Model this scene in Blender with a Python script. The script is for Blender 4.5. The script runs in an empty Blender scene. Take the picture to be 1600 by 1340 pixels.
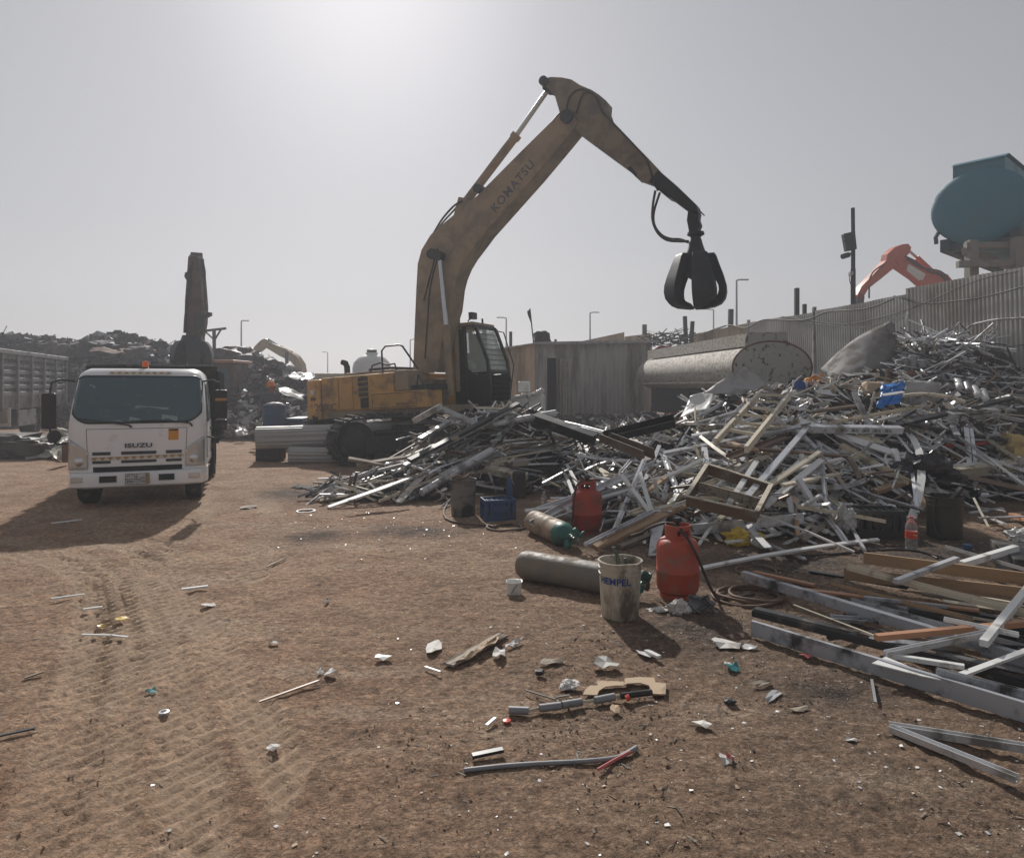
import bpy, math, random
from mathutils import Vector, Matrix, noise
R = math.radians
rng = random.Random(11)
scene = bpy.context.scene
COL = scene.collection
F, CX, CY, H = 1063.0, 800.0, 600.0, 1.7          # lens in photo pixels, principal point, eye height

def P(px, py, d):
    return Vector(((px - CX) / F * d, d, H - (py - CY) / F * d))
def G(px, py, z=0.0):
    return P(px, py, F * (H - z) / (py - CY))

MW = {}
def mw(o):
    return MW.get(o.name, Matrix.Identity(4)) if o else Matrix.Identity(4)

def frame(a, b, up=(0, 0, 1)):
    """matrix with X along a->b, Z near up, origin a"""
    x = (Vector(b) - Vector(a)).normalized()
    u = Vector(up)
    y = u.cross(x)
    if y.length < 1e-4:
        y = Vector((0, 1, 0)).cross(x)
    y.normalize()
    z = x.cross(y)
    m = Matrix((x, y, z)).transposed().to_4x4()
    m.translation = Vector(a)
    return m

class MB:
    def __init__(s):
        s.v, s.f, s.m = [], [], []
    def add(s, vs, fs, mi=0, M=None):
        b = len(s.v)
        s.v += [(M @ Vector(v)) if M else Vector(v) for v in vs]
        s.f += [tuple(b + i for i in f) for f in fs]
        s.m += [mi] * len(fs)
        return s
    def box(s, lo, hi, mi=0, M=None):
        x0, y0, z0 = lo; x1, y1, z1 = hi
        return s.add([(x0,y0,z0),(x1,y0,z0),(x1,y1,z0),(x0,y1,z0),(x0,y0,z1),(x1,y0,z1),(x1,y1,z1),(x0,y1,z1)],
                     [(0,3,2,1),(4,5,6,7),(0,1,5,4),(1,2,6,5),(2,3,7,6),(3,0,4,7)], mi, M)
    def bar(s, a, b, w, h, mi=0, up=(0, 0, 1), w2=None, h2=None):
        m = frame(a, b, up); L = (Vector(b) - Vector(a)).length
        w2 = w if w2 is None else w2; h2 = h if h2 is None else h2
        vs = [(0,-w/2,-h/2),(0,w/2,-h/2),(0,w/2,h/2),(0,-w/2,h/2),(L,-w2/2,-h2/2),(L,w2/2,-h2/2),(L,w2/2,h2/2),(L,-w2/2,h2/2)]
        return s.add(vs, [(0,1,2,3),(7,6,5,4),(0,4,5,1),(1,5,6,2),(2,6,7,3),(3,7,4,0)], mi, m)
    def section(s, pts, L, mi=0, M=None, nseg=1, bend=0.0, bend2=0.0):
        """cross-section pts (y,z) swept along X for L"""
        n = len(pts); vs = []
        for k in range(nseg + 1):
            t = k / nseg; o = bend * 4 * t * (1 - t); o2 = bend2 * 4 * t * (1 - t)
            vs += [(L * t, y + o2, z + o) for y, z in pts]
        fs = [tuple(reversed(range(n))), tuple(range(n * nseg, n * nseg + n))]
        for k in range(nseg):
            for i in range(n):
                j = (i + 1) % n
                fs.append((k*n+i, k*n+j, (k+1)*n+j, (k+1)*n+i))
        return s.add(vs, fs, mi, M)
    def tube(s, pts, r, n=8, mi=0, caps=True, M=None):
        pts = [Vector(p) for p in pts]; k = len(pts)
        rs = r if isinstance(r, (list, tuple)) else [r] * k
        vs, fs = [], []
        t0 = (pts[1] - pts[0]).normalized()
        u = t0.orthogonal().normalized()
        for i in range(k):
            t = (pts[min(i+1, k-1)] - pts[max(i-1, 0)])
            t = t.normalized() if t.length > 1e-9 else t0
            u = (u - t * u.dot(t)).normalized(); w = t.cross(u)
            for j in range(n):
                a = 2 * math.pi * j / n
                vs.append(pts[i] + (u * math.cos(a) + w * math.sin(a)) * rs[i])
        for i in range(k - 1):
            for j in range(n):
                fs.append((i*n+j, i*n+(j+1) % n, (i+1)*n+(j+1) % n, (i+1)*n+j))
        if caps:
            fs.append(tuple(reversed(range(n)))); fs.append(tuple(range((k-1)*n, k*n)))
        return s.add(vs, fs, mi, M)
    def lathe(s, prof, n=24, mi=0, M=None, sx=1.0, sy=1.0):
        vs, fs = [], []; k = len(prof)
        for r, z in prof:
            for j in range(n):
                a = 2 * math.pi * j / n
                vs.append((r * math.cos(a) * sx, r * math.sin(a) * sy, z))
        for i in range(k - 1):
            for j in range(n):
                fs.append((i*n+j, i*n+(j+1) % n, (i+1)*n+(j+1) % n, (i+1)*n+j))
        if prof[0][0] > 1e-4: fs.append(tuple(reversed(range(n))))
        if prof[-1][0] > 1e-4: fs.append(tuple(range((k-1)*n, k*n)))
        return s.add(vs, fs, mi, M)
    def prism(s, poly, t, mi=0, M=None):
        """polygon in XY swept -t/2..t/2 in Z"""
        a = sum(poly[i][0]*poly[(i+1) % len(poly)][1] - poly[(i+1) % len(poly)][0]*poly[i][1] for i in range(len(poly)))
        if a < 0: poly = poly[::-1]
        n = len(poly)
        vs = [(x, y, -t/2) for x, y in poly] + [(x, y, t/2) for x, y in poly]
        fs = [tuple(reversed(range(n))), tuple(range(n, 2*n))]
        fs += [(i, (i+1) % n, n+(i+1) % n, n+i) for i in range(n)]
        return s.add(vs, fs, mi, M)
    def slab3(s, pts, off, mi=0):
        """planar world polygon swept both ways by vector off/2"""
        o = Vector(off) / 2; n = len(pts)
        vs = [Vector(p) - o for p in pts] + [Vector(p) + o for p in pts]
        nrm = Vector((0, 0, 0))
        for i in range(n):
            nrm += (Vector(pts[i]) - Vector(pts[0])).cross(Vector(pts[(i+1) % n]) - Vector(pts[0]))
        if nrm.dot(o) >= 0:
            fs = [tuple(reversed(range(n))), tuple(range(n, 2*n))] + [(i, (i+1) % n, n+(i+1) % n, n+i) for i in range(n)]
        else:
            fs = [tuple(range(n)), tuple(reversed(range(n, 2*n)))] + [(i, n+i, n+(i+1) % n, (i+1) % n) for i in range(n)]
        return s.add(vs, fs, mi)
    def grid(s, fn, nu, nv, mi=0, closed_u=False):
        b = []
        for i in range(nu):
            for j in range(nv):
                b.append(fn(i / (nu - 1), j / (nv - 1)))
        fs = [(i*nv+j, (i+1)*nv+j, (i+1)*nv+j+1, i*nv+j+1) for i in range(nu-1) for j in range(nv-1)]
        return s.add(b, fs, mi)
    def build(s, name, mats, parent=None, smooth=None, bevel=0.0, world=False, loc=None, solid=0.0, matrix=None, keep=False):
        if not isinstance(mats, (list, tuple)): mats = [mats]
        me = bpy.data.meshes.new(name)
        vs = s.v
        o = bpy.data.objects.new(name, me)
        COL.objects.link(o)
        if parent is not None:
            o.parent = parent
            if world:
                inv = mw(parent).inverted(); vs = [inv @ v for v in vs]
            if matrix is not None:
                o.matrix_basis = matrix
            MW[o.name] = mw(parent) @ (matrix if matrix is not None else Matrix.Identity(4))
        elif matrix is not None:
            o.matrix_basis = matrix; MW[o.name] = matrix.copy()
        elif not keep:
            n = max(1, len(vs))
            c = Vector((sum(v.x for v in vs)/n, sum(v.y for v in vs)/n, min(v.z for v in vs)))
            vs = [v - c for v in vs]
            o.matrix_basis = Matrix.Translation(c); MW[o.name] = Matrix.Translation(c)
        me.from_pydata([tuple(v) for v in vs], [], s.f)
        for m in mats: me.materials.append(m)
        if len(mats) > 1: me.polygons.foreach_set("material_index", s.m)
        if smooth is not None:
            me.polygons.foreach_set("use_smooth", [True] * len(me.polygons))
            me.set_sharp_from_angle(angle=R(smooth))
        if solid:
            md = o.modifiers.new("thickness", 'SOLIDIFY'); md.thickness = solid; md.offset = 0
        if bevel:
            md = o.modifiers.new("bevel", 'BEVEL'); md.width = bevel; md.segments = 2; md.limit_method = 'ANGLE'; md.angle_limit = R(40)
        me.update()
        return o

def tag(o, label=None, cat=None, group=None, kind=None):
    if label: o['label'] = label
    if cat: o['category'] = cat
    if group: o['group'] = group
    if kind: o['kind'] = kind
    return o
def thing(name, label, cat, M, group=None):
    if not isinstance(M, Matrix): M = Matrix.Translation(Vector(M))
    o = bpy.data.objects.new(name, None); COL.objects.link(o)
    o.empty_display_size = 0.2
    o.matrix_basis = M; MW[o.name] = M.copy()
    return tag(o, label, cat, group)
def copy_tree(o, parent=None, M=None):
    c = o.copy(); COL.objects.link(c)
    if parent is not None: c.parent = parent
    if M is not None: c.matrix_basis = M
    MW[c.name] = (mw(parent) if parent else Matrix.Identity(4)) @ c.matrix_basis
    for ch in list(o.children): copy_tree(ch, c)
    return c
def text(body, size, mat, parent, M, name='lettering', extr=0.002, align='CENTER', bold=0.0):
    cu = bpy.data.curves.new(name, 'FONT'); cu.body = body; cu.size = size; cu.extrude = extr
    cu.align_x = align; cu.align_y = 'CENTER'; cu.offset = bold; cu.resolution_u = 3; cu.space_character = 1.0 + bold * 30
    t = bpy.data.objects.new(name, cu); COL.objects.link(t)
    bpy.context.view_layer.update()
    me = bpy.data.meshes.new_from_object(t); me.materials.clear(); me.materials.append(mat)
    bpy.data.objects.remove(t); bpy.data.curves.remove(cu)
    o = bpy.data.objects.new(name, me); COL.objects.link(o); o.parent = parent
    o.matrix_basis = M; return o

# ------------------------------------------------------------------ materials
def mat(name, col, rough=0.6, metal=0.0, var=0.2, scale=3.0, dirt=None, damt=0.45, dscale=2.0, dsoft=0.055, bump=0.0, bscale=30.0,
        rnd=0.0, streak=None, alpha=None, trans=0.0, spec=0.5, ddetail=6.0):
    m = bpy.data.materials.new(name); m.use_nodes = True
    nt = m.node_tree; N = nt.nodes; L = nt.links
    dsoft = min(dsoft, 0.085)
    bs = N['Principled BSDF']
    bs.inputs['Roughness'].default_value = rough; bs.inputs['Metallic'].default_value = metal
    bs.inputs['Specular IOR Level'].default_value = spec
    tc = N.new('ShaderNodeTexCoord'); vec = tc.outputs['Object']
    if streak:
        mp = N.new('ShaderNodeMapping'); mp.inputs['Scale'].default_value = streak; L.new(vec, mp.inputs['Vector']); vec = mp.outputs['Vector']
    def nz(sc, det=5.0, rgh=0.6):
        n = N.new('ShaderNodeTexNoise'); n.inputs['Scale'].default_value = sc; n.inputs['Detail'].default_value = det
        n.inputs['Roughness'].default_value = rgh; L.new(vec, n.inputs['Vector']); return n.outputs['Fac']
    def mix(fac, a, b, mode='MIX'):
        x = N.new('ShaderNodeMix'); x.data_type = 'RGBA'; x.blend_type = mode
        for k, val in ((0, fac), (6, a), (7, b)):
            if hasattr(val, 'links'): L.new(val, x.inputs[k])
            elif k == 0: x.inputs[0].default_value = val
            else: x.inputs[k].default_value = (*val, 1)
        return x.outputs[2]
    c0 = tuple(max(0, v * (1 - var)) for v in col); c1 = tuple(min(1, v * (1 + var)) for v in col)
    out = mix(nz(scale), c0, c1)
    if dirt is not None:
        rp = N.new('ShaderNodeMapRange'); rp.inputs[1].default_value = 1 - damt - dsoft; rp.inputs[2].default_value = 1 - damt + dsoft
        L.new(nz(dscale, ddetail, 0.65), rp.inputs[0]); rp.clamp = True
        out = mix(rp.outputs[0], out, dirt)
        rr = N.new('ShaderNodeMapRange'); rr.inputs[3].default_value = rough; rr.inputs[4].default_value = min(1, rough + 0.35)
        L.new(rp.outputs[0], rr.inputs[0]); L.new(rr.outputs[0], bs.inputs['Roughness'])
        if metal > 0:
            r2 = N.new('ShaderNodeMapRange'); r2.inputs[3].default_value = metal; r2.inputs[4].default_value = 0.0
            L.new(rp.outputs[0], r2.inputs[0]); L.new(r2.outputs[0], bs.inputs['Metallic'])
    if rnd:
        oi = N.new('ShaderNodeObjectInfo'); hs = N.new('ShaderNodeHueSaturation'); mr = N.new('ShaderNodeMapRange')
        mr.inputs[3].default_value = 1 - rnd; mr.inputs[4].default_value = 1 + rnd
        L.new(oi.outputs['Random'], mr.inputs[0]); L.new(mr.outputs[0], hs.inputs['Value']); L.new(out, hs.inputs['Color']); out = hs.outputs['Color']
    L.new(out, bs.inputs['Base Color'])
    if bump:
        bp = N.new('ShaderNodeBump'); bp.inputs['Strength'].default_value = bump; bp.inputs['Distance'].default_value = 0.02
        L.new(nz(bscale, 4.0), bp.inputs['Height']); L.new(bp.outputs['Normal'], bs.inputs['Normal'])
    if trans: bs.inputs['Transmission Weight'].default_value = trans
    if alpha is not None: bs.inputs['Alpha'].default_value = alpha
    return m

DUST = (0.23, 0.185, 0.14); RUST = (0.10, 0.045, 0.022); SOOT = (0.018, 0.017, 0.016)
M = {}
M['alu']    = mat('aluminium', (0.66, 0.67, 0.69), 0.38, 0.5, 0.15, 3, (0.27, 0.25, 0.22), 0.42, 3, rnd=0.25)
M['alu2']   = mat('dull_aluminium', (0.46, 0.465, 0.475), 0.45, 0.35, 0.2, 4, (0.15, 0.14, 0.13), 0.45, 4, rnd=0.3)
M['white']  = mat('white_powder_coat', (0.74, 0.74, 0.72), 0.4, 0, 0.08, 3, (0.36, 0.32, 0.27), 0.36, 5, rnd=0.08)
M['cream']  = mat('cream_coat', (0.58, 0.52, 0.40), 0.45, 0, 0.12, 3, (0.26, 0.21, 0.16), 0.4, 4, rnd=0.12)
M['bronze'] = mat('bronze_coat', (0.14, 0.085, 0.052), 0.45, 0.1, 0.2, 3, (0.22, 0.18, 0.14), 0.4, 4, rnd=0.3)
M['blackp'] = mat('black_coat', (0.022, 0.023, 0.025), 0.4, 0.1, 0.2, 3, (0.12, 0.105, 0.09), 0.38, 4, rnd=0.3)
M['wood']   = mat('tan_board', (0.42, 0.27, 0.15), 0.6, 0, 0.2, 6, (0.22, 0.17, 0.12), 0.38, 3, streak=(1, 8, 8), rnd=0.22)
M['oldwood']= mat('weathered_wood', (0.30, 0.25, 0.19), 0.75, 0, 0.3, 8, (0.14, 0.12, 0.10), 0.45, 3, streak=(1, 10, 10), rnd=0.25)
M['terra']  = mat('terracotta_coat', (0.44, 0.22, 0.12), 0.5, 0, 0.1, 3, (0.26, 0.2, 0.15), 0.3, 4)
M['smoked'] = mat('smoke_stained_grey', (0.42, 0.44, 0.47), 0.45, 0.3, 0.15, 2, (0.045, 0.045, 0.047), 0.42, 5, 0.08)
M['mass']   = mat('scrap_mass', (0.045, 0.043, 0.042), 0.9, 0, 0.5, 5, (0.13, 0.115, 0.10), 0.4, 6, bump=0.8, bscale=12)  # coloured dark so the gaps between the strips read as shaded
M['shred']  = mat('shred_grey', (0.13, 0.125, 0.125), 0.6, 0.3, 0.4, 3, (0.09, 0.06, 0.045), 0.45, 2)
M['shredl'] = mat('shred_light', (0.36, 0.36, 0.37), 0.5, 0.4, 0.3, 3, (0.14, 0.11, 0.09), 0.45, 2)
M['shredr'] = mat('shred_rust', (0.15, 0.075, 0.048), 0.8, 0, 0.4, 3, (0.2, 0.15, 0.11), 0.4, 2)
M['shredd'] = mat('shred_dark', (0.04, 0.04, 0.043), 0.6, 0.2, 0.4, 3, (0.09, 0.07, 0.06), 0.45, 2)
M['rub']    = mat('rubber', (0.02, 0.02, 0.021), 0.75, 0, 0.3, 6, (0.16, 0.13, 0.10), 0.42, 4)
M['steel']  = mat('dark_steel', (0.035, 0.037, 0.04), 0.5, 0.35, 0.3, 5, (0.09, 0.075, 0.06), 0.38, 5, bump=0.2)
M['grap']   = mat('grapple_steel', (0.022, 0.024, 0.027), 0.5, 0.3, 0.3, 4, (0.05, 0.045, 0.04), 0.35, 5, bump=0.2)
M['chrome'] = mat('piston_chrome', (0.55, 0.56, 0.57), 0.25, 0.9, 0.05, 3, (0.25, 0.22, 0.18), 0.3, 6)
M['yel']    = mat('excavator_yellow', (0.58, 0.32, 0.085), 0.5, 0, 0.14, 1.5, (0.22, 0.15, 0.09), 0.42, 2.2, 0.2, bump=0.08)
M['yelw']   = mat('worn_boom_yellow', (0.33, 0.25, 0.16), 0.65, 0, 0.16, 1.2, (0.22, 0.175, 0.13), 0.46, 1.6, 0.22, bump=0.1)  # worn, dusty yellow, dulled further in colour for back-lighting
M['armd']   = mat('backlit_arm_yellow', (0.235, 0.19, 0.135), 0.65, 0, 0.2, 1.2, (0.14, 0.12, 0.10), 0.47, 1.8, 0.22, bump=0.1)  # arm yellow darkened in its colour for back-lighting and haze
M['org']    = mat('excavator_orange', (0.52, 0.075, 0.014), 0.5, 0, 0.12, 1.5, (0.2, 0.08, 0.04), 0.36, 2.5, 0.15)
M['orgd']   = mat('worn_rust_orange', (0.105, 0.058, 0.042), 0.6, 0, 0.2, 2, (0.07, 0.045, 0.035), 0.44, 2.5, 0.15)
M['tan']    = mat('faded_yellow', (0.36, 0.25, 0.12), 0.55, 0, 0.15, 1.5, (0.2, 0.15, 0.1), 0.4, 2.5, 0.15)
M['blk']    = mat('black_plastic', (0.02, 0.021, 0.023), 0.45, 0, 0.2, 5, (0.12, 0.1, 0.085), 0.34, 5)
M['paintw'] = mat('truck_white', (0.86, 0.86, 0.86), 0.28, 0, 0.03, 2, (0.50, 0.46, 0.41), 0.33, 2.2, 0.2)
M['glass']  = mat('tinted_glass', (0.075, 0.13, 0.145), 0.12, 0, 0.15, 2, (0.10, 0.145, 0.15), 0.42, 2.5, 0.25)
M['pale']   = mat('pale_glass', (0.50, 0.58, 0.54), 0.15, 0, 0.1, 2, (0.42, 0.42, 0.38), 0.4, 3, 0.2, alpha=0.45)
M['lamp']   = mat('lamp_glass', (0.55, 0.56, 0.55), 0.12, 0.5, 0.1, 8, (0.35, 0.32, 0.28), 0.35, 5)
M['amber']  = mat('amber_lens', (0.62, 0.30, 0.05), 0.2, 0, 0.1, 6)
M['orange'] = mat('orange_lens', (0.85, 0.16, 0.01), 0.25, 0, 0.05, 6)
M['stick']  = mat('orange_sticker', (0.72, 0.30, 0.03), 0.6, 0, 0.08, 8, (0.3, 0.13, 0.03), 0.3, 14)
M['gold']   = mat('reflector_gold', (0.40, 0.22, 0.06), 0.4, 0, 0.1, 6)
M['wchev']  = mat('reflector_white', (0.66, 0.60, 0.50), 0.4, 0, 0.08, 6)
M['plate']  = mat('plate_white', (0.62, 0.63, 0.60), 0.5, 0, 0.06, 6, (0.4, 0.36, 0.3), 0.3, 8)
M['ink']    = mat('dark_ink', (0.025, 0.03, 0.04), 0.6, 0, 0.1, 6)
M['blueink']= mat('blue_ink', (0.02, 0.055, 0.22), 0.6, 0, 0.1, 6)
M['bletter']= mat('faded_blue_letter', (0.105, 0.095, 0.095), 0.6, 0, 0.2, 6)
M['corr']   = mat('galvanised_sheet', (0.50, 0.495, 0.475), 0.5, 0.1, 0.15, 0.6, (0.36, 0.33, 0.29), 0.44, 0.8, 0.2, streak=(1, 1, 0.25))
M['beige']  = mat('beige_sheet', (0.48, 0.38, 0.28), 0.65, 0.0, 0.15, 0.6, (0.24, 0.18, 0.125), 0.45, 0.8, 0.2, streak=(1, 1, 0.3))
M['shedm']  = mat('grey_shed_sheet', (0.43, 0.42, 0.40), 0.55, 0.1, 0.15, 0.8, (0.19, 0.165, 0.135), 0.46, 1.0, 0.2, streak=(2, 2, 0.3))
M['tankw']  = mat('rusty_white_paint', (0.54, 0.51, 0.46), 0.8, 0.0, 0.2, 2, (0.25, 0.22, 0.18), 0.45, 13, 0.07, bump=0.3, bscale=12, ddetail=8)
M['tankb']  = mat('blue_tank_paint', (0.03, 0.165, 0.23), 0.5, 0, 0.12, 0.8, (0.065, 0.165, 0.21), 0.42, 0.7, 0.25)
M['tankd']  = mat('soot_blue', (0.035, 0.05, 0.06), 0.7, 0, 0.3, 1.5)
M['conc']   = mat('concrete', (0.25, 0.23, 0.205), 0.85, 0, 0.2, 3, (0.2, 0.17, 0.14), 0.4, 2, bump=0.3)
M['gsheet'] = mat('grey_steel_sheet', (0.40, 0.39, 0.38), 0.55, 0.15, 0.2, 1.2, (0.16, 0.14, 0.12), 0.45, 1.5, 0.2)
M['film']   = mat('grey_film', (0.16, 0.16, 0.165), 0.3, 0, 0.3, 6)
M['dimp']   = mat('paper_dimmed_for_glass', (0.26, 0.34, 0.35), 0.3, 0, 0.3, 9)
M['tankend']= mat('pitted_grey_paint', (0.35, 0.345, 0.325), 0.7, 0, 0.22, 1.5, (0.09, 0.078, 0.07), 0.41, 7, 0.03, ddetail=9)
M['dsheet'] = mat('dull_steel_sheet', (0.21, 0.205, 0.20), 0.75, 0.0, 0.25, 1.5, (0.13, 0.115, 0.10), 0.45, 2.5, 0.2, spec=0.25)
M['red']    = mat('gas_bottle_red', (0.43, 0.062, 0.03), 0.5, 0, 0.15, 4, (0.27, 0.13, 0.09), 0.44, 6, 0.08, bump=0.1)
M['redold'] = mat('old_gas_bottle_red', (0.38, 0.045, 0.022), 0.55, 0, 0.15, 4, (0.20, 0.08, 0.055), 0.45, 6, 0.08, bump=0.1)
M['oxy']    = mat('oxygen_bottle_grey', (0.17, 0.155, 0.135), 0.55, 0.1, 0.2, 5, (0.22, 0.18, 0.135), 0.45, 6, 0.1, bump=0.15)
M['oxyb']   = mat('oxygen_bottle_brown', (0.30, 0.225, 0.155), 0.6, 0, 0.2, 5, (0.16, 0.12, 0.085), 0.45, 6, 0.1, bump=0.15)
M['green']  = mat('valve_green', (0.012, 0.12, 0.095), 0.45, 0, 0.2, 6, (0.03, 0.05, 0.045), 0.4, 7)
M['brass']  = mat('regulator_metal', (0.10, 0.12, 0.10), 0.4, 0.6, 0.2, 8)
M['pail']   = mat('dirty_pail', (0.52, 0.47, 0.38), 0.5, 0, 0.1, 4, (0.13, 0.10, 0.075), 0.47, 5, 0.14, streak=(1, 1, 0.45), bump=0.1)
M['drumb']  = mat('oily_drum', (0.05, 0.043, 0.033), 0.55, 0.1, 0.4, 4, (0.14, 0.10, 0.05), 0.36, 5)
M['drumg']  = mat('grey_oily_pail', (0.17, 0.155, 0.135), 0.6, 0, 0.2, 4, (0.04, 0.037, 0.033), 0.48, 4)
M['crate']  = mat('blue_crate', (0.025, 0.065, 0.17), 0.5, 0, 0.2, 5, (0.08, 0.08, 0.085), 0.42, 6)
M['hose']   = mat('hose_rubber', (0.028, 0.023, 0.02), 0.6, 0, 0.2, 8, (0.13, 0.10, 0.075), 0.38, 10)
M['hosebr'] = mat('dusty_hose', (0.15, 0.09, 0.058), 0.7, 0, 0.2, 8, (0.2, 0.15, 0.11), 0.4, 10)
M['yelbag'] = mat('yellow_plastic', (0.62, 0.43, 0.045), 0.35, 0, 0.15, 6, (0.42, 0.14, 0.05), 0.33, 7, 0.06)
M['clear']  = mat('clear_plastic', (0.80, 0.83, 0.82), 0.12, 0, 0.05, 5, trans=0.85)
M['cloudy'] = mat('cloudy_plastic', (0.62, 0.62, 0.60), 0.35, 0, 0.1, 5, (0.4, 0.38, 0.34), 0.4, 8, trans=0.3)
M['redlab'] = mat('red_label', (0.66, 0.06, 0.03), 0.4, 0, 0.1, 5)
M['yellab'] = mat('yellow_label', (0.70, 0.50, 0.10), 0.4, 0, 0.1, 5)
M['card']   = mat('cardboard', (0.47, 0.35, 0.23), 0.8, 0, 0.15, 6, (0.33, 0.25, 0.17), 0.4, 6)
M['paper']  = mat('dirty_paper', (0.64, 0.62, 0.58), 0.8, 0, 0.1, 8, (0.34, 0.29, 0.23), 0.38, 10, rnd=0.12)
M['foam']   = mat('yellow_foam', (0.55, 0.40, 0.17), 0.9, 0, 0.2, 6, (0.35, 0.24, 0.11), 0.42, 4, bump=0.6)
M['bluep']  = mat('bright_blue_plastic', (0.015, 0.17, 0.55), 0.4, 0, 0.1, 4, (0.1, 0.2, 0.36), 0.3, 4)
M['bluedr'] = mat('blue_drum', (0.03, 0.075, 0.17), 0.5, 0, 0.15, 4, (0.12, 0.12, 0.13), 0.38, 3)
M['blkbag'] = mat('black_bag', (0.016, 0.017, 0.019), 0.3, 0, 0.2, 6)
M['dbag']   = mat('dark_green_sheet', (0.03, 0.035, 0.034), 0.35, 0, 0.2, 6)
M['fridge'] = mat('appliance_white', (0.68, 0.68, 0.66), 0.4, 0, 0.06, 2, (0.4, 0.35, 0.29), 0.36, 3)
M['magenta']= mat('maroon_sheet', (0.17, 0.022, 0.05), 0.6, 0, 0.2, 3)
M['skin']   = mat('skin', (0.23, 0.125, 0.08), 0.55, 0, 0.1, 6)
M['cloth']  = mat('work_shirt', (0.10, 0.105, 0.12), 0.85, 0, 0.2, 6)
M['scarf']  = mat('orange_scarf', (0.62, 0.22, 0.06), 0.85, 0, 0.25, 14)
M['hole']   = mat('dark_interior', (0.012, 0.012, 0.013), 0.9)  # near-black colour painted in for the shade inside openings
M['tarp']   = mat('pale_sheet', (0.46, 0.45, 0.38), 0.45, 0.2, 0.15, 3, (0.24, 0.22, 0.17), 0.42, 3)
M['trail']  = mat('trailer_grey', (0.27, 0.275, 0.285), 0.5, 0.25, 0.15, 1.2, (0.10, 0.09, 0.08), 0.43, 1.8, 0.2)
M['pole']   = mat('pole_dark', (0.045, 0.042, 0.042), 0.6, 0.2, 0.2, 3)
M['polel']  = mat('pole_grey', (0.16, 0.155, 0.155), 0.6, 0.2, 0.1, 3)
M['flag']   = mat('black_flag', (0.02, 0.02, 0.022), 0.9)
M['teal']   = mat('teal_plastic', (0.03, 0.22, 0.23), 0.5)
M['pink']   = mat('pink_scrap', (0.60, 0.16, 0.15), 0.6)
M['sand']   = mat('debris_brown', (0.24, 0.165, 0.11), 0.9, rnd=0.3)

# ------------------------------------------------------------------ camera, sky, sun
cam = bpy.data.cameras.new('camera'); co = bpy.data.objects.new('camera', cam); COL.objects.link(co)
co.location = (0, 0, H); co.rotation_euler = (R(90), 0, 0)
cam.sensor_width = 36; cam.lens = 36 * F / 1600; cam.shift_y = -70 / 1600
cam.clip_start = 0.1; cam.clip_end = 3000
scene.camera = co
SUN_AZ, SUN_EL = -12.5, 34.0
w = bpy.data.worlds.new('World'); scene.world = w; w.use_nodes = True
nt = w.node_tree; bg = nt.nodes['Background']
sky = nt.nodes.new('ShaderNodeTexSky'); sky.sky_type = 'NISHITA'; sky.sun_disc = False
sky.sun_elevation = R(SUN_EL); sky.sun_rotation = R(SUN_AZ)
sky.dust_density = 1.0; sky.air_density = 1.4; sky.ozone_density = 1.0; sky.altitude = 0
hs = nt.nodes.new('ShaderNodeHueSaturation'); hs.inputs['Saturation'].default_value = 0.22
gm_ = nt.nodes.new('ShaderNodeGamma'); gm_.inputs['Gamma'].default_value = 0.82     # dust evens out the sky's brightness
tint = nt.nodes.new('ShaderNodeMix'); tint.data_type = 'RGBA'; tint.blend_type = 'MULTIPLY'; tint.inputs[0].default_value = 1.0
tint.inputs[7].default_value = (0.985, 0.975, 1.02, 1)
nt.links.new(sky.outputs[0], hs.inputs['Color']); nt.links.new(hs.outputs[0], gm_.inputs['Color']); nt.links.new(gm_.outputs[0], tint.inputs[6]); nt.links.new(tint.outputs[2], bg.inputs['Color'])
bg.inputs['Strength'].default_value = 0.0725
sl = bpy.data.lights.new('sun', 'SUN'); sl.energy = 4.2; sl.angle = R(1.0); sl.color = (1.0, 0.955, 0.90)
so = bpy.data.objects.new('sun', sl); COL.objects.link(so)
sd = Vector((math.sin(R(SUN_AZ)) * math.cos(R(SUN_EL)), math.cos(R(SUN_AZ)) * math.cos(R(SUN_EL)), math.sin(R(SUN_EL))))
so.rotation_euler = sd.to_track_quat('Z', 'Y').to_euler(); so.location = sd * 60
scene.view_settings.view_transform = 'Standard'; scene.view_settings.look = 'None'
scene.view_settings.exposure = 0.2; scene.view_settings.gamma = 1.0
scene.cycles.use_denoising = True
scene.cycles.max_bounces = 6; scene.cycles.volume_bounces = 1; scene.cycles.transparent_max_bounces = 8
scene.cycles.sample_clamp_indirect = 6.0

HAZE = 0.0045
hz = MB().box((-150, -25, -1.6), (150, 190, 30)).build('haze', [bpy.data.materials.new('haze_air')], keep=True)
tag(hz, 'dusty air over the scrapyard', None, None, 'stuff')
hm = hz.data.materials[0]; hm.use_nodes = True; hn = hm.node_tree
for n in list(hn.nodes):
    if n.type == 'BSDF_PRINCIPLED': hn.nodes.remove(n)
pv = hn.nodes.new('ShaderNodeVolumePrincipled'); pv.inputs['Density'].default_value = HAZE
pv.inputs['Color'].default_value = (0.64, 0.675, 0.73, 1); pv.inputs['Anisotropy'].default_value = 0.3
hn.links.new(pv.outputs[0], hn.nodes['Material Output'].inputs['Volume'])

# ------------------------------------------------------------------ terrain
def sstep(t):
    t = max(0.0, min(1.0, t)); return t * t * (3 - 2 * t)
def gz(x, y):
    return 0.55 * sstep((y - 15) / 9) * sstep((x + 1.5) / 3)

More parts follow.
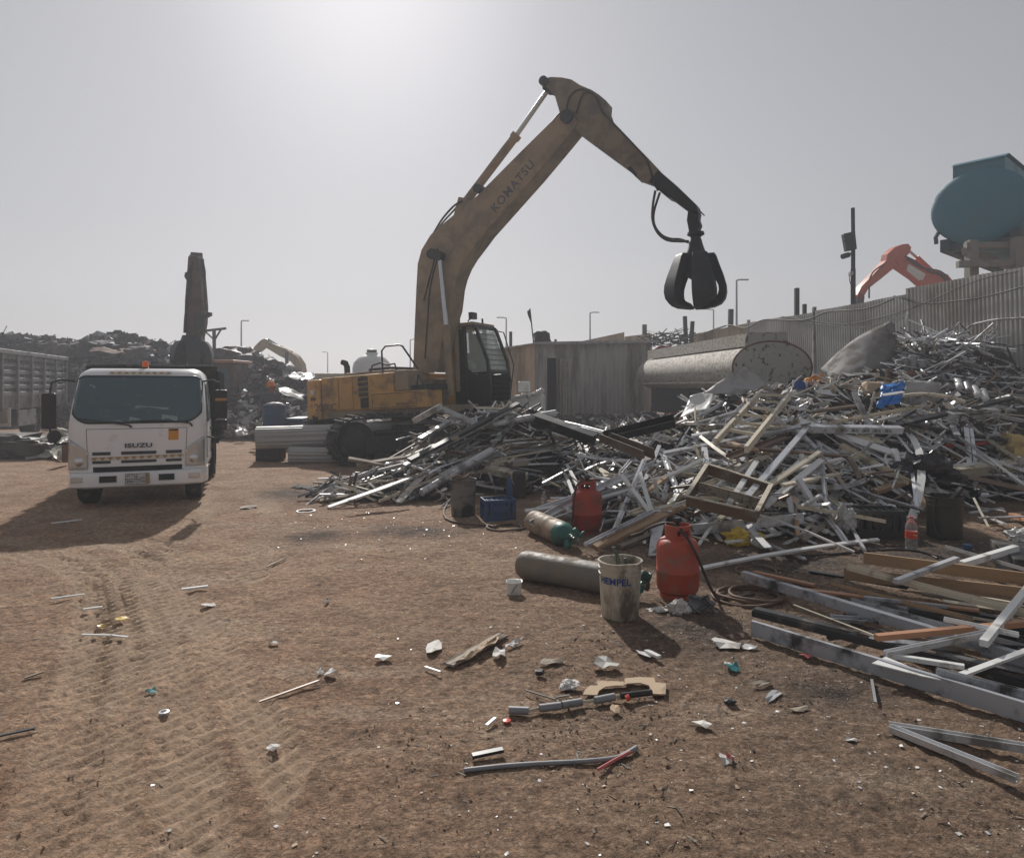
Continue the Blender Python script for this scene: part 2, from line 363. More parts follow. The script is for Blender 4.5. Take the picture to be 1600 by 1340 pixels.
TRACKS = []   # tyre marks: (polyline of ground points, half width)
def trk(pp, hw=0.13): TRACKS.append(([G(*p).xy for p in pp], hw))
trk([(150,1330),(165,1200),(185,1080),(190,1000),(180,940),(165,900),(120,868),(60,850),(0,842)])
trk([(60,1330),(95,1180),(130,1060),(150,960),(140,905),(100,880),(20,862)])
trk([(300,1330),(290,1150),(250,1000),(215,920),(235,870),(290,840),(330,790)])
trk([(385,905),(410,860),(425,820),(420,790),(380,765)], 0.16)
trk([(215,868),(250,850),(270,860),(285,880)], 0.1)
trk([(330,800),(310,790),(330,770)], 0.12)
trk([(560,1420),(430,1180),(330,1000),(240,880),(120,800)], 0.12)
def seg_near(p, line):
    best = (9e9, 0, 0); s = 0
    for a, b in zip(line[:-1], line[1:]):
        ab = b - a; L = ab.length; t = max(0, min(1, (p - a).dot(ab) / (L * L + 1e-9)))
        q = a + ab * t; dd = (p - q).length
        if dd < best[0]: best = (dd, s + t * L, (ab.x * (p - a).y - ab.y * (p - a).x))
        s += L
    return best
def ground_fine(x, y):
    z = 0.018 * noise.noise(Vector((x * 0.9, y * 0.9, 3))) + 0.010 * noise.noise(Vector((x * 3.1, y * 3.1, 9))) + 0.006 * noise.noise(Vector((x * 9, y * 9, 1)))
    k = sstep((x + 1.5) / 2.5)        # lumpier, littered soil on the right
    z += (0.004 + 0.006 * k) * noise.noise(Vector((x * 12, y * 12, 5))) + (0.003 + 0.006 * k) * noise.noise(Vector((x * 27, y * 27, 8)))
    c = 0.0
    if x < -0.9 and y < 12:
        p = Vector((x, y))
        for line, hw in TRACKS:
            dd, s, side = seg_near(p, line)
            if dd < hw * 1.5:
                ed = (1 - sstep((dd - hw * 0.85) / (hw * 0.4))) * (.55 + .45 * sstep((noise.noise(Vector((x * .8, y * .8, 21))) + .35) / .5))
                lug = math.sin(2 * math.pi * (s + (dd if side > 0 else -dd) * 0.6) / 0.10)
                z += ed * (-0.013 + 0.0085 * (1 if lug > 0 else -1)) + 0.004 * math.exp(-((dd - hw * 1.1) / 0.04) ** 2)
                c = max(c, ed)
    return z, c

def axis(lo, hi, step, far):
    v = []; x = lo
    while x <= hi + 1e-6: v.append(x); x += step
    s = step * 1.6
    while v[-1] < far: v.append(v[-1] + s); s = min(s * 1.16, 60)
    return v
ys = axis(1.9, 9.0, 0.028, 900); y0 = [1.9 - 0.4 * k for k in range(1, 12)]; y0 += [-6, -15, -60, -200]; ys = sorted(y0) + ys
xr = axis(-0.2, 3.6, 0.034, 900); xl = axis(0.2, 5.2, 0.028, 900); xs = sorted([-v for v in xl]) + [0.0] + [v + 0.0 for v in xr if v > 0.01]
vs, fs, cc = [], [], []
for y in ys:
    for x in xs:
        z, c = ground_fine(x, y) if (-14 < x < 12 and 0 < y < 24) else (0.0, 0.0)
        vs.append((x, y, gz(x, y) + z)); cc.append(c)
nx = len(xs)
for j in range(len(ys) - 1):
    for i in range(nx - 1):
        fs.append((j*nx+i, j*nx+i+1, (j+1)*nx+i+1, (j+1)*nx+i))
gm = MB(); gm.v = [Vector(v) for v in vs]; gm.f = fs; gm.m = [0] * len(fs)

def ground_material():
    m = bpy.data.materials.new('packed_earth'); m.use_nodes = True; nt = m.node_tree; N = nt.nodes; L = nt.links
    bs = N['Principled BSDF']; bs.inputs['Roughness'].default_value = 0.92; bs.inputs['Specular IOR Level'].default_value = 0.25
    tc = N.new('ShaderNodeTexCoord'); vec = tc.outputs['Object']
    def nz(sc, det=6, rgh=0.62, st=None):
        n = N.new('ShaderNodeTexNoise'); n.inputs['Scale'].default_value = sc; n.inputs['Detail'].default_value = det; n.inputs['Roughness'].default_value = rgh
        v = vec
        if st:
            mp = N.new('ShaderNodeMapping'); mp.inputs['Scale'].default_value = st; mp.inputs['Rotation'].default_value = (0, 0, R(20)); L.new(v, mp.inputs['Vector']); v = mp.outputs[0]
        L.new(v, n.inputs['Vector']); return n.outputs['Fac']
    def rmp(x, a, b, c=0.0, d=1.0):
        r = N.new('ShaderNodeMapRange'); r.inputs[1].default_value = a; r.inputs[2].default_value = b; r.inputs[3].default_value = c; r.inputs[4].default_value = d
        L.new(x, r.inputs[0]); return r.outputs[0]
    def mul(a, b, op='MULTIPLY'):
        x = N.new('ShaderNodeMath'); x.operation = op
        for k, v in enumerate((a, b)):
            if hasattr(v, 'links'): L.new(v, x.inputs[k])
            else: x.inputs[k].default_value = v
        return x.outputs[0]
    def mix(fac, a, b):
        x = N.new('ShaderNodeMix'); x.data_type = 'RGBA'
        for k, v in ((0, fac), (6, a), (7, b)):
            if hasattr(v, 'links'): L.new(v, x.inputs[k])
            elif k == 0: x.inputs[0].default_value = v
            else: x.inputs[k].default_value = (*v, 1)
        return x.outputs[2]
    sp = N.new('ShaderNodeSeparateXYZ'); L.new(vec, sp.inputs[0])
    c = mix(rmp(nz(0.55), 0.35, 0.65), (0.275, 0.165, 0.102), (0.38, 0.255, 0.17))
    c = mix(rmp(nz(2.3, 8, .7), 0.46, 0.60, 0, 0.75), c, (0.195, 0.115, 0.07))
    # greyer, oily soil around the cutting place on the right
    oily = mul(rmp(sp.outputs[0], -1.4, 1.0), rmp(nz(0.8, 5), 0.2, 0.6, 0.35, 1.0))
    c = mix(mul(oily, 0.85), c, (0.155, 0.108, 0.074))
    c = mix(rmp(nz(1.4, 8, 0.72, (0.35, 1.4, 1)), 0.53, 0.64, 0, 0.6), c, (0.37, 0.285, 0.21))
    c = mix(rmp(nz(3.4, 10, 0.78), 0.57, 0.66, 0, 0.6), c, (0.075, 0.052, 0.040))
    at = N.new('ShaderNodeAttribute'); at.attribute_name = 'rut'
    c = mix(mul(at.outputs['Fac'], 0.45), c, (0.33, 0.245, 0.172))
    at2 = N.new('ShaderNodeAttribute'); at2.attribute_name = 'oil'
    c = mix(mul(at2.outputs['Fac'], rmp(nz(5, 7, 0.7), 0.3, 0.55, 0.3, 1.0)), c, (0.035, 0.028, 0.025))
    c = mix(rmp(nz(22, 6, 0.7, (0.6, 1.3, 1)), 0.56, 0.63, 0, 0.75), c, (0.085, 0.055, 0.038))  # dark dashes, painted shade of small bumps in the soil
    c = mix(rmp(nz(26, 6, 0.7, (0.7, 1.2, 1)), 0.59, 0.66, 0, 0.55), c, (0.46, 0.36, 0.27))
    # grit
    c = mix(rmp(nz(11, 8, 0.75), 0.55, 0.66, 0, 0.5), c, (0.11, 0.075, 0.052))
    c = mix(rmp(nz(9, 8, 0.75), 0.56, 0.68, 0, 0.45), c, (0.40, 0.31, 0.23))
    c = mix(rmp(nz(60, 3, 0.6), 0.60, 0.72, 0, 0.5), c, (0.42, 0.35, 0.28))
    c = mix(rmp(nz(42, 3, 0.6), 0.60, 0.74, 0, 0.7), c, (0.085, 0.06, 0.045))
    sp_ = N.new('ShaderNodeMix'); sp_.data_type = 'RGBA'; sp_.blend_type = 'MULTIPLY'; sp_.inputs[0].default_value = 1.0
    cv = N.new('ShaderNodeCombineColor'); v_ = mul(rmp(nz(17, 9, 0.8), 0.36, 0.64, 0.62, 1.72), rmp(nz(48, 5, 0.75), 0.36, 0.64, 0.7, 1.42))  # brightness mottling, strengthens the bump shade painted into the colour
    for k in range(3): L.new(v_, cv.inputs[k])
    L.new(c, sp_.inputs[6]); L.new(cv.outputs[0], sp_.inputs[7]); c = sp_.outputs[2]
    c = mix(mul(at.outputs['Fac'], rmp(nz(3.0, 8, 0.75), 0.36, 0.62, 0.2, 0.72)), c, (0.315, 0.225, 0.153))
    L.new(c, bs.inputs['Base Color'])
    b1 = N.new('ShaderNodeBump'); b1.inputs['Strength'].default_value = 0.9; b1.inputs['Distance'].default_value = 0.07; L.new(nz(14, 8, 0.7), b1.inputs['Height']); L.new(rmp(at.outputs['Fac'], 0.0, 1.0, 0.9, 0.4), b1.inputs['Strength'])
    b2 = N.new('ShaderNodeBump'); b2.inputs['Strength'].default_value = 0.6; b2.inputs['Distance'].default_value = 0.008; L.new(nz(70, 5, 0.7), b2.inputs['Height']); L.new(b1.outputs[0], b2.inputs['Normal'])
    L.new(b2.outputs[0], bs.inputs['Normal'])
    return m
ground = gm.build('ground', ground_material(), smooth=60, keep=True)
tag(ground, 'brown packed earth with tyre marks', None, None, 'structure')
OIL = [(G(490, 838).xy, 0.42, 0.22), (G(470, 770).xy, 1.0, 0.45), (G(560, 775).xy, 1.2, 0.5), (G(1250, 880).xy, 1.1, 0.35), (G(1450, 860).xy, 1.6, 0.7), (G(640, 830).xy, 0.7, 0.2), (G(1080, 985).xy, 0.5, 0.25), (G(1300, 1080).xy, 0.4, 0.12)]
at = ground.data.attributes.new('rut', 'FLOAT', 'POINT'); at.data.foreach_set('value', cc)
ol = []
for v in vs:
    o = 0.0
    if 2 < v[1] < 14:
        for c, rx, ry in OIL:
            dx, dy = (v[0] - c.x) / rx, (v[1] - c.y) / (ry * 2)
            q = dx*dx + dy*dy
            if q < 4: o = max(o, math.exp(-q * 1.3))
    ol.append(o)
at = ground.data.attributes.new('oil', 'FLOAT', 'POINT'); at.data.foreach_set('value', ol)
# ================================================================== white truck
TC = P(215, 782, 9.45); TC.z = 0
tang = math.atan2(0.36, 0.93)                    # truck turned so that its front faces the camera
TM = Matrix.Translation(TC) @ Matrix.Rotation(tang, 4, 'Z')   # x right (seen), y back, z up, origin on ground below the front bumper
truck = thing('cargo_truck', 'white light cargo truck with an orange roof beacon facing the camera', 'truck', TM)
def tu(zx): return ((zx - 330) / 645 - 0.5) * 1.72
def tz(zy): return 1.7 - (zy / 3.045 + 380 - 600) * 9.3 / F
HW = 0.86
# cab shell as stacked rings of a front-view half outline
def cab_ring(z):
    """(half width front, front y, half width back) at height z"""
    t = max(0, min(1, (z - 0.50) / 1.42))
    fy = 0.02 + (0.0 if z < 1.15 else 0.36 * ((z - 1.15) / 0.77) ** 1.15)
    hw = HW if z < 1.0 else HW - 0.075 * ((z - 1.0) / 0.92) ** 1.5
    return hw, fy
m = MB(); rings = []
for z in [0.50, 0.62, 0.8, 1.0, 1.15, 1.2, 1.35, 1.5, 1.65, 1.78, 1.85, 1.90, 1.925]:
    hw, fy = cab_ring(z)
    if z > 1.80: k = (z - 1.80) / 0.125; hw -= 0.10 * k * k; fy += 0.12 * k * k
    by = 1.62 - (0.08 * ((z - 1.8) / 0.125) ** 2 if z > 1.8 else 0)
    c = 0.10
    ring = [(-hw, fy + c * 1.5), (-hw + c * 0.25, fy + c * 0.65), (-hw + c, fy + c * 0.12), (-hw * 0.5, fy - 0.022), (0, fy - 0.03), (hw * 0.5, fy - 0.022), (hw - c, fy + c * 0.12), (hw - c * 0.25, fy + c * 0.65), (hw, fy + c * 1.5), (hw, by), (-hw, by)]
    rings.append([(x, y, z) for x, y in ring])
n = 11
vv = [p for r_ in rings for p in r_]
ff = []
for k in range(len(rings) - 1):
    for i in range(n):
        j = (i + 1) % n
        ff.append((k*n+i, k*n+j, (k+1)*n+j, (k+1)*n+i))
ff.append(tuple(range((len(rings)-1)*n, len(rings)*n)))
ff.append(tuple(reversed(range(n))))
m.add(vv, ff)
cab = m.build('cab', M['paintw'], truck, smooth=50)
def front_y(x, z):
    hw, fy = cab_ring(z); c = 0.10
    a = abs(x)
    if z > 1.80: k = (z - 1.80) / 0.125; hw -= 0.10 * k * k; fy += 0.12 * k * k
    pts = [(0, fy - 0.03), (hw * 0.5, fy - 0.022), (hw - c, fy + c * 0.12), (hw - c * 0.25, fy + c * 0.65), (hw, fy + c * 1.5)]
    for (x0, y0_), (x1, y1) in zip(pts[:-1], pts[1:]):
        if a <= x1 + 1e-6: return y0_ + (y1 - y0_) * (a - x0) / max(1e-6, x1 - x0)
    return pts[-1][1]
def skin_patch(xs_, zs_fn, off, nu=15, nv=7, mi=0):
    """sheet following the cab front; xs_ (x0,x1); zs_fn(u)->(z0,z1)"""
    def fn(u, v):
        x = xs_[0] + (xs_[1] - xs_[0]) * u; z0, z1 = zs_fn(u); z = z0 + (z1 - z0) * v
        return (x, front_y(x, z) - off, z)
    return MB().grid(fn, nu, nv, mi)
# windscreen with rounded lower corners
def wz(u):
    e = abs(2 * u - 1)
    lo = 1.165 + 0.13 * max(0, (e - 0.72) / 0.28) ** 2.2; hi = 1.815 - 0.07 * max(0, (e - 0.86) / 0.14) ** 2
    return lo, hi
ws = skin_patch((-0.80, 0.80), wz, 0.006, 41, 13).build('windscreen', M['glass'], truck, smooth=60, solid=0.006)
fr = MB()
edge = []
for i in range(41): u = i / 40; edge.append((u, wz(u)[1]))
for i in range(41): u = 1 - i / 40; edge.append((u, wz(u)[0]))
fr.tube([(-0.80 + 1.6 * u, front_y(-0.80 + 1.6 * u, z) - 0.008, z) for u, z in edge + edge[:1]], 0.011, 6, caps=False)
fr.build('windscreen_seal', M['blk'], ws)
for x0, x1 in ((-0.72, -0.10), (-0.02, 0.66)):
    wp = MB(); pts = []
    for k in range(9):
        t = k / 8; x = x0 + (x1 - x0) * t; z = (1.235 - 0.10 * t) if x0 < -0.5 else (1.19 + 0.02 * math.sin(3 * t) - 0.045 * t)
        pts.append((x, front_y(x, z) - 0.03, z))
    wp.tube(pts, 0.010, 6); wp.tube([pts[-1], (x1 + 0.03, front_y(x1, 1.11) - 0.02, 1.105)], 0.014, 6)
    wp.build('wiper', M['blk'], truck)
# dashboard papers laid on the glass, colour dimmed as if behind its tint
for (x0, x1, z0, z1) in ((0.30, 0.50, 1.20, 1.275), (-0.10, 0.03, 1.19, 1.25), (-.30, -.12, 1.185, 1.2), (-.62, -.55, 1.66, 1.70), (-.04, .38, 1.36, 1.40)):
    skin_patch((x0, x1), lambda u, z0=z0, z1=z1: (z0 + .02 * math.sin(5*u), z1 - .03 * u), 0.0115, 6, 4).build('dashboard_paper', M['dimp'], ws)
# black eyebrow grille panel outline and slots
pan = MB()
for a, b in (((-0.62, 1.085), (0.62, 1.085)), ((-0.62, 1.085), (-0.60, 0.56)), ((0.62, 1.085), (0.60, 0.56))):
    q = [Vector(a).lerp(Vector(b), k / 12) for k in range(13)]
    pan.tube([(v.x, front_y(v.x, v.y) - 0.001, v.y) for v in q], 0.0035, 5)
pan.build('panel_gap', M['blk'], truck)
sl_ = MB()
for (a, b) in ((448, 530), (578, 740), (785, 860)):
    for zt, zb in ((993, 1008), (1035, 1048)):
        x0, x1 = tu(a), tu(b)
        def fn(u, v, x0=x0, x1=x1, zt=zt, zb=zb):
            x = x0 + (x1 - x0) * u; z = tz(zb) + (tz(zt) - tz(zb)) * v; return (x, front_y(x, z) - 0.004, z)
        sl_.grid(fn, 5, 2)
sl_.build('grille', M['blk'], truck, solid=0.01)
lowg = skin_patch((tu(452), tu(862)), lambda u: (tz(1088), tz(1064)), 0.006, 11, 3).build('lower_grille', M['hole'], truck, solid=0.012)
def chevrons(x0, x1, za, zb, nb, slope, roof=False):
    """reflective strip of alternating triangles"""
    base, tri = MB(), MB()
    for k in range(nb):
        a = x0 + (x1 - x0) * k / nb; b = x0 + (x1 - x0) * (k + 1) / nb; mid = (a + b) / 2
        z0, z1 = za + slope * (k / nb), zb + slope * (k / nb)
        f = lambda x, z, o: (x, front_y(x, z) - o, z)
        base.add([f(a, z0, .008), f(b, z0, .008), f(b, z1, .008), f(a, z1, .008)], [(0, 1, 2, 3)])
        tri.add([f(a + .004, z1, .0105), f(mid, z0, .0105), f(b - .004, z1, .0105)], [(0, 1, 2)])
    return base, tri
b_, t_ = chevrons(tu(440), tu(870), tz(1034), tz(1018), 12, 0.012)
st = b_.build('reflector_strip', M['wchev'], truck); t_.build('chevron', M['gold'], st)
b_, t_ = chevrons(tu(500), tu(800), 1.842, 1.875, 9, 0.0)
st = b_.build('reflector_strip', M['wchev'], truck); t_.build('chevron', M['gold'], st)
text('ISUZU', 0.082, M['ink'], truck, Matrix.Translation((tu(658), front_y(tu(658), tz(966)) - 0.012, tz(966))) @ Matrix.Rotation(R(90), 4, 'X') @ Matrix.Diagonal((1.45, 1, 1, 1)), 'badge', 0.004, bold=0.002)
stk = skin_patch((tu(797), tu(845)), lambda u: (tz(943), tz(888)), 0.004, 4, 4).build('permit_sticker', M['stick'], truck)
skin_patch((tu(799), tu(843)), lambda u: (tz(898), tz(890)), 0.007, 4, 2).build('sticker_band', M['ink'], stk)
# headlamps
for s in (-1, 1):
    hl = MB(); xo, xi = s * 0.842, s * 0.60
    top_o, top_i = tz(925), tz(988)
    def fn(u, v):
        x = xo + (xi - xo) * u; z0 = 0.535; z1 = top_o + (top_i - top_o) * u; z = z0 + (z1 - z0) * v
        return (x, front_y(x, z) - 0.010, z)
    hl.grid(fn, 8, 8); h_ = hl.build('headlight', M['lamp'], truck, smooth=40, solid=0.014)
    cx = s * 0.705
    MB().lathe([(0.062, 0), (0.058, 0.012), (0.045, 0.016), (0.02, 0.02), (0, 0.021)], 20, M=Matrix.Translation((cx, front_y(cx, 0.65) - 0.014, 0.645)) @ Matrix.Rotation(R(90), 4, 'X')).build('lens', M['chrome'], h_, smooth=40)
    MB().bar((xo, front_y(xo, 0.78) - .018, 0.755), (xi, front_y(xi, 0.755) - .018, 0.755), 0.008, 0.02).build('lamp_divider', M['white'], h_)
    def fa(u, v):
        x = xo + (xi - xo) * u; z0 = 0.775; z1 = top_o + (top_i - top_o) * u - 0.02; z = z0 + (max(z1, z0 + .01) - z0) * v
        return (x, front_y(x, z) - 0.019, z)
    MB().grid(fa, 6, 4).build('turn_signal', M['amber'] if False else M['lamp'], h_, smooth=40)
# bumper
bp = MB(); prof = [(-0.05, 0.285), (-0.085, 0.31), (-0.095, 0.40), (-0.085, 0.475), (-0.06, 0.495), (0.10, 0.495), (0.10, 0.285)]
vs_, fs_ = [], []; xsb = [-0.87, -0.855, -0.80, -0.6, -0.3, 0, 0.3, 0.6, 0.80, 0.855, 0.87]
for x in xsb:
    o = 0.30 * max(0, (abs(x) - 0.74) / 0.13) ** 2 + 0.02 * (x / 0.87) ** 2
    for y, z in prof: vs_.append((x, min(y + o, 0.55) if y < 0.09 else 0.56, z))
k = len(prof)
for i in range(len(xsb) - 1):
    for j in range(k): fs_.append((i*k+j, i*k+(j+1) % k, (i+1)*k+(j+1) % k, (i+1)*k+j))
fs_ += [tuple(reversed(range(k))), tuple(range((len(xsb)-1)*k, len(xsb)*k))]
bump_ = bp.add(vs_, fs_).build('bumper', M['paintw'], truck, smooth=40)
for a, b in ((485, 562), (755, 828)):
    MB().box((tu(a), -0.101, 0.365), (tu(b), -0.05, 0.45)).build('air_opening', M['hole'], bump_)
for a, b, mm in ((356, 412, 'lamp'), (893, 948, 'lamp')):
    MB().box((tu(a), -0.098 + (0.025 if mm else 0), 0.375), (tu(b), -0.03, 0.445)).build('fog_lamp', M[mm], bump_, bevel=0.01)
pl = MB().box((tu(603), -0.112, tz(1147)), (tu(712), -0.10, tz(1097))).build('number_plate', M['plate'], bump_, bevel=0.004)
pf = MB(); x0, x1, z0, z1 = tu(603), tu(712), tz(1147), tz(1097)
for a, b in (((x0, z0), (x1, z0)), ((x0, z1), (x1, z1)), ((x0, z0), (x0, z1)), ((x1, z0), (x1, z1)), ((x0, (z0+z1)/2), (tu(695), (z0+z1)/2)), ((tu(655), z0), (tu(655), z1)), ((tu(696), z0), (tu(696), z1))):
    pf.bar((a[0], -0.114, a[1]), (b[0], -0.114, b[1]), 0.004, 0.006)
pf.build('plate_border', M['ink'], pl)
PT = lambda zx, zy: Matrix.Translation((tu(zx), -0.116, tz(zy))) @ Matrix.Rotation(R(90), 4, 'X')
text('3061', 0.062, M['ink'], pl, PT(628, 1134), 'plate_digits'); text('\u0663\u0660\u0666\u0661', 0.062, M['ink'], pl, PT(629, 1110), 'plate_digits')
text('TSA', 0.055, M['ink'], pl, PT(676, 1134), 'plate_letters'); text('\u062d \u0633 \u0627', 0.055, M['ink'], pl, PT(676, 1110), 'plate_letters')
MB().box((tu(698), -0.115, z0 + .006), (tu(709), -0.112, z1 - .006)).build('plate_stripe', M['gold'], pl)
# roof beacon
bc = MB().lathe([(0.05, 0), (0.05, 0.02), (0.04, 0.025)], 16, M=Matrix.Translation((0.02, 0.62, 1.925))).build('beacon_base', M['blk'], truck, smooth=40)
MB().lathe([(0.042, 0), (0.043, 0.055), (0.036, 0.085), (0.0, 0.092)], 16, M=Matrix.Translation((0.02, 0.62, 1.95))).build('roof_beacon', M['orange'], truck, smooth=40)
# mirrors
for s in (-1, 1):
    mr = MB(); zc = 1.36 if s < 0 else 1.40
    xm = s * 1.065; ym = 0.10 if s < 0 else 0.02
    mr.box((xm - 0.085, ym - 0.05, zc - 0.26 + (0.07 if s > 0 else 0)), (xm + 0.085, ym + 0.03, zc + 0.22))
    mo = mr.build('mirror', M['blk'], truck, bevel=0.025)
    ar = MB().tube([(s*0.80, 0.28, 1.74), (s*0.95, 0.16, 1.76), (s*1.04, ym, 1.72), (s*1.06, ym, zc + 0.2)], 0.013, 7)
    ar.tube([(s*1.06, ym, zc - 0.22), (s*1.05, ym, zc - 0.42), (s*0.98, 0.14, zc - 0.48), (s*0.84, 0.22, zc - 0.46)], 0.013, 7)
    ar.build('mirror_arm', M['blk'], mo, smooth=40)
    if s > 0:
        MB().box((xm - 0.075, ym - 0.056, zc + 0.06), (xm + 0.075, ym - 0.051, zc + 0.10)).build('reflector', M['gold'], mo)
        MB().box((xm - 0.08, ym - 0.04, zc - 0.36), (xm + 0.08, ym + 0.03, zc - 0.21)).build('lower_mirror', M['blk'], mo, bevel=0.02)
    else:
        MB().lathe([(0.075, -.02), (0.085, 0), (0.06, 0.03), (0, 0.035)], 16, M=Matrix.Translation((s*0.99, 0.02, zc - 0.36)) @ Matrix.Rotation(R(90), 4, 'X')).build('lower_mirror', M['blk'], mo, smooth=40)
# doors
for s in (-1, 1):
    dm = MB()
    q = lambda y, z, o=0.004: (s * ((HW if z < 1.0 else HW - 0.075 * ((z - 1.0) / 0.92) ** 1.5) + o), y, z)
    dm.tube([q(0.36, 0.62), q(0.36, 1.1), q(0.66, 1.76), q(1.4, 1.78), q(1.42, 0.62), q(0.36, 0.62)], 0.006, 5)
    d_ = dm.build('door', M['blk'], truck)
    MB().add([q(0.46, 1.14, .008), q(0.74, 1.70, .008), q(1.34, 1.72, .008), q(1.36, 1.14, .008)], [(0, 1, 2, 3)]).build('door_window', M['glass'], d_, solid=0.008)
    MB().box((s*HW - .02, 1.18, 0.98), (s*HW + .025, 1.36, 1.02)).build('handle', M['blk'], d_)
# wheels
def wheel(x, y, r, wd):
    w_ = MB().lathe([(r*0.58, -wd/2), (r*0.93, -wd/2), (r, -wd*0.36), (r, wd*0.36), (r*0.93, wd/2), (r*0.58, wd/2), (r*0.58, -wd/2)], 28, M=Matrix.Rotation(R(90), 4, 'Y'))
    o = w_.build('wheel', M['rub'], truck, smooth=40, matrix=Matrix.Translation((x, y, r)))
    MB().lathe([(0.02, -wd*0.28), (r*0.35, -wd*0.28), (r*0.42, -wd*0.1), (r*0.56, -wd*0.12), (r*0.6, -wd*0.45), (r*0.6, wd*0.45), (r*0.3, wd*0.3), (0.02, wd*0.3)], 24, M=Matrix.Rotation(R(90), 4, 'Y')).build('rim', M['trail'], o, smooth=40)
for x in (-0.68, 0.68): wheel(x, 0.62, 0.37, 0.22)
for x in (-0.66, 0.66): wheel(x, 3.2, 0.37, 0.40)
MB().box((-0.40, 0.35, 0.38), (-0.30, 4.3, 0.56)).box((0.30, 0.35, 0.38), (0.40, 4.3, 0.56)).box((-0.8, 0.56, 0.34), (0.8, 0.68, 0.42)).box((-0.8, 3.14, 0.34), (0.8, 3.26, 0.42)).box((-.3,.5,.36),(.3,1.3,.6)).build('chassis', M['steel'], truck)
for s in (-1, 1):
    MB().grid(lambda u, v: (s*(0.84 - 0.26*v), 0.62 - 0.47*math.cos(math.pi*u), 0.40 + 0.45*math.sin(math.pi*u)), 10, 3).build('mudguard', M['blk'], truck, smooth=40, solid=0.02)
    MB().box((s*0.80 - .06, 0.95, 0.40), (s*0.80 + .06, 1.3, 0.44)).box((s*.80-.01,1.1,.44),(s*.80+.01,1.12,.7)).build('step', M['blk'], truck)
bx = MB(); W_ = 0.92
bx.box((-W_, 1.75, 0.78), (W_, 4.7, 0.88))
bx.box((-W_, 1.75, 0.88), (W_, 1.80, 1.97)); bx.box((-W_, 4.65, 0.88), (W_, 4.7, 1.9))
for s in (-1, 1):
    bx.box((min(s*W_, s*(W_-.04)), 1.801, 0.881), (max(s*W_, s*(W_-.04)), 4.649, 1.90))
    for k in range(6):
        y = 1.84 + k * 0.55; bx.box((min(s*W_, s*(W_+.05)), y, 0.70), (max(s*W_, s*(W_+.05)), y + .07, 1.92))
bx.box((-W_-.03, 1.71, 1.91), (W_+.03, 1.85, 1.975))
cb = bx.build('cargo_body', M['steel'], truck)
MB().tube([(-W_-.02, 1.72, 1.97), (-.4, 1.70, 2.0), (0.3, 1.70, 1.98), (W_+.02, 1.72, 1.99)], 0.03, 7).build('rolled_tarpaulin', M['blk'], cb, smooth=50)

# ================================================================== tipper trailer at the far left
A0, B0 = P(-120, 600, 15.0), P(103, 600, 25.5); A0.z = B0.z = 0
ta = frame(A0, B0)                               # x along the trailer to its far end, y left (away), z up
trl = thing('tipper_trailer', 'long grey ribbed tipper trailer at the left edge beside the white truck', 'trailer', ta)
LT = (B0 - A0).length; Z0, Z1 = 0.95, 2.62
sd_ = MB(); pf_ = []
nr = 5
for k in range(nr):
    zb = Z0 + 0.42 + (Z1 - 0.18 - Z0 - 0.42) * k / nr; dz = (Z1 - 0.18 - Z0 - 0.42) / nr
    pf_ += [(0.0, zb), (0.0, zb + dz * 0.42), (0.07, zb + dz * 0.52), (0.07, zb + dz * 0.92)]
pf_ += [(0.0, Z1 - 0.18), (0, Z1 - 0.03)]
for x0, x1 in ((0, LT),):
    vs_ = [(x, y, z) for x in (x0, x1) for y, z in [(0.06, Z0)] + pf_]
    q = len(pf_) + 1
    sd_.add(vs_, [(i, q + i, q + i + 1, i + 1) for i in range(q - 1)])
trs = sd_.build('body_side', M['trail'], trl, solid=0.02)
MB().box((0, 0.1, Z0), (LT, 2.3, Z0 + .08)).box((LT - .05, 0.08, Z0 + .081), (LT, 2.3, Z1)).box((0, 2.3, Z0), (LT, 2.36, Z1)).build('body_shell', M['trail'], trl)
MB().box((-.05, -0.07, Z1 - 0.05), (LT + .08, 0.10, Z1 + 0.09)).build('top_rail', M['trail'], trl, bevel=0.02)
for k in range(9):
    x = LT * (k + 0.5) / 8.6
    MB().box((x, -0.06, Z0 - 0.02), (x + 0.10, 0.02, Z1 - 0.05)).build('side_post', M['trail'], trl, bevel=0.01)
MB().box((0.3, 0.5, 0.62), (LT - .6, 0.65, 0.9)).box((0.3, 1.7, 0.62), (LT - .6, 1.85, 0.9)).build('chassis', M['steel'], trl)
def twheel(x, y):
    r, wd = 0.50, 0.42
    o = MB().lathe([(r*0.55, -wd/2), (r*0.93, -wd/2), (r, -wd*0.38), (r, wd*0.38), (r*0.93, wd/2), (r*0.55, wd/2), (r*.55, -wd/2)], 24, M=Matrix.Rotation(R(90), 4, 'X')).build('wheel', M['rub'], trl, smooth=40, matrix=Matrix.Translation((x, y, r)))
    MB().lathe([(0.02, -wd*.3), (r*.4, -wd*.2), (r*.56, -wd*.35), (r*.56, wd*.35), (r*.4, wd*.2), (.02, wd*.3)], 20, M=Matrix.Rotation(R(90), 4, 'X')).build('rim', M['trail'], o, smooth=40)
for x in (3.3, 4.7, 8.6): twheel(x, 0.42)
for x in (3.3, 4.7, 8.6): twheel(x, 1.95)
MB().box((5.3, -0.02, 0.45), (5.33, 0.55, 1.0)).build('mudflap', M['white'], trl)
MB().grid(lambda u, v: (4.7 + 0.62*math.cos(math.pi*(1-u)), 0.05 + 0.55*v, 0.5 + 0.56*math.sin(math.pi*(1-u))), 10, 2).build('mudguard', M['trail'], trl, smooth=40, solid=0.02)

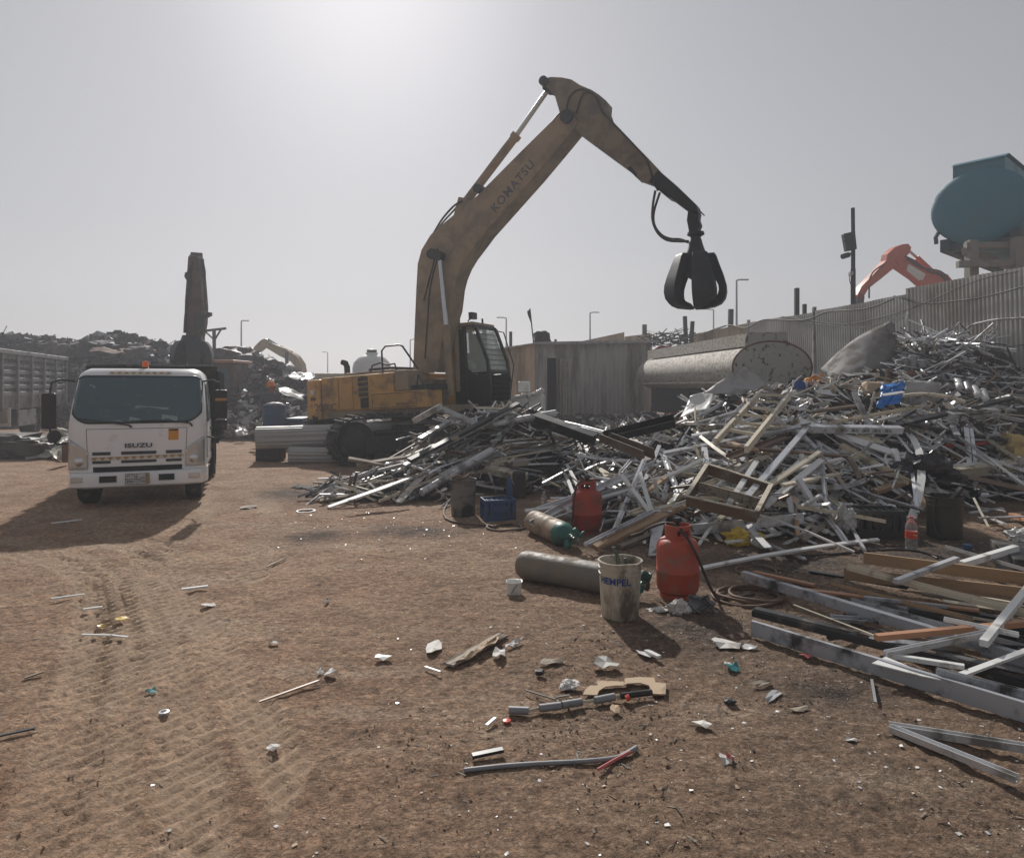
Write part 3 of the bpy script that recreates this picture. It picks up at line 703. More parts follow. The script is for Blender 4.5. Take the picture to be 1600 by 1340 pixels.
MB().box((1.5, 0.2, 0.35), (3.0, 2.0, 0.92)).box((5.6, 0.35, .4), (7.8, 2.0, .9)).build('underbody', M['drumb'], trl, bevel=.04)
MB().box((6.0, -.02, .42), (7.6, .02, .9)).build('side_guard', M['trail'], trl)
# crumpled pale sheet, and low dark platform in front of the trailer
def crumple(name, pts4, mat_, label, cat, amp=0.08, nu=14, nv=10, seed=0, sag=0.0, group=None, sc=1.6, solid=0.008):
    a, b, c, d = [Vector(p) for p in pts4]
    def fn(u, v):
        p = (a * (1-u) + b * u) * (1 - v) + (d * (1-u) + c * u) * v
        n3 = noise.noise_vector(Vector((u * sc * 2 + seed, v * sc * 2, seed * 1.7)))
        n4 = noise.noise_vector(Vector((u * sc * 5 + seed, v * sc * 5, seed * 2.7)))
        return p + n3 * amp + n4 * amp * 0.45 - Vector((0, 0, sag * 4 * u * (1 - u)))
    o = MB().grid(fn, nu, nv).build(name, mat_, smooth=25, solid=solid)
    return tag(o, label, cat, group)
crumple('crumpled_sheet', [P(48, 712, 15.4), P(104, 714, 14.9), P(100, 682, 16.3), P(52, 684, 16.2)], M['tarp'], 'crumpled pale metal sheet on the ground left of the white truck', 'sheet', 0.16, seed=3)
crumple('bent_sheet', [P(80, 690, 16.6), P(110, 700, 16.2), P(104, 672, 17), P(76, 676, 17.2)], M['tarp'], 'folded greenish sheet behind the crumpled pale sheet by the truck', 'sheet', 0.2, seed=8)
rpm = MB().bar(P(104, 722, 14.2), P(104, 690, 14.2), 0.12, 0.12).build('rusty_post', M['shredr']); tag(rpm, 'short rusty upright post beside the headlight of the white truck', 'post')
for k, (x, y, w_, h_, lab) in enumerate(((-20, 716, 1.3, .55, 'large dark crushed block on the ground at the left edge below the trailer'), (30, 717, .8, .42, 'dark crushed block beneath the trailer mudflap'), (58, 714, .55, .34, 'small dark crushed block left of the crumpled pale sheet'))):
    g = G(x, y); m = MB()
    def fn(u, v, g=g, w_=w_, h_=h_, k=k):
        a = 2*math.pi*u; b = math.pi*(v - .5); q = Vector((math.cos(a)*math.cos(b), math.sin(a)*math.cos(b), math.sin(b)))
        q = Vector([math.copysign(abs(c) ** .45, c) for c in q]) * (1 + .3 * noise.noise(q * 2.5 + Vector((k * 7, 0, 0))))
        return g + Vector((q.x * w_ * .7, q.y * .5 + .4, max(0, q.z * h_ * .5 + h_ * .5)))
    tag(m.grid(fn, 25, 15).build('crushed_block', M['drumb'], smooth=25), lab, 'scrap')
tag(MB().bar(G(40, 716, .05), G(108, 707, .1), 0.05, 0.05).build('steel_tube', M['alu2']), 'thin pale tube lying in front of the crumpled sheet by the truck', 'tube')
# ================================================================== yellow grapple excavator
EC = Vector((-2.25, 16.4, 0.0)); EH = R(-27); EU = R(30)
EM = Matrix.Translation(EC)
exc = thing('grapple_excavator', 'large yellow tracked excavator holding a dark grapple high over the scrap', 'excavator', EM)
HM = Matrix.Translation(EC) @ Matrix.Rotation(EH, 4, 'Z') @ Matrix.Rotation(R(-3.6), 4, 'Y')   # house frame: x forward, y left, z up
UM = Matrix.Translation(EC) @ Matrix.Rotation(EU, 4, 'Z') @ Matrix.Rotation(R(-2.0), 4, 'Y')
fw = Vector((math.cos(EH), math.sin(EH), 0)); lf = Vector((-math.sin(EH), math.cos(EH), 0))
def bp_(px, py, off=0.0):
    """point where the ray through a photo pixel meets the boom's vertical plane, shifted sideways"""
    o = Vector((0, 0, H)); d = P(px, py, 1.0) - o
    c = EC + lf * off
    t = (c - o).dot(lf) / d.dot(lf)
    return o + d * t
def put(mb, name, m_, par=exc, MM=HM, **k):
    mb.v = [MM @ v for v in mb.v]
    return mb.build(name, m_, par, world=True, **k)
# undercarriage
for s in (-1, 1):
    Lh, r_ = 1.92, 0.51
    tm = MB(); path = []
    N_ = 46; per = 4 * Lh + 2 * math.pi * r_
    def tp(q):
        q = q % per
        if q < 2 * Lh: return Vector((-Lh + q, 0, r_)), Vector((0, 0, 1))
        q -= 2 * Lh
        if q < math.pi * r_: a = q / r_; return Vector((Lh + r_ * math.sin(a), 0, r_ * math.cos(a))), Vector((math.sin(a), 0, math.cos(a)))
        q -= math.pi * r_
        if q < 2 * Lh: return Vector((Lh - q, 0, -r_)), Vector((0, 0, -1))
        q -= 2 * Lh
        a = q / r_; return Vector((-Lh - r_ * math.sin(a), 0, -r_ * math.cos(a))), Vector((-math.sin(a), 0, -math.cos(a)))
    for k in range(N_):
        c, nn = tp(per * k / N_); tt = Vector((0, 1, 0)).cross(nn)
        mm = Matrix((tt, Vector((0, 1, 0)), nn)).transposed().to_4x4(); mm.translation = c
        hl_ = per / N_ / 2 * 0.94
        tm.box((-hl_, -0.33, -0.045), (hl_, 0.33, 0.0), 0, mm)
        tm.box((-hl_ * 0.9, -0.33, 0.0), (-hl_ * 0.9 + 0.026, 0.33, 0.05), 0, mm)
        tm.box((hl_ * 0.1, -0.33, 0.0), (hl_ * 0.1 + 0.02, 0.33, 0.03), 0, mm)
    MM = UM @ Matrix.Translation((0, s * 1.2, r_ + 0.05))
    trk_ = put(tm, 'crawler_track', M['rub'], MM=MM)
    fm = MB().box((-1.75, -0.22, -0.28), (1.75, 0.22, 0.10)).box((-1.5, -.15, .10), (1.5, .15, .2))
    put(fm, 'track_frame', M['steel'], MM=MM, bevel=0.03)
    for x, rr in ((-Lh, 0.41), (Lh, 0.39)):
        wm = MB().lathe([(0.03, -0.16), (rr * .55, -0.18), (rr * .6, -.12), (rr * 0.9, -0.10), (rr, -.07), (rr, .07), (rr * 0.9, 0.10), (rr * .55, .18), (0.03, .16)], 22, M=Matrix.Translation((x, 0, 0)) @ Matrix.Rotation(R(90), 4, 'X'))
        put(wm, 'sprocket', M['steel'], MM=MM, smooth=40)
    for k in range(7):
        wm = MB().lathe([(0.03, -0.25), (0.12, -0.25), (0.12, .25), (.03, .25)], 14, M=Matrix.Translation((-1.45 + k * 0.48, 0, -0.33)) @ Matrix.Rotation(R(90), 4, 'X'))
        put(wm, 'track_roller', M['steel'], MM=MM, smooth=40)
put(MB().box((-0.9, -1.0, 0.45), (0.9, 1.0, 0.80)).lathe([(0.62, 0.80), (0.62, 1.02)], 24), 'carbody', M['steel'], MM=UM, bevel=0.02)
# house
HB = 1.05
cwp = []
for k in range(9):
    a = math.pi * (0.5 + k / 8); cwp.append((-2.05 + 0.55 * math.cos(a), 0.86 * 1.36 / 0.86 * math.sin(a)))
cw = MB().prism([(-1.75, -1.37)] + [(x, y) for x, y in cwp][::-1] + [(-1.75, 1.37)], 0.96, M=Matrix.Translation((0, 0, HB + 0.40)))
cwo = put(cw, 'counterweight', M['yel'], bevel=0.05)
put(MB().box((-1.748, -1.30, HB - 0.06), (1.55, 1.30, HB + 0.10)), 'deck', M['yelw'], bevel=0.01)
hd = MB().box((-1.745, -1.33, HB + 0.101), (0.35, 1.33, HB + 0.90))
hood = put(hd, 'engine_housing', M['yel'], bevel=0.03)
put(MB().box((-1.4, -0.9, HB + 0.90), (0.0, 0.9, HB + 1.00)), 'engine_hood', M['yelw'], par=hood, bevel=0.03)
for a, b in ((-1.70, -1.22), (-1.19, -0.80)):
    d_ = put(MB().box((a, -1.352, HB + 0.14), (b, -1.331, HB + 0.86)), 'side_door', M['yel'], par=hood, bevel=0.008)
vt = MB()
for k in range(4): vt.box((-0.62, -1.348, HB + 0.40 + k * 0.12), (-0.36, -1.331, HB + 0.49 + k * 0.12))
vt.box((-0.58, -1.348, HB + 0.14), (-0.36, -1.331, HB + 0.37))
put(vt, 'vent', M['hole'], par=hood)
ls = MB()
for k in range(4):
    for j in range(3): ls.box((-0.62, -1.352, HB + 0.41 + k * 0.12 + j * .03), (-0.36, -1.347, HB + 0.416 + k * 0.12 + j * .03))
put(ls, 'louvre', M['yelw'], par=hood)
# side walk box with lettering, toolbox and tank in front of the housing
tb = put(MB().box((-0.25, -1.40, HB + 0.08), (1.25, -0.75, HB + 0.46)), 'side_box', M['yel'], bevel=0.02)
put(MB().tube([(-0.2, -1.405, HB + .12), (-0.2, -1.405, HB + .43), (1.0, -1.405, HB + .43), (1.0, -1.405, HB + .12), (-.2, -1.405, HB + .12)], 0.006, 5), 'panel_gap', M['ink'], par=tb)
put(MB().box((0.36, -1.30, HB + 0.47), (0.72, -0.6, HB + 0.93)), 'fuel_tank', M['yelw'], bevel=0.03)
put(MB().box((0.74, -1.20, HB + 0.47), (1.3, -0.6, HB + 0.58)).tube([(0.9, -1.25, HB + .5), (1.0, -1.28, HB + .8), (1.12, -1.3, HB + .62), (1.2, -1.3, HB + .45)], 0.02, 6), 'valve_block', M['steel'])
LM = lambda x, z, y=-1.41: HM @ Matrix.Translation((x, y, z)) @ Matrix.Rotation(R(90), 4, 'X')
EI = EM.inverted()
text('KOMATSU', 0.085, M['bletter'], tb, EI @ LM(0.72, HB + 0.18) @ Matrix.Diagonal((1.3, 1, 1, 1)), 'lettering')
text('200LC', 0.24, M['bletter'], cwo, EI @ LM(-1.60, HB + 0.20, -1.375), 'lettering', 0.004)
put(MB().box((-2.06, -1.377, HB + .52), (-1.93, -1.372, HB + .64)), 'sticker', M['paper'], par=cwo)
put(MB().box((-2.05, -1.377, HB + .38), (-1.90, -1.372, HB + .46)), 'sticker', M['orgd'], par=cwo)
# exhaust, air cleaner, hand rail on the hood
put(MB().tube([(-1.9, -.2, HB + .8), (-1.9, -.2, HB + 1.2), (-1.94, -.2, HB + 1.3), (-2.04, -.2, HB + 1.34)], 0.075, 12), 'exhaust_pipe', M['steel'], smooth=40)
put(MB().tube([(-0.1, -1.1, HB + .9), (-0.1, -1.1, HB + 1.42), (0.0, -1.08, HB + 1.52), (0.36, -1.05, HB + 1.52), (0.45, -1.05, HB + 1.48), (0.8, -1.0, HB + 0.95)], 0.022, 7), 'hand_rail', M['blk'], smooth=40)
put(MB().tube([(-0.6, -.9, HB + .98), (-0.55, -.9, HB + 1.12), (-0.3, -.9, HB + 1.17), (-.1, -.9, HB + 1.1), (0.1, -.9, HB + 1.12), (.15, -.9, HB + .92)], 0.02, 7).box((-0.9, -.6, HB + 1.0), (-0.2, .5, HB + 1.08)), 'hood_clutter', M['steel'], smooth=40)
# cab
cx0, cx1, cy0, cy1, cz0, cz1 = 0.82, 1.86, 0.36, 1.36, HB + 0.10, HB + 1.98
side = [(cx0, cz0), (cx1 - 0.04, cz0), (cx1 + .02, cz0 + 0.45), (cx1 - 0.02, cz0 + 1.0), (cx1 - 0.30, cz1 - 0.06), (cx1 - 0.42, cz1), (cx0 + 0.05, cz1), (cx0, cz1 - 0.08)]
XZ = lambda y: Matrix(((1, 0, 0, 0), (0, 0, -1, y), (0, 1, 0, 0), (0, 0, 0, 1)))
cabm = MB()
# frame only: four posts, sills and roof so that the windows are see-through
def cabbar(a, b, w, h): cabm.bar(a, b, w, h)
for y in (cy0, cy1):
    for (a, b) in zip(side, side[1:] + side[:1]):
        cabm.bar((a[0], y, a[1]), (b[0], y, b[1]), 0.075, 0.075)
    cabm.bar((cx0 + 0.42, y, cz0 + .02), (cx0 + 0.42, y, cz1 - .02), 0.07, 0.12)
    cabm.prism([(cx0, cz0), (cx1 - .04, cz0), (cx1 + .02, cz0 + .45), (cx1, cz0 + .70), (cx0 + .62, cz0 + .70), (cx0 + .55, cz0 + .80), (cx0, cz0 + .80)], 0.05, M=XZ(y))
    cabm.prism([(cx0, cz0 + .78), (cx0 + .40, cz0 + .78), (cx0 + .36, cz1 - .1), (cx0, cz1 - .1)], 0.04, M=XZ(y))
for (x, z) in ((cx0, cz0), (cx1 - .04, cz0), (cx1 - .02, cz0 + .72), (cx1 - .36, cz1 - .04), (cx0, cz1 - .04)):
    cabm.bar((x, cy0, z), (x, cy1, z), 0.075, 0.075)
cabm.box((cx0, cy0, cz0 - .06), (cx1 - .04, cy1, cz0 + .04))
cabm.box((cx0 - .02, cy0 + .03, cz0 + .03), (cx0 + .02, cy1 - .03, cz0 + .95))
cabo = put(cabm, 'cab', M['blk'], bevel=0.012)
put(MB().box((cx0 - .02, cy0 - .05, cz1 - .03), (cx1 - 0.34, cy1 + .05, cz1 + .07)), 'cab_roof', M['yelw'], par=cabo, bevel=0.04)
put(MB().bar((cx0 + .0, cy0 - .055, cz0 - .1), (cx0 + .0, cy0 - .055, cz1 - .05), 0.03, 0.22, up=(1, 0, 0)), 'rear_pillar', M['yel'], par=cabo)
put(MB().box((cx0 - .1, cy0 - .02, cz0 - .28), (cx1 + .02, cy1 + .02, cz0 - .065)), 'cab_floor', M['yelw'], par=cabo, bevel=.02)
for y in (cy0 - .0, cy1 + .0):
    put(MB().prism([(cx0 + .48, cz0 + .84), (cx0 + .60, cz0 + .74), (cx1 - .06, cz0 + .74), (cx1 - .06, cz0 + 1.0), (cx1 - .36, cz1 - .12), (cx0 + .48, cz1 - .12)], 0.012, M=XZ(y)), 'side_window', M['pale'], par=cabo)
wf = MB().add([(cx1 - .01, cy0 + .04, cz0 + .76), (cx1 - .01, cy1 - .04, cz0 + .76), (cx1 - .33, cy1 - .04, cz1 - .08), (cx1 - .33, cy0 + .04, cz1 - .08)], [(0, 1, 2, 3)])
wfo = put(wf, 'front_window', M['pale'], par=cabo, solid=0.01)
gd = MB()
for k in range(14):
    t = k / 13; x = cx1 + .04 - .32 * max(0, (t - .3) / .7); z = cz0 + .15 + (cz1 - cz0 - .25) * t
    gd.bar((x, cy0, z), (x, cy1, z), 0.010, 0.012)
put(gd, 'window_guard', M['blk'], par=cabo)
st_ = MB().box((1.0, .62, cz0 + .3), (1.4, 1.1, cz0 + .5)).box((0.98, .62, cz0 + .5), (1.1, 1.1, cz0 + 1.05)).box((1.0, .7, cz0 + 1.06), (1.08, 1.0, cz0 + 1.25))
put(st_, 'seat', M['blk'], par=cabo, bevel=.03)
put(MB().tube([(1.44, cy1, cz1 - .06), (1.72, cy1 + .12, cz1 - .14), (1.96, cy1 + .10, cz0 + .9), (1.86, cy1, cz0 + .1)], 0.016, 6), 'grab_rail', M['blk'], par=cabo)
put(MB().tube([(1.15, .7, cz1 + .05), (1.18, .7, cz1 + .16), (1.3, .7, cz1 + .2)], 0.018, 6).box((1.26, .58, cz1 + .17), (1.36, .82, cz1 + .33)), 'work_lamp', M['blk'], par=cabo)
put(MB().tube([(1.4, 1.0, cz1 + .05), (1.4, 1.0, cz1 + .2)], 0.025, 6), 'antenna', M['blk'], par=cabo)
# boom: traced outline in its own plane, real box thickness
def plate(pts, width, name, mt, off=0.0, par=exc, bevel=0.015, smooth=None):
    q = [bp_(x, y, off) for x, y in pts]
    return MB().slab3(q, lf * width).build(name, mt, par, world=True, bevel=bevel, smooth=smooth)
boom = plate([(655, 578), (657, 520), (660, 450), (662, 415), (668, 393), (682, 370), (705, 350), (754, 310), (824, 240), (868, 197), (880, 186), (893, 180), (903, 186), (908, 197), (903, 208), (890, 224), (845, 278), (789, 341), (765, 368), (751, 387), (738, 404), (729, 419), (722, 436), (718, 452), (714, 485), (706, 510), (698, 545), (693, 582)], 0.52, 'boom', M['yelw'], smooth=30)
for x, y, r_ in ((894, 190, 0.14), (686, 400, .12), (757, 300, .10)):
    c = bp_(x, y); MB().tube([c - lf * 0.36, c + lf * 0.36], r_, 16).build('pivot_pin', M['steel'], boom, world=True, smooth=40)
a = bp_(816, 268, -0.263); b = bp_(780, 312, -0.263)
rx = (a - b).normalized(); rz = -lf; ry = rz.cross(rx); tmx = Matrix((rx, ry, rz)).transposed().to_4x4(); tmx.translation = (a + b) / 2 + (bp_(803, 293, -.263) - (a + b) / 2) * 0.6
text('KOMATSU', 0.27, M['bletter'], boom, EI @ tmx @ Matrix.Diagonal((1.0, 1.05, 1, 1)), 'lettering', 0.003, bold=0.004)
base = put(MB().box((-.15, -.42, HB + .1), (0.75, -.30, HB + .75)).box((-.15, .24, HB + .1), (0.75, .34, HB + .75)), 'boom_bracket', M['yelw'], bevel=.02)
def cyl(p0, p1, pm, off, r1, r2, nm):
    a, b, c = bp_(*p0, off), bp_(*p1, off), bp_(*pm, off)
    o = MB().tube([a, c], r1, 14).tube([c - (c - a).normalized() * .12, c], r1 * 1.25, 14).build(nm, M['yelw'], exc, world=True, smooth=40)
    MB().tube([c, b], r2, 12).build('piston_rod', M['chrome'], o, world=True, smooth=40)
    MB().tube([b - lf * .12, b + lf * .12], r2 * 2.0, 12).build('rod_eye', M['steel'], o, world=True, smooth=40)
    return o
cyl((704, 618), (687, 400), (697, 508), -0.36, 0.085, 0.055, 'boom_cylinder')
cyl((716, 612), (690, 404), (712, 498), 0.36, 0.085, 0.055, 'boom_cylinder')
cyl((726, 318), (858, 138), (808, 210), 0.0, 0.10, 0.055, 'arm_cylinder')
plate([(712, 348), (722, 310), (732, 312), (752, 318)], 0.34, 'cylinder_bracket', M['yelw'])
# arm
arm = plate([(854, 137), (856, 129), (866, 126), (884, 127), (898, 130), (912, 139), (929, 146), (940, 153), (952, 163), (951, 176), (955, 188), (985, 219), (1020, 255), (1033, 269), (1018, 288), (999, 281), (985, 268), (960, 250), (930, 228), (903, 208), (890, 196), (880, 181), (873, 157), (861, 143)], 0.42, 'arm', M['armd'], smooth=30)
plate([(1033, 270), (1062, 295), (1091, 323), (1094, 336), (1076, 331), (1052, 313), (1046, 311), (1019, 289)], 0.36, 'arm_tip', M['grap'], smooth=30)
plate([(985, 268), (999, 282), (1000, 276), (990, 264)], 0.5, 'arm_stop', M['steel'])
c = bp_(857, 134); MB().tube([c - lf * .3, c + lf * .3], .1, 14).build('pivot_pin', M['steel'], arm, world=True, smooth=40)
c = bp_(894, 190); MB().tube([c - lf * .34, c + lf * .34], .13, 16).build('pivot_pin', M['steel'], arm, world=True, smooth=40)
# hoses along boom, arm and to the grapple
def hose(pts, off, r_, nm='hydraulic_hose', par=exc, mt='hose', sm=4):
    q = [bp_(x, y, off) for x, y in pts]
    return MB().tube(smooth_path(q, sm), r_, 7).build(nm, M[mt], par, world=True, smooth=60)
def smooth_path(q, sub=4):
    q = [Vector(p) for p in q]; out = []
    for i in range(len(q) - 1):
        p0 = q[max(0, i-1)]; p1 = q[i]; p2 = q[i+1]; p3 = q[min(len(q)-1, i+2)]
        for k in range(sub):
            t = k / sub
            out.append(0.5 * ((2*p1) + (p2-p0)*t + (2*p0-5*p1+4*p2-p3)*t*t + (3*p1-p0-3*p2+p3)*t**3))
    out.append(q[-1]); return out
hose([(652, 596), (655, 540), (656, 480), (657, 415), (666, 385), (679, 362), (692, 341), (709, 322), (722, 314)], -0.2, 0.024)
hose([(664, 560), (668, 500), (672, 450), (682, 408), (688, 398)], -0.275, 0.016)
hose([(900, 178), (912, 146), (930, 150), (940, 172), (950, 184), (990, 226), (1010, 250), (1022, 285), (1028, 298)], -0.225, 0.018)
hose([(884, 176), (890, 152), (905, 140), (922, 143)], -0.225, 0.018)
MB().tube([bp_(690, 420, -.268), bp_(716, 372, -.268)], .012, 5).build('weld_seam', M['yelw'], boom, world=True)
MB().tube([bp_(735, 392, -.266), bp_(697, 368, -.266)], .010, 5).build('weld_seam', M['yelw'], boom, world=True)
hose([(654, 600), (656, 560), (659, 500), (659, 440), (664, 400), (680, 368), (690, 350), (708, 330), (718, 318)], 0.12, 0.022)
hose([(662, 470), (680, 400), (684, 388)], -0.27, 0.018)
hose([(690, 373), (754, 309), (824, 239), (870, 188), (878, 180)], -0.1, 0.02)
hose([(700, 362), (754, 305), (824, 234), (872, 180), (890, 160), (910, 140), (925, 150), (935, 170), (945, 190)], 0.12, 0.02)
hose([(745, 322), (800, 262), (850, 214), (866, 194)], -0.2, 0.028, 'steel_pipe')
hose([(1024, 298), (1020, 322), (1020, 345), (1028, 364), (1042, 375), (1060, 377), (1076, 377)], -0.18, 0.026)
hose([(1031, 301), (1022, 330), (1022, 350), (1032, 366), (1046, 373), (1062, 374), (1076, 379)], -0.05, 0.026)
MB().tube([bp_(1092, 328), bp_(1101, 337)], 0.012, 5).build('grease_pipe', M['blk'], exc, world=True)
# grapple
g0 = bp_(1086, 335); gs = g0.y / F
gc = bp_(1087, 401)
gx = MB()
plate([(1077, 330), (1094, 334), (1093, 343), (1096, 352), (1092, 361), (1091, 369), (1079, 368), (1077, 356), (1075, 346)], 0.26, 'grapple_link', M['grap'], bevel=.02)
GM = Matrix.Translation(Vector((gc.x, gc.y, 0)))
zt = lambda py: H - (py - CY) * gs
hub = MB().lathe([(0.05, zt(362)), (0.16, zt(363)), (0.17, zt(367)), (0.10, zt(370)), (0.10, zt(373)), (0.115, zt(375)), (0.13, zt(380)), (0.17, zt(390)), (0.22, zt(398)), (0.235, zt(402)), (0.24, zt(428)), (0.10, zt(436)), (0.02, zt(437))], 16, M=GM)
gro = hub.build('grapple', M['grap'], exc, world=True, smooth=35)
tine_o = [(0.19, 398), (0.36, 398), (0.40, 403), (0.46, 417), (0.53, 432), (0.58, 446), (0.59, 457), (0.565, 467), (0.49, 475.5), (0.36, 480.5), (0.20, 482.5), (0.05, 483)]
tine_i = [(0.19, 412), (0.22, 416), (0.25, 422), (0.30, 430), (0.38, 439), (0.435, 448), (0.445, 456), (0.42, 463), (0.355, 468.5), (0.26, 472.5), (0.14, 475), (0.05, 480)]
wd_ = [0.12, 0.14, 0.15, 0.175, 0.20, 0.215, 0.215, 0.20, 0.17, 0.13, 0.085, 0.03]
for k in range(5):
    a_ = R(-92 + 72 * k); ca, sa = math.cos(a_), math.sin(a_)
    tmb = MB(); vs_ = []
    for (ro, yo), (ri, yi), w_ in zip(tine_o, tine_i, wd_):
        for r_, y_, s_ in ((ro, yo, -1), (ro, yo, 1), (ri, yi, 1), (ri, yi, -1)):
            ww = w_ * s_ * (1.0 if (r_, y_) == (ro, yo) else 0.8)
            vs_.append((gc.x + r_ * ca - ww * sa, gc.y + r_ * sa + ww * ca, zt(y_)))
    n_ = len(tine_o); fs_ = [(0, 1, 2, 3), tuple(4*(n_-1) + i for i in (3, 2, 1, 0))]
    for i in range(n_ - 1):
        for j in range(4): fs_.append((4*i+j, 4*(i+1)+j, 4*(i+1)+(j+1) % 4, 4*i+(j+1) % 4))
    to = tmb.add(vs_, fs_).build('grapple_tine', M['grap'], gro, world=True, bevel=0.012, smooth=30)

# ================================================================== dark excavator behind the truck, facing the camera
D2 = 23.0
dx = thing('dark_excavator', 'rusty dark excavator behind the white truck with its black grapple hanging in front', 'excavator', P(338, 600, 27.0) * Vector((1, 1, 0)) if False else Vector((P(338, 600, 27).x, 27, 0)))
def dp(px, py, d=D2): return P(px, py, d)
def polyplate(pts, d, th, name, mt, par, bevel=0.01, smooth=None, kw=None):
    q = [P(x, y, d) for x, y in pts]
    return MB().slab3(q, Vector((0, th, 0))).build(name, mt, par, world=True, bevel=bevel, smooth=smooth)
da = polyplate([(299, 402), (314, 402), (318, 440), (321, 480), (320, 505), (316, 525), (296, 527), (293, 500), (294, 470), (297, 430)], D2, 0.5, 'arm', M['orgd'], dx, .03)
polyplate([(299, 399), (302, 399), (303, 408), (299, 408)], D2 + .1, 0.3, 'arm_lug', M['steel'], dx); polyplate([(310, 399), (314, 399), (314, 408), (310, 408)], D2 + .1, .3, 'arm_lug', M['steel'], dx)
polyplate([(304, 488), (320, 488), (320, 505), (316, 522), (306, 524)], D2 - .32, .12, 'link', M['steel'], dx)
polyplate([(318, 489), (330, 488), (330, 493), (322, 497), (318, 500)], D2 - .2, .2, 'bracket', M['steel'], dx)
polyplate([(292, 427), (299, 424), (300, 434), (295, 440), (291, 433)], D2 - .1, .3, 'hose_clamp', M['steel'], dx)
for pts in ([(300, 410), (296, 425), (294, 440), (292, 470), (289, 500), (288, 520)], [(301, 408), (298, 424), (296, 450), (291, 480), (290, 520)], [(315, 408), (319, 430), (320, 450), (321, 470), (322, 485)], [(316, 406), (320, 425), (319, 445)]):
    MB().tube(smooth_path([dp(x, y, D2 - .3) for x, y in pts]), 0.035, 6).build('hydraulic_hose', M['hose'], dx, world=True, smooth=60)
# boom running back down behind the arm to the machine
q0, q1, q2 = P(307, 404, D2 + .35), P(309, 470, D2 + 3), P(312, 590, D2 + 4.6)
MB().bar(q0, q1, .38, .5, w2=.42, h2=.8).bar(q1, q2, .42, .8, w2=.45, h2=.6).build('boom', M['orgd'], dx, world=True, bevel=.02)
g2 = P(300, 540, D2); sc2 = D2 / F
hubm = MB().lathe([(0.05, H - (523 - CY) * sc2), (0.30, H - (524 - CY) * sc2), (0.34, H - (530 - CY) * sc2), (0.42, H - (540 - CY) * sc2), (0.42, H - (552 - CY) * sc2), (0.1, H - (556 - CY) * sc2)], 14, M=Matrix.Translation((g2.x, g2.y, 0)))
gg = hubm.build('grapple', M['grap'], dx, world=True, smooth=35)
to_ = [(0.25, 534), (0.46, 533), (0.58, 541), (0.66, 553), (0.66, 565), (0.58, 575), (0.35, 583), (0.1, 588)]
ti_ = [(0.25, 545), (0.34, 548), (0.42, 553), (0.46, 560), (0.45, 566), (0.38, 571), (0.25, 577), (0.08, 584)]
for k in range(5):
    a_ = R(-60 + 72 * k); ca, sa = math.cos(a_), math.sin(a_); vs_ = []
    for i_, ((ro, yo), (ri, yi)) in enumerate(zip(to_, ti_)):
        w_ = 0.24 - 0.2 * (i_ / 7) ** 2
        for r_, y_, s_ in ((ro, yo, -1), (ro, yo, 1), (ri, yi, 1), (ri, yi, -1)):
            vs_.append((g2.x + r_ * ca - w_ * s_ * sa, g2.y + r_ * sa + w_ * s_ * ca, H - (y_ - CY) * sc2))
    n_ = len(to_); fs_ = [(0, 1, 2, 3), tuple(4*(n_-1) + i for i in (3, 2, 1, 0))]
    for i in range(n_ - 1):
        for j in range(4): fs_.append((4*i+j, 4*(i+1)+j, 4*(i+1)+(j+1) % 4, 4*i+(j+1) % 4))
    MB().add(vs_, fs_).build('grapple_tine', M['grap'], gg, world=True, bevel=.015, smooth=30)
# its cab and house
def wbox(px0, px1, py0, py1, d0, d1, name, mt, par, bevel=0.03):
    a = P(px0, py1, d0); b = P(px1, py0, d0)
    return MB().box((a.x, d0, a.z), (b.x, d1, b.z)).build(name, mt, par, world=True, bevel=bevel)
dc = wbox(328, 363, 565, 650, 25.0, 26.6, 'cab', M['orgd'], dx, .08)
wbox(332, 357, 576, 606, 24.97, 25.0, 'cab_window', M['glass'], dc, 0)
wbox(334, 342, 582, 598, 24.95, 24.97, 'window_reflection', M['pale'], dc, 0) if False else None
wbox(332, 357, 612, 640, 24.97, 25.0, 'lower_window', M['glass'], dc, 0)
wbox(326, 365, 562, 567, 24.9, 26.7, 'cab_roof', M['terra'], dc, .03)
wbox(262, 327, 610, 655, 25.2, 28.5, 'house', M['orgd'], dx)
for x0, x1 in ((250, 285), (330, 366)): wbox(x0, x1, 655, 676, 24.5, 28, 'crawler_track', M['rub'], dx, .1)

# ================================================================== far pale excavator and the orange one beyond the fence
def farmachine(name, label, pts_boom, pts_arm, cylA, d, mt, ang, th, rootpx, w2=None):
    r0 = P(rootpx, 600, d); r0.z = gz(r0.x, r0.y)
    o = thing(name, label, 'excavator', r0)
    dirv = Vector((math.cos(ang), math.sin(ang), 0)); nrm = Vector((-math.sin(ang), math.cos(ang), 0))
    def pp(x, y, off=0):
        oo = Vector((0, 0, H)); dd = P(x, y, 1.0) - oo; c = r0 + nrm * off
        return oo + dd * ((c - oo).dot(nrm) / dd.dot(nrm))
    MB().slab3([pp(*p) for p in pts_boom], nrm * th).build('boom', mt, o, world=True, bevel=.02, smooth=30)
    MB().slab3([pp(*p) for p in pts_arm], nrm * th * .8).build('arm', mt, o, world=True, bevel=.02, smooth=30)
    a, m_, b = cylA
    c_ = MB().tube([pp(*a), pp(*m_)], th * .24, 10).build('arm_cylinder', mt, o, world=True, smooth=40)
    MB().tube([pp(*m_), pp(*b)], th * .13, 8).build('piston_rod', M['chrome'], c_, world=True, smooth=40)
    return o, pp, nrm
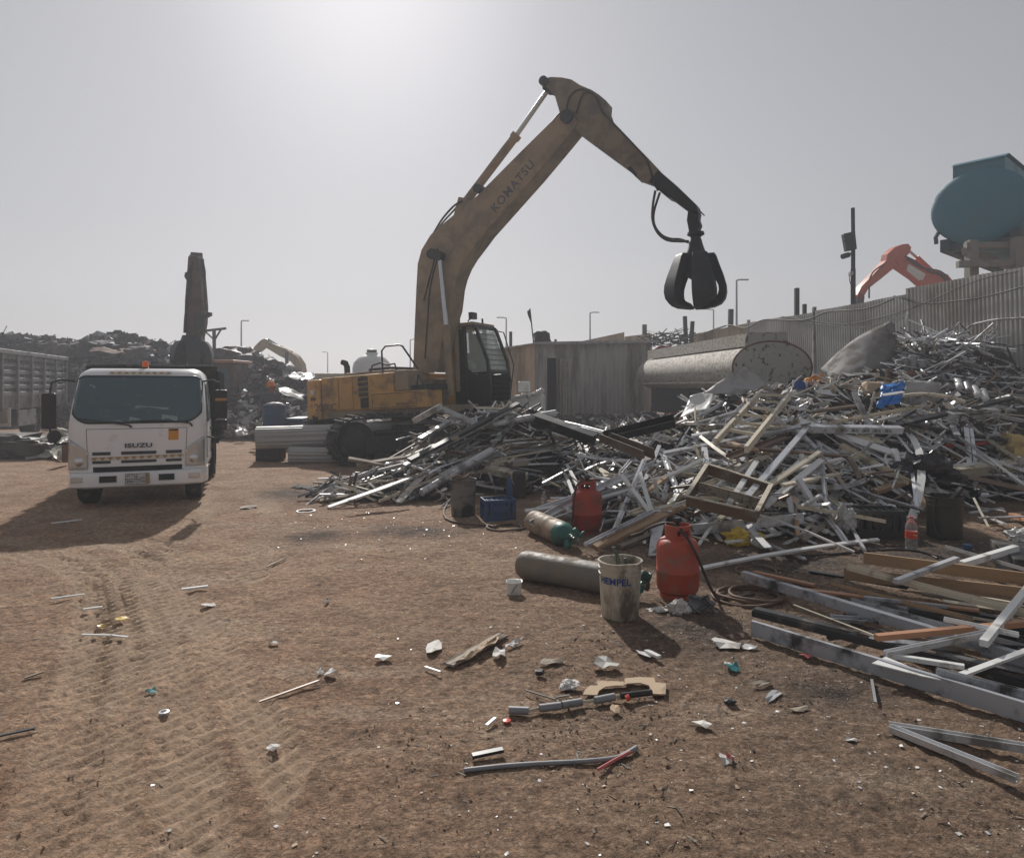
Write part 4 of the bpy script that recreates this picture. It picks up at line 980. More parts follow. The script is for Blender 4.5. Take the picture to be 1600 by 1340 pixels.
fo, fpp, fn_ = farmachine('pale_excavator', 'distant pale yellow excavator with bent boom rising behind the scrap left of the yellow one', 
    [(418, 531), (430, 537), (452, 546), (466, 556), (474, 568), (478, 590), (470, 590), (466, 575), (458, 565), (440, 556), (425, 547), (412, 540)],
    [(416, 529), (421, 531), (412, 545), (400, 554), (390, 562), (385, 572), (383, 566), (390, 552), (402, 540), (410, 532)],
    ((456, 551), (438, 542), (419, 530)), 44.0, M['tan'], R(-15), 0.55, 470)
c_ = fpp(474, 600); MB().box((c_.x - .3, c_.y - 1.2, 0), (c_.x + 3.2, c_.y + 1.4, 2.4)).build('house', M['tan'], fo, world=True, bevel=.1)
for x, y0_, y1_ in ((393, 545, 568), (448, 550, 575)):
    tag(MB().tube([P(x, y1_ + 25, 40), P(x, y0_, 40)], 0.10, 8).build('short_post', M['pole']), 'short dark post standing in front of the distant pale excavator %s' % ('arm' if x < 400 else 'boom'), 'post')
oo_, opp, on_ = farmachine('orange_excavator', 'bright orange excavator arm and boom rising above the corrugated fence', 
    [(1400, 398), (1412, 403), (1440, 420), (1466, 427), (1474, 430), (1482, 440), (1492, 480), (1450, 470), (1442, 450), (1425, 435), (1400, 418), (1393, 408)],
    [(1405, 383), (1414, 382), (1419, 388), (1416, 397), (1405, 408), (1392, 420), (1370, 438), (1352, 452), (1344, 466), (1338, 474), (1335, 462), (1342, 448), (1358, 432), (1380, 408), (1382, 398), (1393, 388)],
    ((1462, 430), (1432, 402), (1417, 389)), 31.0, M['org'], R(12), 0.5, 1470)
MB().slab3([opp(*p, -.26) for p in ((1420, 412), (1446, 428), (1442, 437), (1436, 438), (1416, 422))], on_ * .01).build('name_panel', M['paper'], oo_, world=True)
MB().slab3([opp(*p) for p in ((1335, 470), (1338, 457), (1346, 464), (1344, 480), (1336, 484))], on_ * .4).build('arm_tip', M['steel'], oo_, world=True)
for pts in ([(1414, 400), (1430, 408), (1452, 424), (1468, 428), (1478, 438)], [(1418, 404), (1440, 418), (1470, 424), (1484, 440)], [(1382, 412), (1365, 424), (1358, 438)], [(1358, 448), (1358, 466)]):
    MB().tube(smooth_path([opp(x, y, -.3) for x, y in pts]), .035, 6).build('hydraulic_hose', M['hose'], oo_, world=True, smooth=60)
c_ = opp(1490, 470); MB().box((c_.x - .5, c_.y - 1.5, 0), (c_.x + 3.5, c_.y + 1.5, 2.4)).build('house', M['org'], oo_, world=True, bevel=.1)
# ================================================================== corrugated boundary fence
def corr_sheet(L, h0, h1, pitch=0.115, depth=0.05, lean=0.0, wav=0.03, seed=0):
    """ribbed sheet along +X, height h0->h1, y up to depth"""
    m = MB(); vs = []; n = int(L / pitch)
    xs_ = []
    for k in range(n):
        b = k * pitch
        xs_ += [(b, 0), (b + pitch * .35, 0), (b + pitch * .5, depth), (b + pitch * .85, depth)]
    xs_.append((L, 0))
    for x, y in xs_:
        h = h0 + (h1 - h0) * x / L + wav * noise.noise(Vector((x * 0.9, seed, 0)))
        yy = y + 0.05 * noise.noise(Vector((x * 0.35, seed + 5, 0)))
        vs.append((x, yy, -0.3)); vs.append((x, yy + 0.03 * noise.noise(Vector((x * .5, seed, 4))), h * .5)); vs.append((x, yy + lean, h))
    q = len(xs_)
    fs = []
    for i in range(q - 1):
        for j in (0, 1): fs.append((3*i+j, 3*i+3+j, 3*i+4+j, 3*i+1+j))
    return m.add(vs, fs)
def fx(d): return 10.5 - (d - 14) * 0.1325
fence = thing('corrugated_fence', 'tall grey corrugated sheet fence running back along the right side', 'fence', (fx(14), 14, 0))
FT = 4.0
segs = [(9.0, 17.18, 4.06, 4.12, 'corr'), (17.22, 21.3, 3.98, 3.98, 'corr'), (21.3, 25.6, 3.96, 4.02, 'corr'), (25.7, 31.2, 4.0, 3.95, 'beige')]
for i, (d0, d1, h0, h1, mt) in enumerate(segs):
    a, b = Vector((fx(d0), d0, 0)), Vector((fx(d1), d1, 0))
    L = (b - a).length; fm_ = frame(a, b)
    o = corr_sheet(L, h0, h1, seed=i * 3.3, lean=0.05)
    o.v = [fm_ @ v for v in o.v]
    o.build('fence_panel', M[mt], fence, world=True, solid=0.004)
    nrm = Vector((fm_[0][1], fm_[1][1], 0))
    for k in range(3):
        p = a.lerp(b, (k + .5) / 3)
    MB().bar(a + nrm * -.06 + Vector((0, 0, h0 - .06)), b + nrm * -.06 + Vector((0, 0, h1 - .06)), .05, .06).build('top_rail', M['pole'], fence, world=True)
for d in (17.2, 21.35, 25.65, 31.2):
    p = Vector((fx(d), d, 0)); MB().bar(p + Vector((-.04, 0, -.3)), p + Vector((-.04, 0, 4.12)), .10, .10).build('fence_post', M['gsheet'], fence, world=True)
def fpt(px, z, off=-0.12):
    """point on the fence plane at a photo column and height"""
    t = (px - CX) / F; d = (10.5 + 14 * .1325) / (t + .1325)
    return Vector((fx(d) + off, d, z))
def cable(name, label, pts, r_, mt='hose', sub=6):
    return tag(MB().tube(smooth_path(pts, sub), r_, 6).build(name, M[mt], smooth=60), label, 'cable', 'cables slung along the fence')
def fpy(px, py, off=-.12):
    p = fpt(px, 0, off); p.z = H - (py - CY) / F * p.y; return p
cable('cable', 'black cable sagging along the top of the far fence panels', [fpy(x, y) for x, y in ((1100, 522), (1140, 508), (1170, 512), (1200, 499), (1260, 500), (1300, 487), (1360, 482), (1404, 466))], 0.018)
cable('cable', 'long cable drooping across the near grey fence panel', [fpy(x, y) for x, y in ((1404, 462), (1450, 474), (1500, 470), (1545, 464), (1600, 450), (1640, 440))], 0.014)
cable('cable', 'thin cable hanging low across the middle fence panel', [fpy(x, y) for x, y in ((1225, 494), (1280, 502), (1330, 506), (1380, 496), (1440, 478), (1530, 440), (1600, 424))], 0.010)
cable('cable', 'lowest cable crossing the middle fence panel behind the bent sheet', [fpy(x, y) for x, y in ((1240, 500), (1300, 508), (1350, 512), (1400, 500), (1430, 490))], 0.008)
cable('conduit', 'bent pale conduit fixed to the near fence panel', [fpy(x, y) for x, y in ((1484, 534), (1510, 520), (1526, 508), (1545, 503), (1566, 499), (1600, 497), (1640, 494))], 0.02, 'alu2', 2)
cable('conduit', 'slanting rod leaning across the near fence panel', [fpy(x, y) for x, y in ((1517, 558), (1545, 533), (1566, 514), (1572, 498))], 0.016, 'alu2', 2)
# camera pole on the fence line
d = 19.5; p0 = fpt(1333, 0, 0.25); p0.y = 19.5; p0.x = P(1333, 0, 19.5).x + .0
cp = thing('camera_pole', 'black pole on the fence carrying a floodlight box and a security camera', 'pole', Vector((p0.x, 19.5, 0)))
MB().tube([Vector((p0.x, 19.5, 0)), P(1333, 420, 19.5)], .07, 8).tube([P(1333, 420, 19.5), P(1333, 362, 19.5)], .06, 8).tube([P(1333, 362, 19.5), P(1332.5, 325, 19.5)], .055, 8).build('pole', M['pole'], cp, world=True)
MB().slab3([P(1316, 366, 19.4), P(1334, 362, 19.4), P(1337, 390, 19.4), P(1321, 393, 19.4)], (0, .18, 0)).build('floodlight', M['blk'], cp, world=True, bevel=.02)
MB().bar(P(1318, 377, 19.28), P(1335, 376, 19.28), .03, .03).build('floodlight_hinge', M['pole'], cp, world=True)
MB().tube([P(1316, 401, 19.3), P(1326, 398, 19.35)], .075, 10).tube([P(1326, 397, 19.4), P(1333, 396, 19.5)], .035, 8).build('camera', M['blk'], cp, world=True)
MB().slab3([P(1327, 425, 19.42), P(1332, 424, 19.42), P(1332, 430, 19.42), P(1327, 431, 19.42)], (0, .1, 0)).build('junction_box', M['gsheet'], cp, world=True)
MB().tube(smooth_path([P(1327, 430, 19.4), P(1328, 440, 19.4), P(1331, 450, 19.45), P(1331, 470, 19.45)]), .012, 5).build('wire', M['hose'], cp, world=True)
def post(px, y0_, y1_, d, r_, label, name='post', tilt=0, mt='pole', g=None):
    p = P(px, y0_, d); q = P(px + tilt, y1_, d); q.z = min(q.z, p.z - .2)
    return tag(MB().bar(q, p, r_ * 2, r_ * 2, up=(0, 1, 0)).build(name, M[mt], bevel=.01), label, 'post', g)
post(1245, 450, 620, 23.4, .07, 'tall black square post behind the fence left of the camera pole')
post(1257, 475, 620, 23.8, .06, 'shorter black post just right of the tall black post behind the fence')
post(1142, 483, 600, 30.4, .10, 'thick dark stub post at the far end of the fence', tilt=-2)
post(1070, 494, 600, 29.8, .08, 'left one of two leaning dark posts beyond the white rusty tank', tilt=5)
post(1082, 502, 600, 29.9, .08, 'right one of two leaning dark posts beyond the white rusty tank', tilt=-6)
post(1007, 507, 600, 40, .12, 'short dark post above the beige building roof', tilt=0)
post(868, 530, 600, 33, .06, 'little stub post above the middle of the shed roof', tilt=0)
post(798, 518, 620, 30.5, .07, 'dark post standing left of the shed behind the excavator cab', 'post')
post(802, 545, 620, 30.0, .08, 'short dark post beside the shed behind the excavator cab', 'post')
# ------------------------------------------------ street lamps in the haze
def street_lamp(px, ytop, d, side, label, arm=14, base=600):
    p = P(px, ytop, d); b = P(px, base, d); b.z = -0.5
    o = thing('street_lamp', label, 'street lamp', Vector((b.x, d, 0)), 'street lamps in the haze')
    MB().tube([b, p], [.13, .07], 8).build('pole', M['polel'], o, world=True)
    e = P(px + side * arm, ytop - 1, d); MB().tube([p, e], .06, 6).build('arm', M['polel'], o, world=True)
    MB().bar(e, e + Vector((side * .7, 0, 0)), .22, .1).build('lamp_head', M['polel'], o, world=True)
street_lamp(377, 502, 70, 1, 'dark street lamp left of the yellow excavator above the scrap', 1)
street_lamp(512, 551, 110, -1, 'smallest distant street lamp above the excavator engine cover', 2)
street_lamp(641, 531, 95, 1, 'faint street lamp close to the left edge of the excavator boom', 5)
street_lamp(791, 497, 75, -1, 'street lamp right of the excavator cab', 5)
street_lamp(922, 489, 72, 1, 'street lamp standing alone above the shed roof', 4)
street_lamp(1115, 484, 72, -1, 'street lamp under the hanging grapple', 8)
street_lamp(1151, 438, 55, 1, 'tallest street lamp right of the hanging grapple', 5)
tp_ = thing('utility_pole', 'dark wooden pole with braced crossarm beside the grapple of the dark excavator', 'utility pole', Vector((P(336, 0, 34).x, 34, 0)))
MB().bar(Vector((P(336, 0, 34).x, 34, 0)), P(334.5, 516, 34), .13, .13).build('pole', M['pole'], tp_, world=True)
MB().bar(P(318, 517, 34), P(353, 513, 34), .11, .11).build('crossarm', M['pole'], tp_, world=True)
for a, b in (((321, 518), (334, 530)), ((345, 515), (336, 530)), ((331, 551), (342, 550))): MB().bar(P(*a, 34), P(*b, 34), .07, .07).build('brace', M['pole'], tp_, world=True)
# flag on the shed roof
fl = thing('flag_pole', 'leaning thin pole with a small black flag at the left end of the shed roof', 'flag pole', P(834, 540, 23.3))
MB().tube([P(835, 548, 23.3), P(828, 482, 23.3)], .022, 6).build('pole', M['pole'], fl, world=True)
fo_ = [P(828, 482, 23.3), P(824, 487, 23.25), P(825, 494, 23.2), P(828, 501, 23.2), P(830, 503, 23.3)]
MB().grid(lambda u, v: P(828.5 + 2 * v - (5 - 2*v) * u * (0.6 + .4 * math.sin(3*v + 1)), 483 + 19 * v + 3 * u, 23.3 - .15 * math.sin(5 * u)), 6, 7).build('flag', M['flag'], fl, world=True, solid=.01)

# ================================================================== shed
c0, c1 = P(838, 600, 23.0), P(1016, 600, 25.6); c0.z = c1.z = 0.45
shm = frame(c0, c1); LS = (c1 - c0).length
shed = thing('corrugated_shed', 'low grey corrugated metal shed with a dark open doorway', 'shed', shm)
hs0 = H + (600 - 538) * 23.0 / F - 0.45; hs1 = H + (600 - 534) * 25.6 / F - 0.45
x_d0, x_d1 = 0.42, 0.83
def wallpiece(x0, x1, z0=None, mt='shedm', nm='wall', pitch=.19):
    m = corr_sheet(x1 - x0, hs0 + (hs1 - hs0) * x0 / LS, hs0 + (hs1 - hs0) * x1 / LS, pitch=pitch, depth=.028, wav=0)
    m.v = [v + Vector((x0, 0, 0)) if z0 is None else Vector((v.x + x0, v.y, max(v.z, z0))) for v in m.v]
    return m.build(nm, M[mt], shed, solid=.004)
wallpiece(0, x_d0); wallpiece(x_d0 + .0, x_d1, 2.15); wallpiece(x_d1, LS)
MB().box((x_d0 - .3, 0.5, -.2), (x_d1 + .6, 0.52, 2.4)).build('dark_inside_panel', M['hole'], shed)  # near-black panel painted as the unlit inside behind the doorway
MB().box((x_d0 - .05, -.03, 0), (x_d0, .06, 2.2)).box((x_d1, -.03, 0), (x_d1 + .05, .06, 2.2)).box((x_d0, -.03, 2.15), (x_d1, .06, 2.21)).build('door_frame', M['shedm'], shed)
dr = MB().box((x_d1 + .09, -.06, .02), (x_d1 + .52, -.03, 2.12)).build('door', M['shedm'], shed)
for x in (x_d1 + .16, x_d1 + .28, x_d1 + .40): MB().box((x, -.075, .08), (x + .05, -.061, 2.05)).build('wood_slat', M['oldwood'], dr)
MB().box((-.03, .05, -.2), (.03, 4.0, hs0)).build('side_wall', M['beige'], shed)
MB().box((.03, 3.95, -.2), (LS, 4.0, hs0 - .1)).build('back_wall', M['shedm'], shed)
rf = MB().add([(-.15, -.18, hs0 + .02), (LS + .2, -.18, hs1 + .02), (LS + .2, 4.2, hs1 - .1), (-.15, 4.2, hs0 - .1)], [(0, 1, 2, 3)]).build('roof', M['gsheet'], shed, solid=.05)
MB().bar((-.18, -.2, hs0 + .02), (LS + .22, -.2, hs1 + .02), .03, .10).build('roof_edge', M['gsheet'], shed)
SP = lambda x, y, z: shm @ Vector((x, y, z))
def lump(name, label, cat, c, s, mt, seed=0, rough=.25):
    m = MB()
    def fn(u, v):
        a = 2 * math.pi * u; b = math.pi * (v - .5); q = Vector((math.cos(a) * math.cos(b), math.sin(a) * math.cos(b), math.sin(b)))
        q = Vector([math.copysign(abs(k) ** .6, k) for k in q]) * (1 + rough * noise.noise(q * 1.4 + Vector((seed, 0, 0))) + rough * .6 * noise.noise(q * 4 + Vector((seed, 3, 0))))
        return Vector(c) + Vector((q.x * s[0], q.y * s[1], q.z * s[2]))
    return tag(m.grid(fn, 21, 13).build(name, M[mt], smooth=25), label, cat)
lump('motor_block', 'dark lumpy motor block left on the shed roof', 'scrap', SP(.55, .5, hs0 + .26), (.30, .25, .24), 'shredd', 3)
# beige wing fence left of the shed and beige wall behind it
for (ax, ad, bx_, bd, yt, lab, nm, mt) in ((775, 33, 818, 26, 552, 'beige corrugated fence between excavator cab and shed', 'corrugated_fence', 'beige'),
                                     (815, 25.2, 839, 23.2, 541, 'pinkish beige sheet wall joining the left end of the shed', 'sheet_wall', 'beige')):
    a, b = P(ax, 600, ad), P(bx_, 600, bd); a.z = b.z = 0.3; fm_ = frame(a, b); L = (b - a).length
    m = corr_sheet(L, H + (600 - yt - 3) * ad / F - .3, H + (600 - yt) * bd / F - .3, seed=ax, wav=.05); m.v = [fm_ @ v for v in m.v]
    tag(m.build(nm, M[mt], solid=.004), lab, 'fence')
bb = thing('beige_building', 'plain beige sheet building with a stepped roofline behind the shed', 'building', P(965, 600, 36) * Vector((1, 1, 0)))
for (pts, nm) in (([(905, 534), (975, 519), (976, 560), (905, 560)], 'wall'), ([(976, 526), (1018, 521), (1019, 560), (976, 560)], 'wall')):
    q = [P(x, y, 36 + (0 if x < 976 else .3)) for x, y in pts]
    for v in q[2:]: v.z = 0.2
    MB().slab3(q, (0, .2, 0)).build(nm, M['beige'], bb, world=True)
cable('cable', 'thin line strung from the beige building to the leaning posts', [P(1010, 517, 40), P(1040, 520, 36), P(1068, 512, 30)], .02, 'pole')
cable('cable', 'thin sagging wire between the beige building and the far end of the fence', [P(1018, 524, 36), P(1060, 527, 33), P(1100, 520, 31), P(1135, 509, 30)], .02, 'pole')
def rods(name, label, c, n, spread, L, mt, seed, r_=.02, kind=None):
    rg = random.Random(seed); m = MB()
    for k in range(n):
        p = Vector(c) + Vector((rg.uniform(-spread[0], spread[0]), rg.uniform(-spread[1], spread[1]), rg.uniform(0, spread[2])))
        a = rg.uniform(0, 6.28); e = rg.uniform(-.3, .6); dd = Vector((math.cos(a) * math.cos(e), math.sin(a) * math.cos(e), math.sin(e))) * L * rg.uniform(.4, 1)
        q = [p - dd / 2, p + Vector((rg.uniform(-.1, .1), 0, rg.uniform(-.1, .1))) * L, p + dd / 2]
        m.tube(smooth_path(q, 3), r_, 5)
    o = m.build(name, M[mt]); return tag(o, label, None if kind else 'scrap', None, kind)
rods('rebar_tangle', 'tangle of dark bent rods piled beyond the shed roof', P(1040, 540, 29.5), 90, (1.0, .5, .5), 1.2, 'shredd', 5, kind='stuff')
mg = thing('folded_sheet', 'folded maroon sheet lying on the end of the shed roof', 'sheet', P(1030, 550, 24.5))
MB().grid(lambda u, v: P(1010 + 36 * u + 3 * v, 556 - 9 * u - 9 * math.sin(3 * v) + 1.5 * math.sin(9 * u), 24.5 + .4 * v), 12, 7).build('sheet', M['magenta'], mg, world=True, solid=.05, smooth=40)

# ================================================================== rusty white tank body lying behind the heap
n0, n1 = P(1206, 574, 16.0), P(1036, 584, 24.0)
tkm = frame(n0, n1); LK = (n1 - n0).length
tank = thing('rusty_tank', 'long rusty white oval tank body lying on the scrap beside the fence', 'tank', tkm)
ea, eb = 0.95, 0.60; NN = 40
el = [(ea * math.cos(2*math.pi*k/NN), eb * math.sin(2*math.pi*k/NN)) for k in range(NN)]
m = MB(); NL = 14
for i in range(NL + 1):
    for y, z in el: m.v.append(Vector((0.05 + (LK - .1) * i / NL, y, z)))
for i in range(NL):
    for j in range(NN): m.f.append((i*NN+j, i*NN+(j+1) % NN, (i+1)*NN+(j+1) % NN, (i+1)*NN+j)); m.m.append(0)
m.build('shell', M['tankw'], tank, smooth=40)
ecap = [(0.0 - .03, y * 1.02, z * 1.02) for y, z in el]
top_ = [(y * 1.02, z * 1.02) for y, z in el]
capp = [q for q in top_ if not (q[1] > 0.42)]
# end plate: oval with a squared top shroud
ysort = sorted([q for q in top_ if q[1] <= 0.42 ], key=lambda q: math.atan2(q[1], q[0]))
start = [q for q in top_ if q[1] > .42]
ang = sorted(top_, key=lambda q: math.atan2(q[1], q[0]))
right_low = [q for q in ang if q[1] <= .42]
# order: from right side (angle small) clockwise through the bottom to left side
seq = [q for q in ang if math.atan2(q[1], q[0]) <= .68]
seq2 = [q for q in ang if math.atan2(q[1], q[0]) >= math.pi - .68]
poly = seq + [(0.62, 0.82), (-.35, 0.83), (-.36, 0.62)] + seq2
MB().prism(poly, 0.03, M=Matrix(((0, 0, 1, -.02), (1, 0, 0, 0), (0, 1, 0, 0), (0, 0, 0, 1)))).build('end_plate', M['tankend'], tank)
MB().tube([(-.035, y * 1.03, z * 1.03) for y, z in el + el[:1]], .022, 6, caps=False).build('end_rim', M['shredr'], tank, smooth=40)
MB().box((.02, -.34, .50), (LK - .2, -.30, .80)).box((.02, -.299, .74), (LK - .2, .58, .80)).box((.02, .58, .50), (LK - .2, .62, .80)).build('top_walkway', M['tankw'], tank)
MB().bar((0.1, ea + .02, -.06), (LK - .1, ea + .02, -.06), .08, .07).bar((0.1, -ea - .02, -.06), (LK - .1, -ea - .02, -.06), .08, .07).build('side_rim', M['tankw'], tank) if False else MB().bar((0.1, ea * .86, -.34), (LK - .1, ea * .86, -.34), .10, .05).build('side_rim', M['tankw'], tank)
MB().box((.4, -.6, -1.3), (LK - .4, .55, -.5)).build('under_frame', M['steel'], tank)
# ================================================================== blue tank on a raised concrete stand beyond the fence
bc0 = P(1530, 322, 20.0); ax = Vector((.75, .66, 0)).normalized()
btm = frame(bc0, bc0 + ax)
bt = thing('blue_tank', 'big blue oval tanker body raised on a concrete stand beyond the fence', 'tank', btm)
ba, bb2 = 1.27, 1.10; LB = 6.0
el = [(ba * math.cos(2*math.pi*k/48), bb2 * math.sin(2*math.pi*k/48)) for k in range(48)]
m = MB(); rows = [(-.16, .15), (-.155, .5), (-.13, .8), (-.07, .95), (0.0, 1.0)]
for x, s in rows:
    for y, z in el: m.v.append(Vector((x, y * s, z * s)))
for i in range(len(rows) - 1):
    for j in range(48): m.f.append((i*48+j, i*48+(j+1) % 48, (i+1)*48+(j+1) % 48, (i+1)*48+j)); m.m.append(0)
m.f.append(tuple(reversed(range(48)))); m.m.append(0)
m.build('end_cap', M['tankb'], bt, smooth=50)
m = MB()
for i in range(9):
    for y, z in el: m.v.append(Vector((LB * i / 8, y, z)))
for i in range(8):
    for j in range(48): m.f.append((i*48+j, i*48+(j+1) % 48, (i+1)*48+(j+1) % 48, (i+1)*48+j)); m.m.append(0)
m.build('shell', M['tankb'], bt, smooth=50)
MB().box((0.05, -.62, .93), (LB, -.55, 1.34)).box((.05, .62, .93), (LB, .69, 1.34)).box((.05, -.549, 1.0), (.12, .619, 1.34)).add([(-.02, -.66, 1.32), (-.02, .73, 1.32), (0.3, .73, 1.46), (.3, -.66, 1.46), (LB, .73, 1.46), (LB, -.66, 1.46)], [(0, 3, 2, 1), (3, 5, 4, 2)]).build('top_box', M['tankb'], bt, solid=0)
MB().box((-.05, -1.0, -1.22), (LB, -.75, -.85)).box((-.05, .75, -1.22), (LB, 1.0, -.85)).box((0.02, -.75, -1.22), (.3, .75, -1.0)).build('cradle', M['tankd'], bt)
MB().tube([(-.02, 1.05, -.6), (-.05, 1.12, -.75), (-.05, 1.1, -.95)], .06, 7).build('drain_pipe', M['tankd'], bt)
sd2 = thing('concrete_stand', 'concrete posts and beams carrying the blue tank beyond the fence', 'stand', P(1530, 600, 19.5) * Vector((1, 1, 0)))
for px, d in ((1518, 19.2), (1590, 18.8), (1640, 19.0), (1600, 24)):
    p = P(px, 388, d); MB().bar(Vector((p.x, d, 0)), Vector((p.x, d, 5.75)), .25, .25).build('post', M['conc'], sd2, world=True)
for a, b, d0, d1, h in ((1508, 392, 19.2, 21, .25), (1496, 413, 19.0, 18.5, .22), (1508, 384, 19.2, 18.8, .2)):
    pa = P(a, b, d0); pb = Vector((pa.x + 4.0, d1 + (1.5 if h > .22 else 0), pa.z + .02)); MB().bar(pa, pb, .18, h * .8).build('beam', M['conc'], sd2, world=True)
MB().bar(P(1494, 385, 20.6), P(1640, 370, 19.6), .25, .22).build('beam', M['steel'], sd2, world=True)

# ================================================================== middle distance, left of and behind the yellow excavator
dome = thing('white_water_tank', 'round white water tank showing above the excavator engine cover', 'water tank', P(581, 600, 34) * Vector((1, 1, 0)))
MB().lathe([(0.95, 0), (.95, 2.5), (.9, 2.75), (.7, 3.0), (.4, 3.15), (.3, 3.17), (.3, 3.27), (0, 3.28)], 24, M=Matrix.Translation(P(581, 600, 34) * Vector((1, 1, 0)))).build('tank', M['fridge'], dome, world=True, smooth=40)
MB().lathe([(.25, 3.28), (.25, 3.42), (0, 3.45)], 12, M=Matrix.Translation(P(581, 600, 34) * Vector((1, 1, 0)))).build('lid', M['blk'], dome, world=True, smooth=40)
# bundles of long corrugated pieces under the excavator tail
def bundle(name, label, a, b, h, w_, seed):
    fm_ = frame(a, b); L = (b - a).length; m = MB(); n_ = 18; pts = []
    prof = []
    for k in range(n_ * 2):
        ang_ = 2 * math.pi * k / (n_ * 2); rr = 1.0 + (.07 if k % 2 else -.0)
        prof.append((math.copysign(abs(math.cos(ang_)) ** .75, math.cos(ang_)) * w_/2 * rr, math.copysign(abs(math.sin(ang_)) ** .75, math.sin(ang_)) * h/2 * rr + h/2))
    m.section(prof, L, nseg=6, bend=-.03)
    m.v = [fm_ @ v for v in m.v]
    return tag(m.build(name, M['corr'], smooth=20), label, 'metal bundle', 'long bundles of rolled corrugated sheet')
bundle('sheet_roll', 'upper long roll of grey corrugated sheet under the excavator tail', P(402, 700, 15.0), P(690, 684, 15.9), .46, .6, 1)
bundle('sheet_roll', 'lower long roll of corrugated sheet on the ground below the upper one', Vector((P(452, 0, 14.7).x, 14.7, 0)), Vector((P(640, 0, 15.2).x, 15.2, 0)), .34, .5, 2)
tag(MB().box((P(404, 0, 15.2).x, 15.0, 0), (P(438, 0, 15.2).x, 15.6, .34)).box((P(410, 0, 15.2).x, 14.95, .05), (P(430, 0, 15.2).x, 14.99, .12)).build('scrap_block', M['shredd'], bevel=.04), 'dark crushed block under the left end of the upper sheet roll', 'scrap block')
dbl = thing('blue_drum', 'dark blue drum standing on end in front of the worker', 'drum', Vector((P(429, 0, 18.0).x, 18.0, 0)))
MB().lathe([(.27, 0.25), (.29, .27), (.29, .55), (.30, .57), (.29, .59), (.29, .86), (.30, .88), (.29, .90), (.29, 1.14), (.27, 1.16), (.26, 1.13), (.0, 1.13)], 24).build('body', M['bluedr'], dbl, smooth=40)
MB().lathe([(.25, 1.132), (.26, 1.15), (.2, 1.2), (.08, 1.22), (0, 1.21)], 12).build('contents', M['shredl'], dbl)
tag(MB().box((P(413, 0, 18.3).x, 18.2, 0), (P(446, 0, 18.3).x, 18.8, .30)).box((P(414, 0, 18.3).x, 18.25, .3), (P(440, 0, 18.3).x, 18.7, .34)).build('scrap_block', M['shred'], bevel=.03), 'grey crushed block beneath the blue drum', 'scrap block')
tag(MB().box((P(447, 0, 18.3).x, 18.0, 0), (P(480, 0, 18.3).x, 19.0, .70)).box((P(452, 0, 18.3).x, 17.95, .70), (P(478, 0, 18.3).x, 19.0, .80)).build('steel_bin', M['bluedr'], bevel=.03), 'low dark steel bin right of the blue drum behind the tail', 'bin')
# worker
wx = P(424, 0, 18.9).x
per = thing('person', 'worker in a dark work shirt and orange head scarf standing behind the blue drum', 'person', Vector((wx, 18.9, 0)))
def skinmesh(name, joints, edges, mt, parent, root=0, sub=2):
    me = bpy.data.meshes.new(name); me.from_pydata([j[0] for j in joints], edges, []); o = bpy.data.objects.new(name, me); COL.objects.link(o); o.parent = parent
    md = o.modifiers.new('skin', 'SKIN'); 
    for i, j in enumerate(joints):
        r_ = j[1] if isinstance(j[1], tuple) else (j[1], j[1]); me.skin_vertices[0].data[i].radius = r_
    me.skin_vertices[0].data[root].use_root = True
    s = o.modifiers.new('sub', 'SUBSURF'); s.levels = sub; s.render_levels = sub
    me.materials.append(mt); return o
bj = [((0, 0, .95), (.15, .11)), ((0, 0, 1.15), (.14, .10)), ((0, .0, 1.36), (.17, .11)), ((0, -.02, 1.47), (.06, .06)), ((0, -.04, 1.55), (.075, .085)), ((0, -.05, 1.66), (.085, .10)), ((0, -.04, 1.74), (.06, .07)),
      ((-.20, 0, 1.38), .062), ((-.27, -.06, 1.12), .048), ((-.20, -.26, 1.0), .036), ((-.17, -.36, 1.0), .03), ((.20, 0, 1.38), .062), ((.26, -.08, 1.12), .048), ((.16, -.26, 1.02), .036), ((.13, -.36, 1.02), .03),
      ((-.10, 0, .85), .10), ((-.11, -.02, .48), .07), ((-.11, .02, .09), .05), ((-.11, -.16, .04), .04), ((.10, 0, .85), .10), ((.12, -.02, .48), .07), ((.12, .02, .09), .05), ((.12, -.16, .04), .04)]
be = [(0,1),(1,2),(2,3),(3,4),(4,5),(5,6),(2,7),(7,8),(8,9),(9,10),(2,11),(11,12),(12,13),(13,14),(0,15),(15,16),(16,17),(17,18),(0,19),(19,20),(20,21),(21,22)]
skinmesh('body', bj, be, M['skin'], per)
sj = [((0, 0, .82), (.19, .145)), ((0, 0, 1.1), (.175, .13)), ((0, 0, 1.36), (.195, .13)), ((0, -.01, 1.45), (.09, .085)), ((-.21, 0, 1.39), .08), ((-.275, -.06, 1.12), .066), ((-.215, -.23, 1.01), .052), ((.21, 0, 1.39), .08), ((.265, -.08, 1.12), .066), ((.175, -.23, 1.03), .052)]
skinmesh('shirt', sj, [(0,1),(1,2),(2,3),(2,4),(4,5),(5,6),(2,7),(7,8),(8,9)], M['cloth'], per)
tj = [((0, 0, .92), (.175, .13)), ((-.10, 0, .82), .115), ((-.115, -.02, .46), .088), ((-.115, .02, .10), .07), ((.10, 0, .82), .115), ((.125, -.02, .46), .088), ((.125, .02, .10), .07)]
skinmesh('trousers', tj, [(0,1),(1,2),(2,3),(0,4),(4,5),(5,6)], M['cloth'], per)
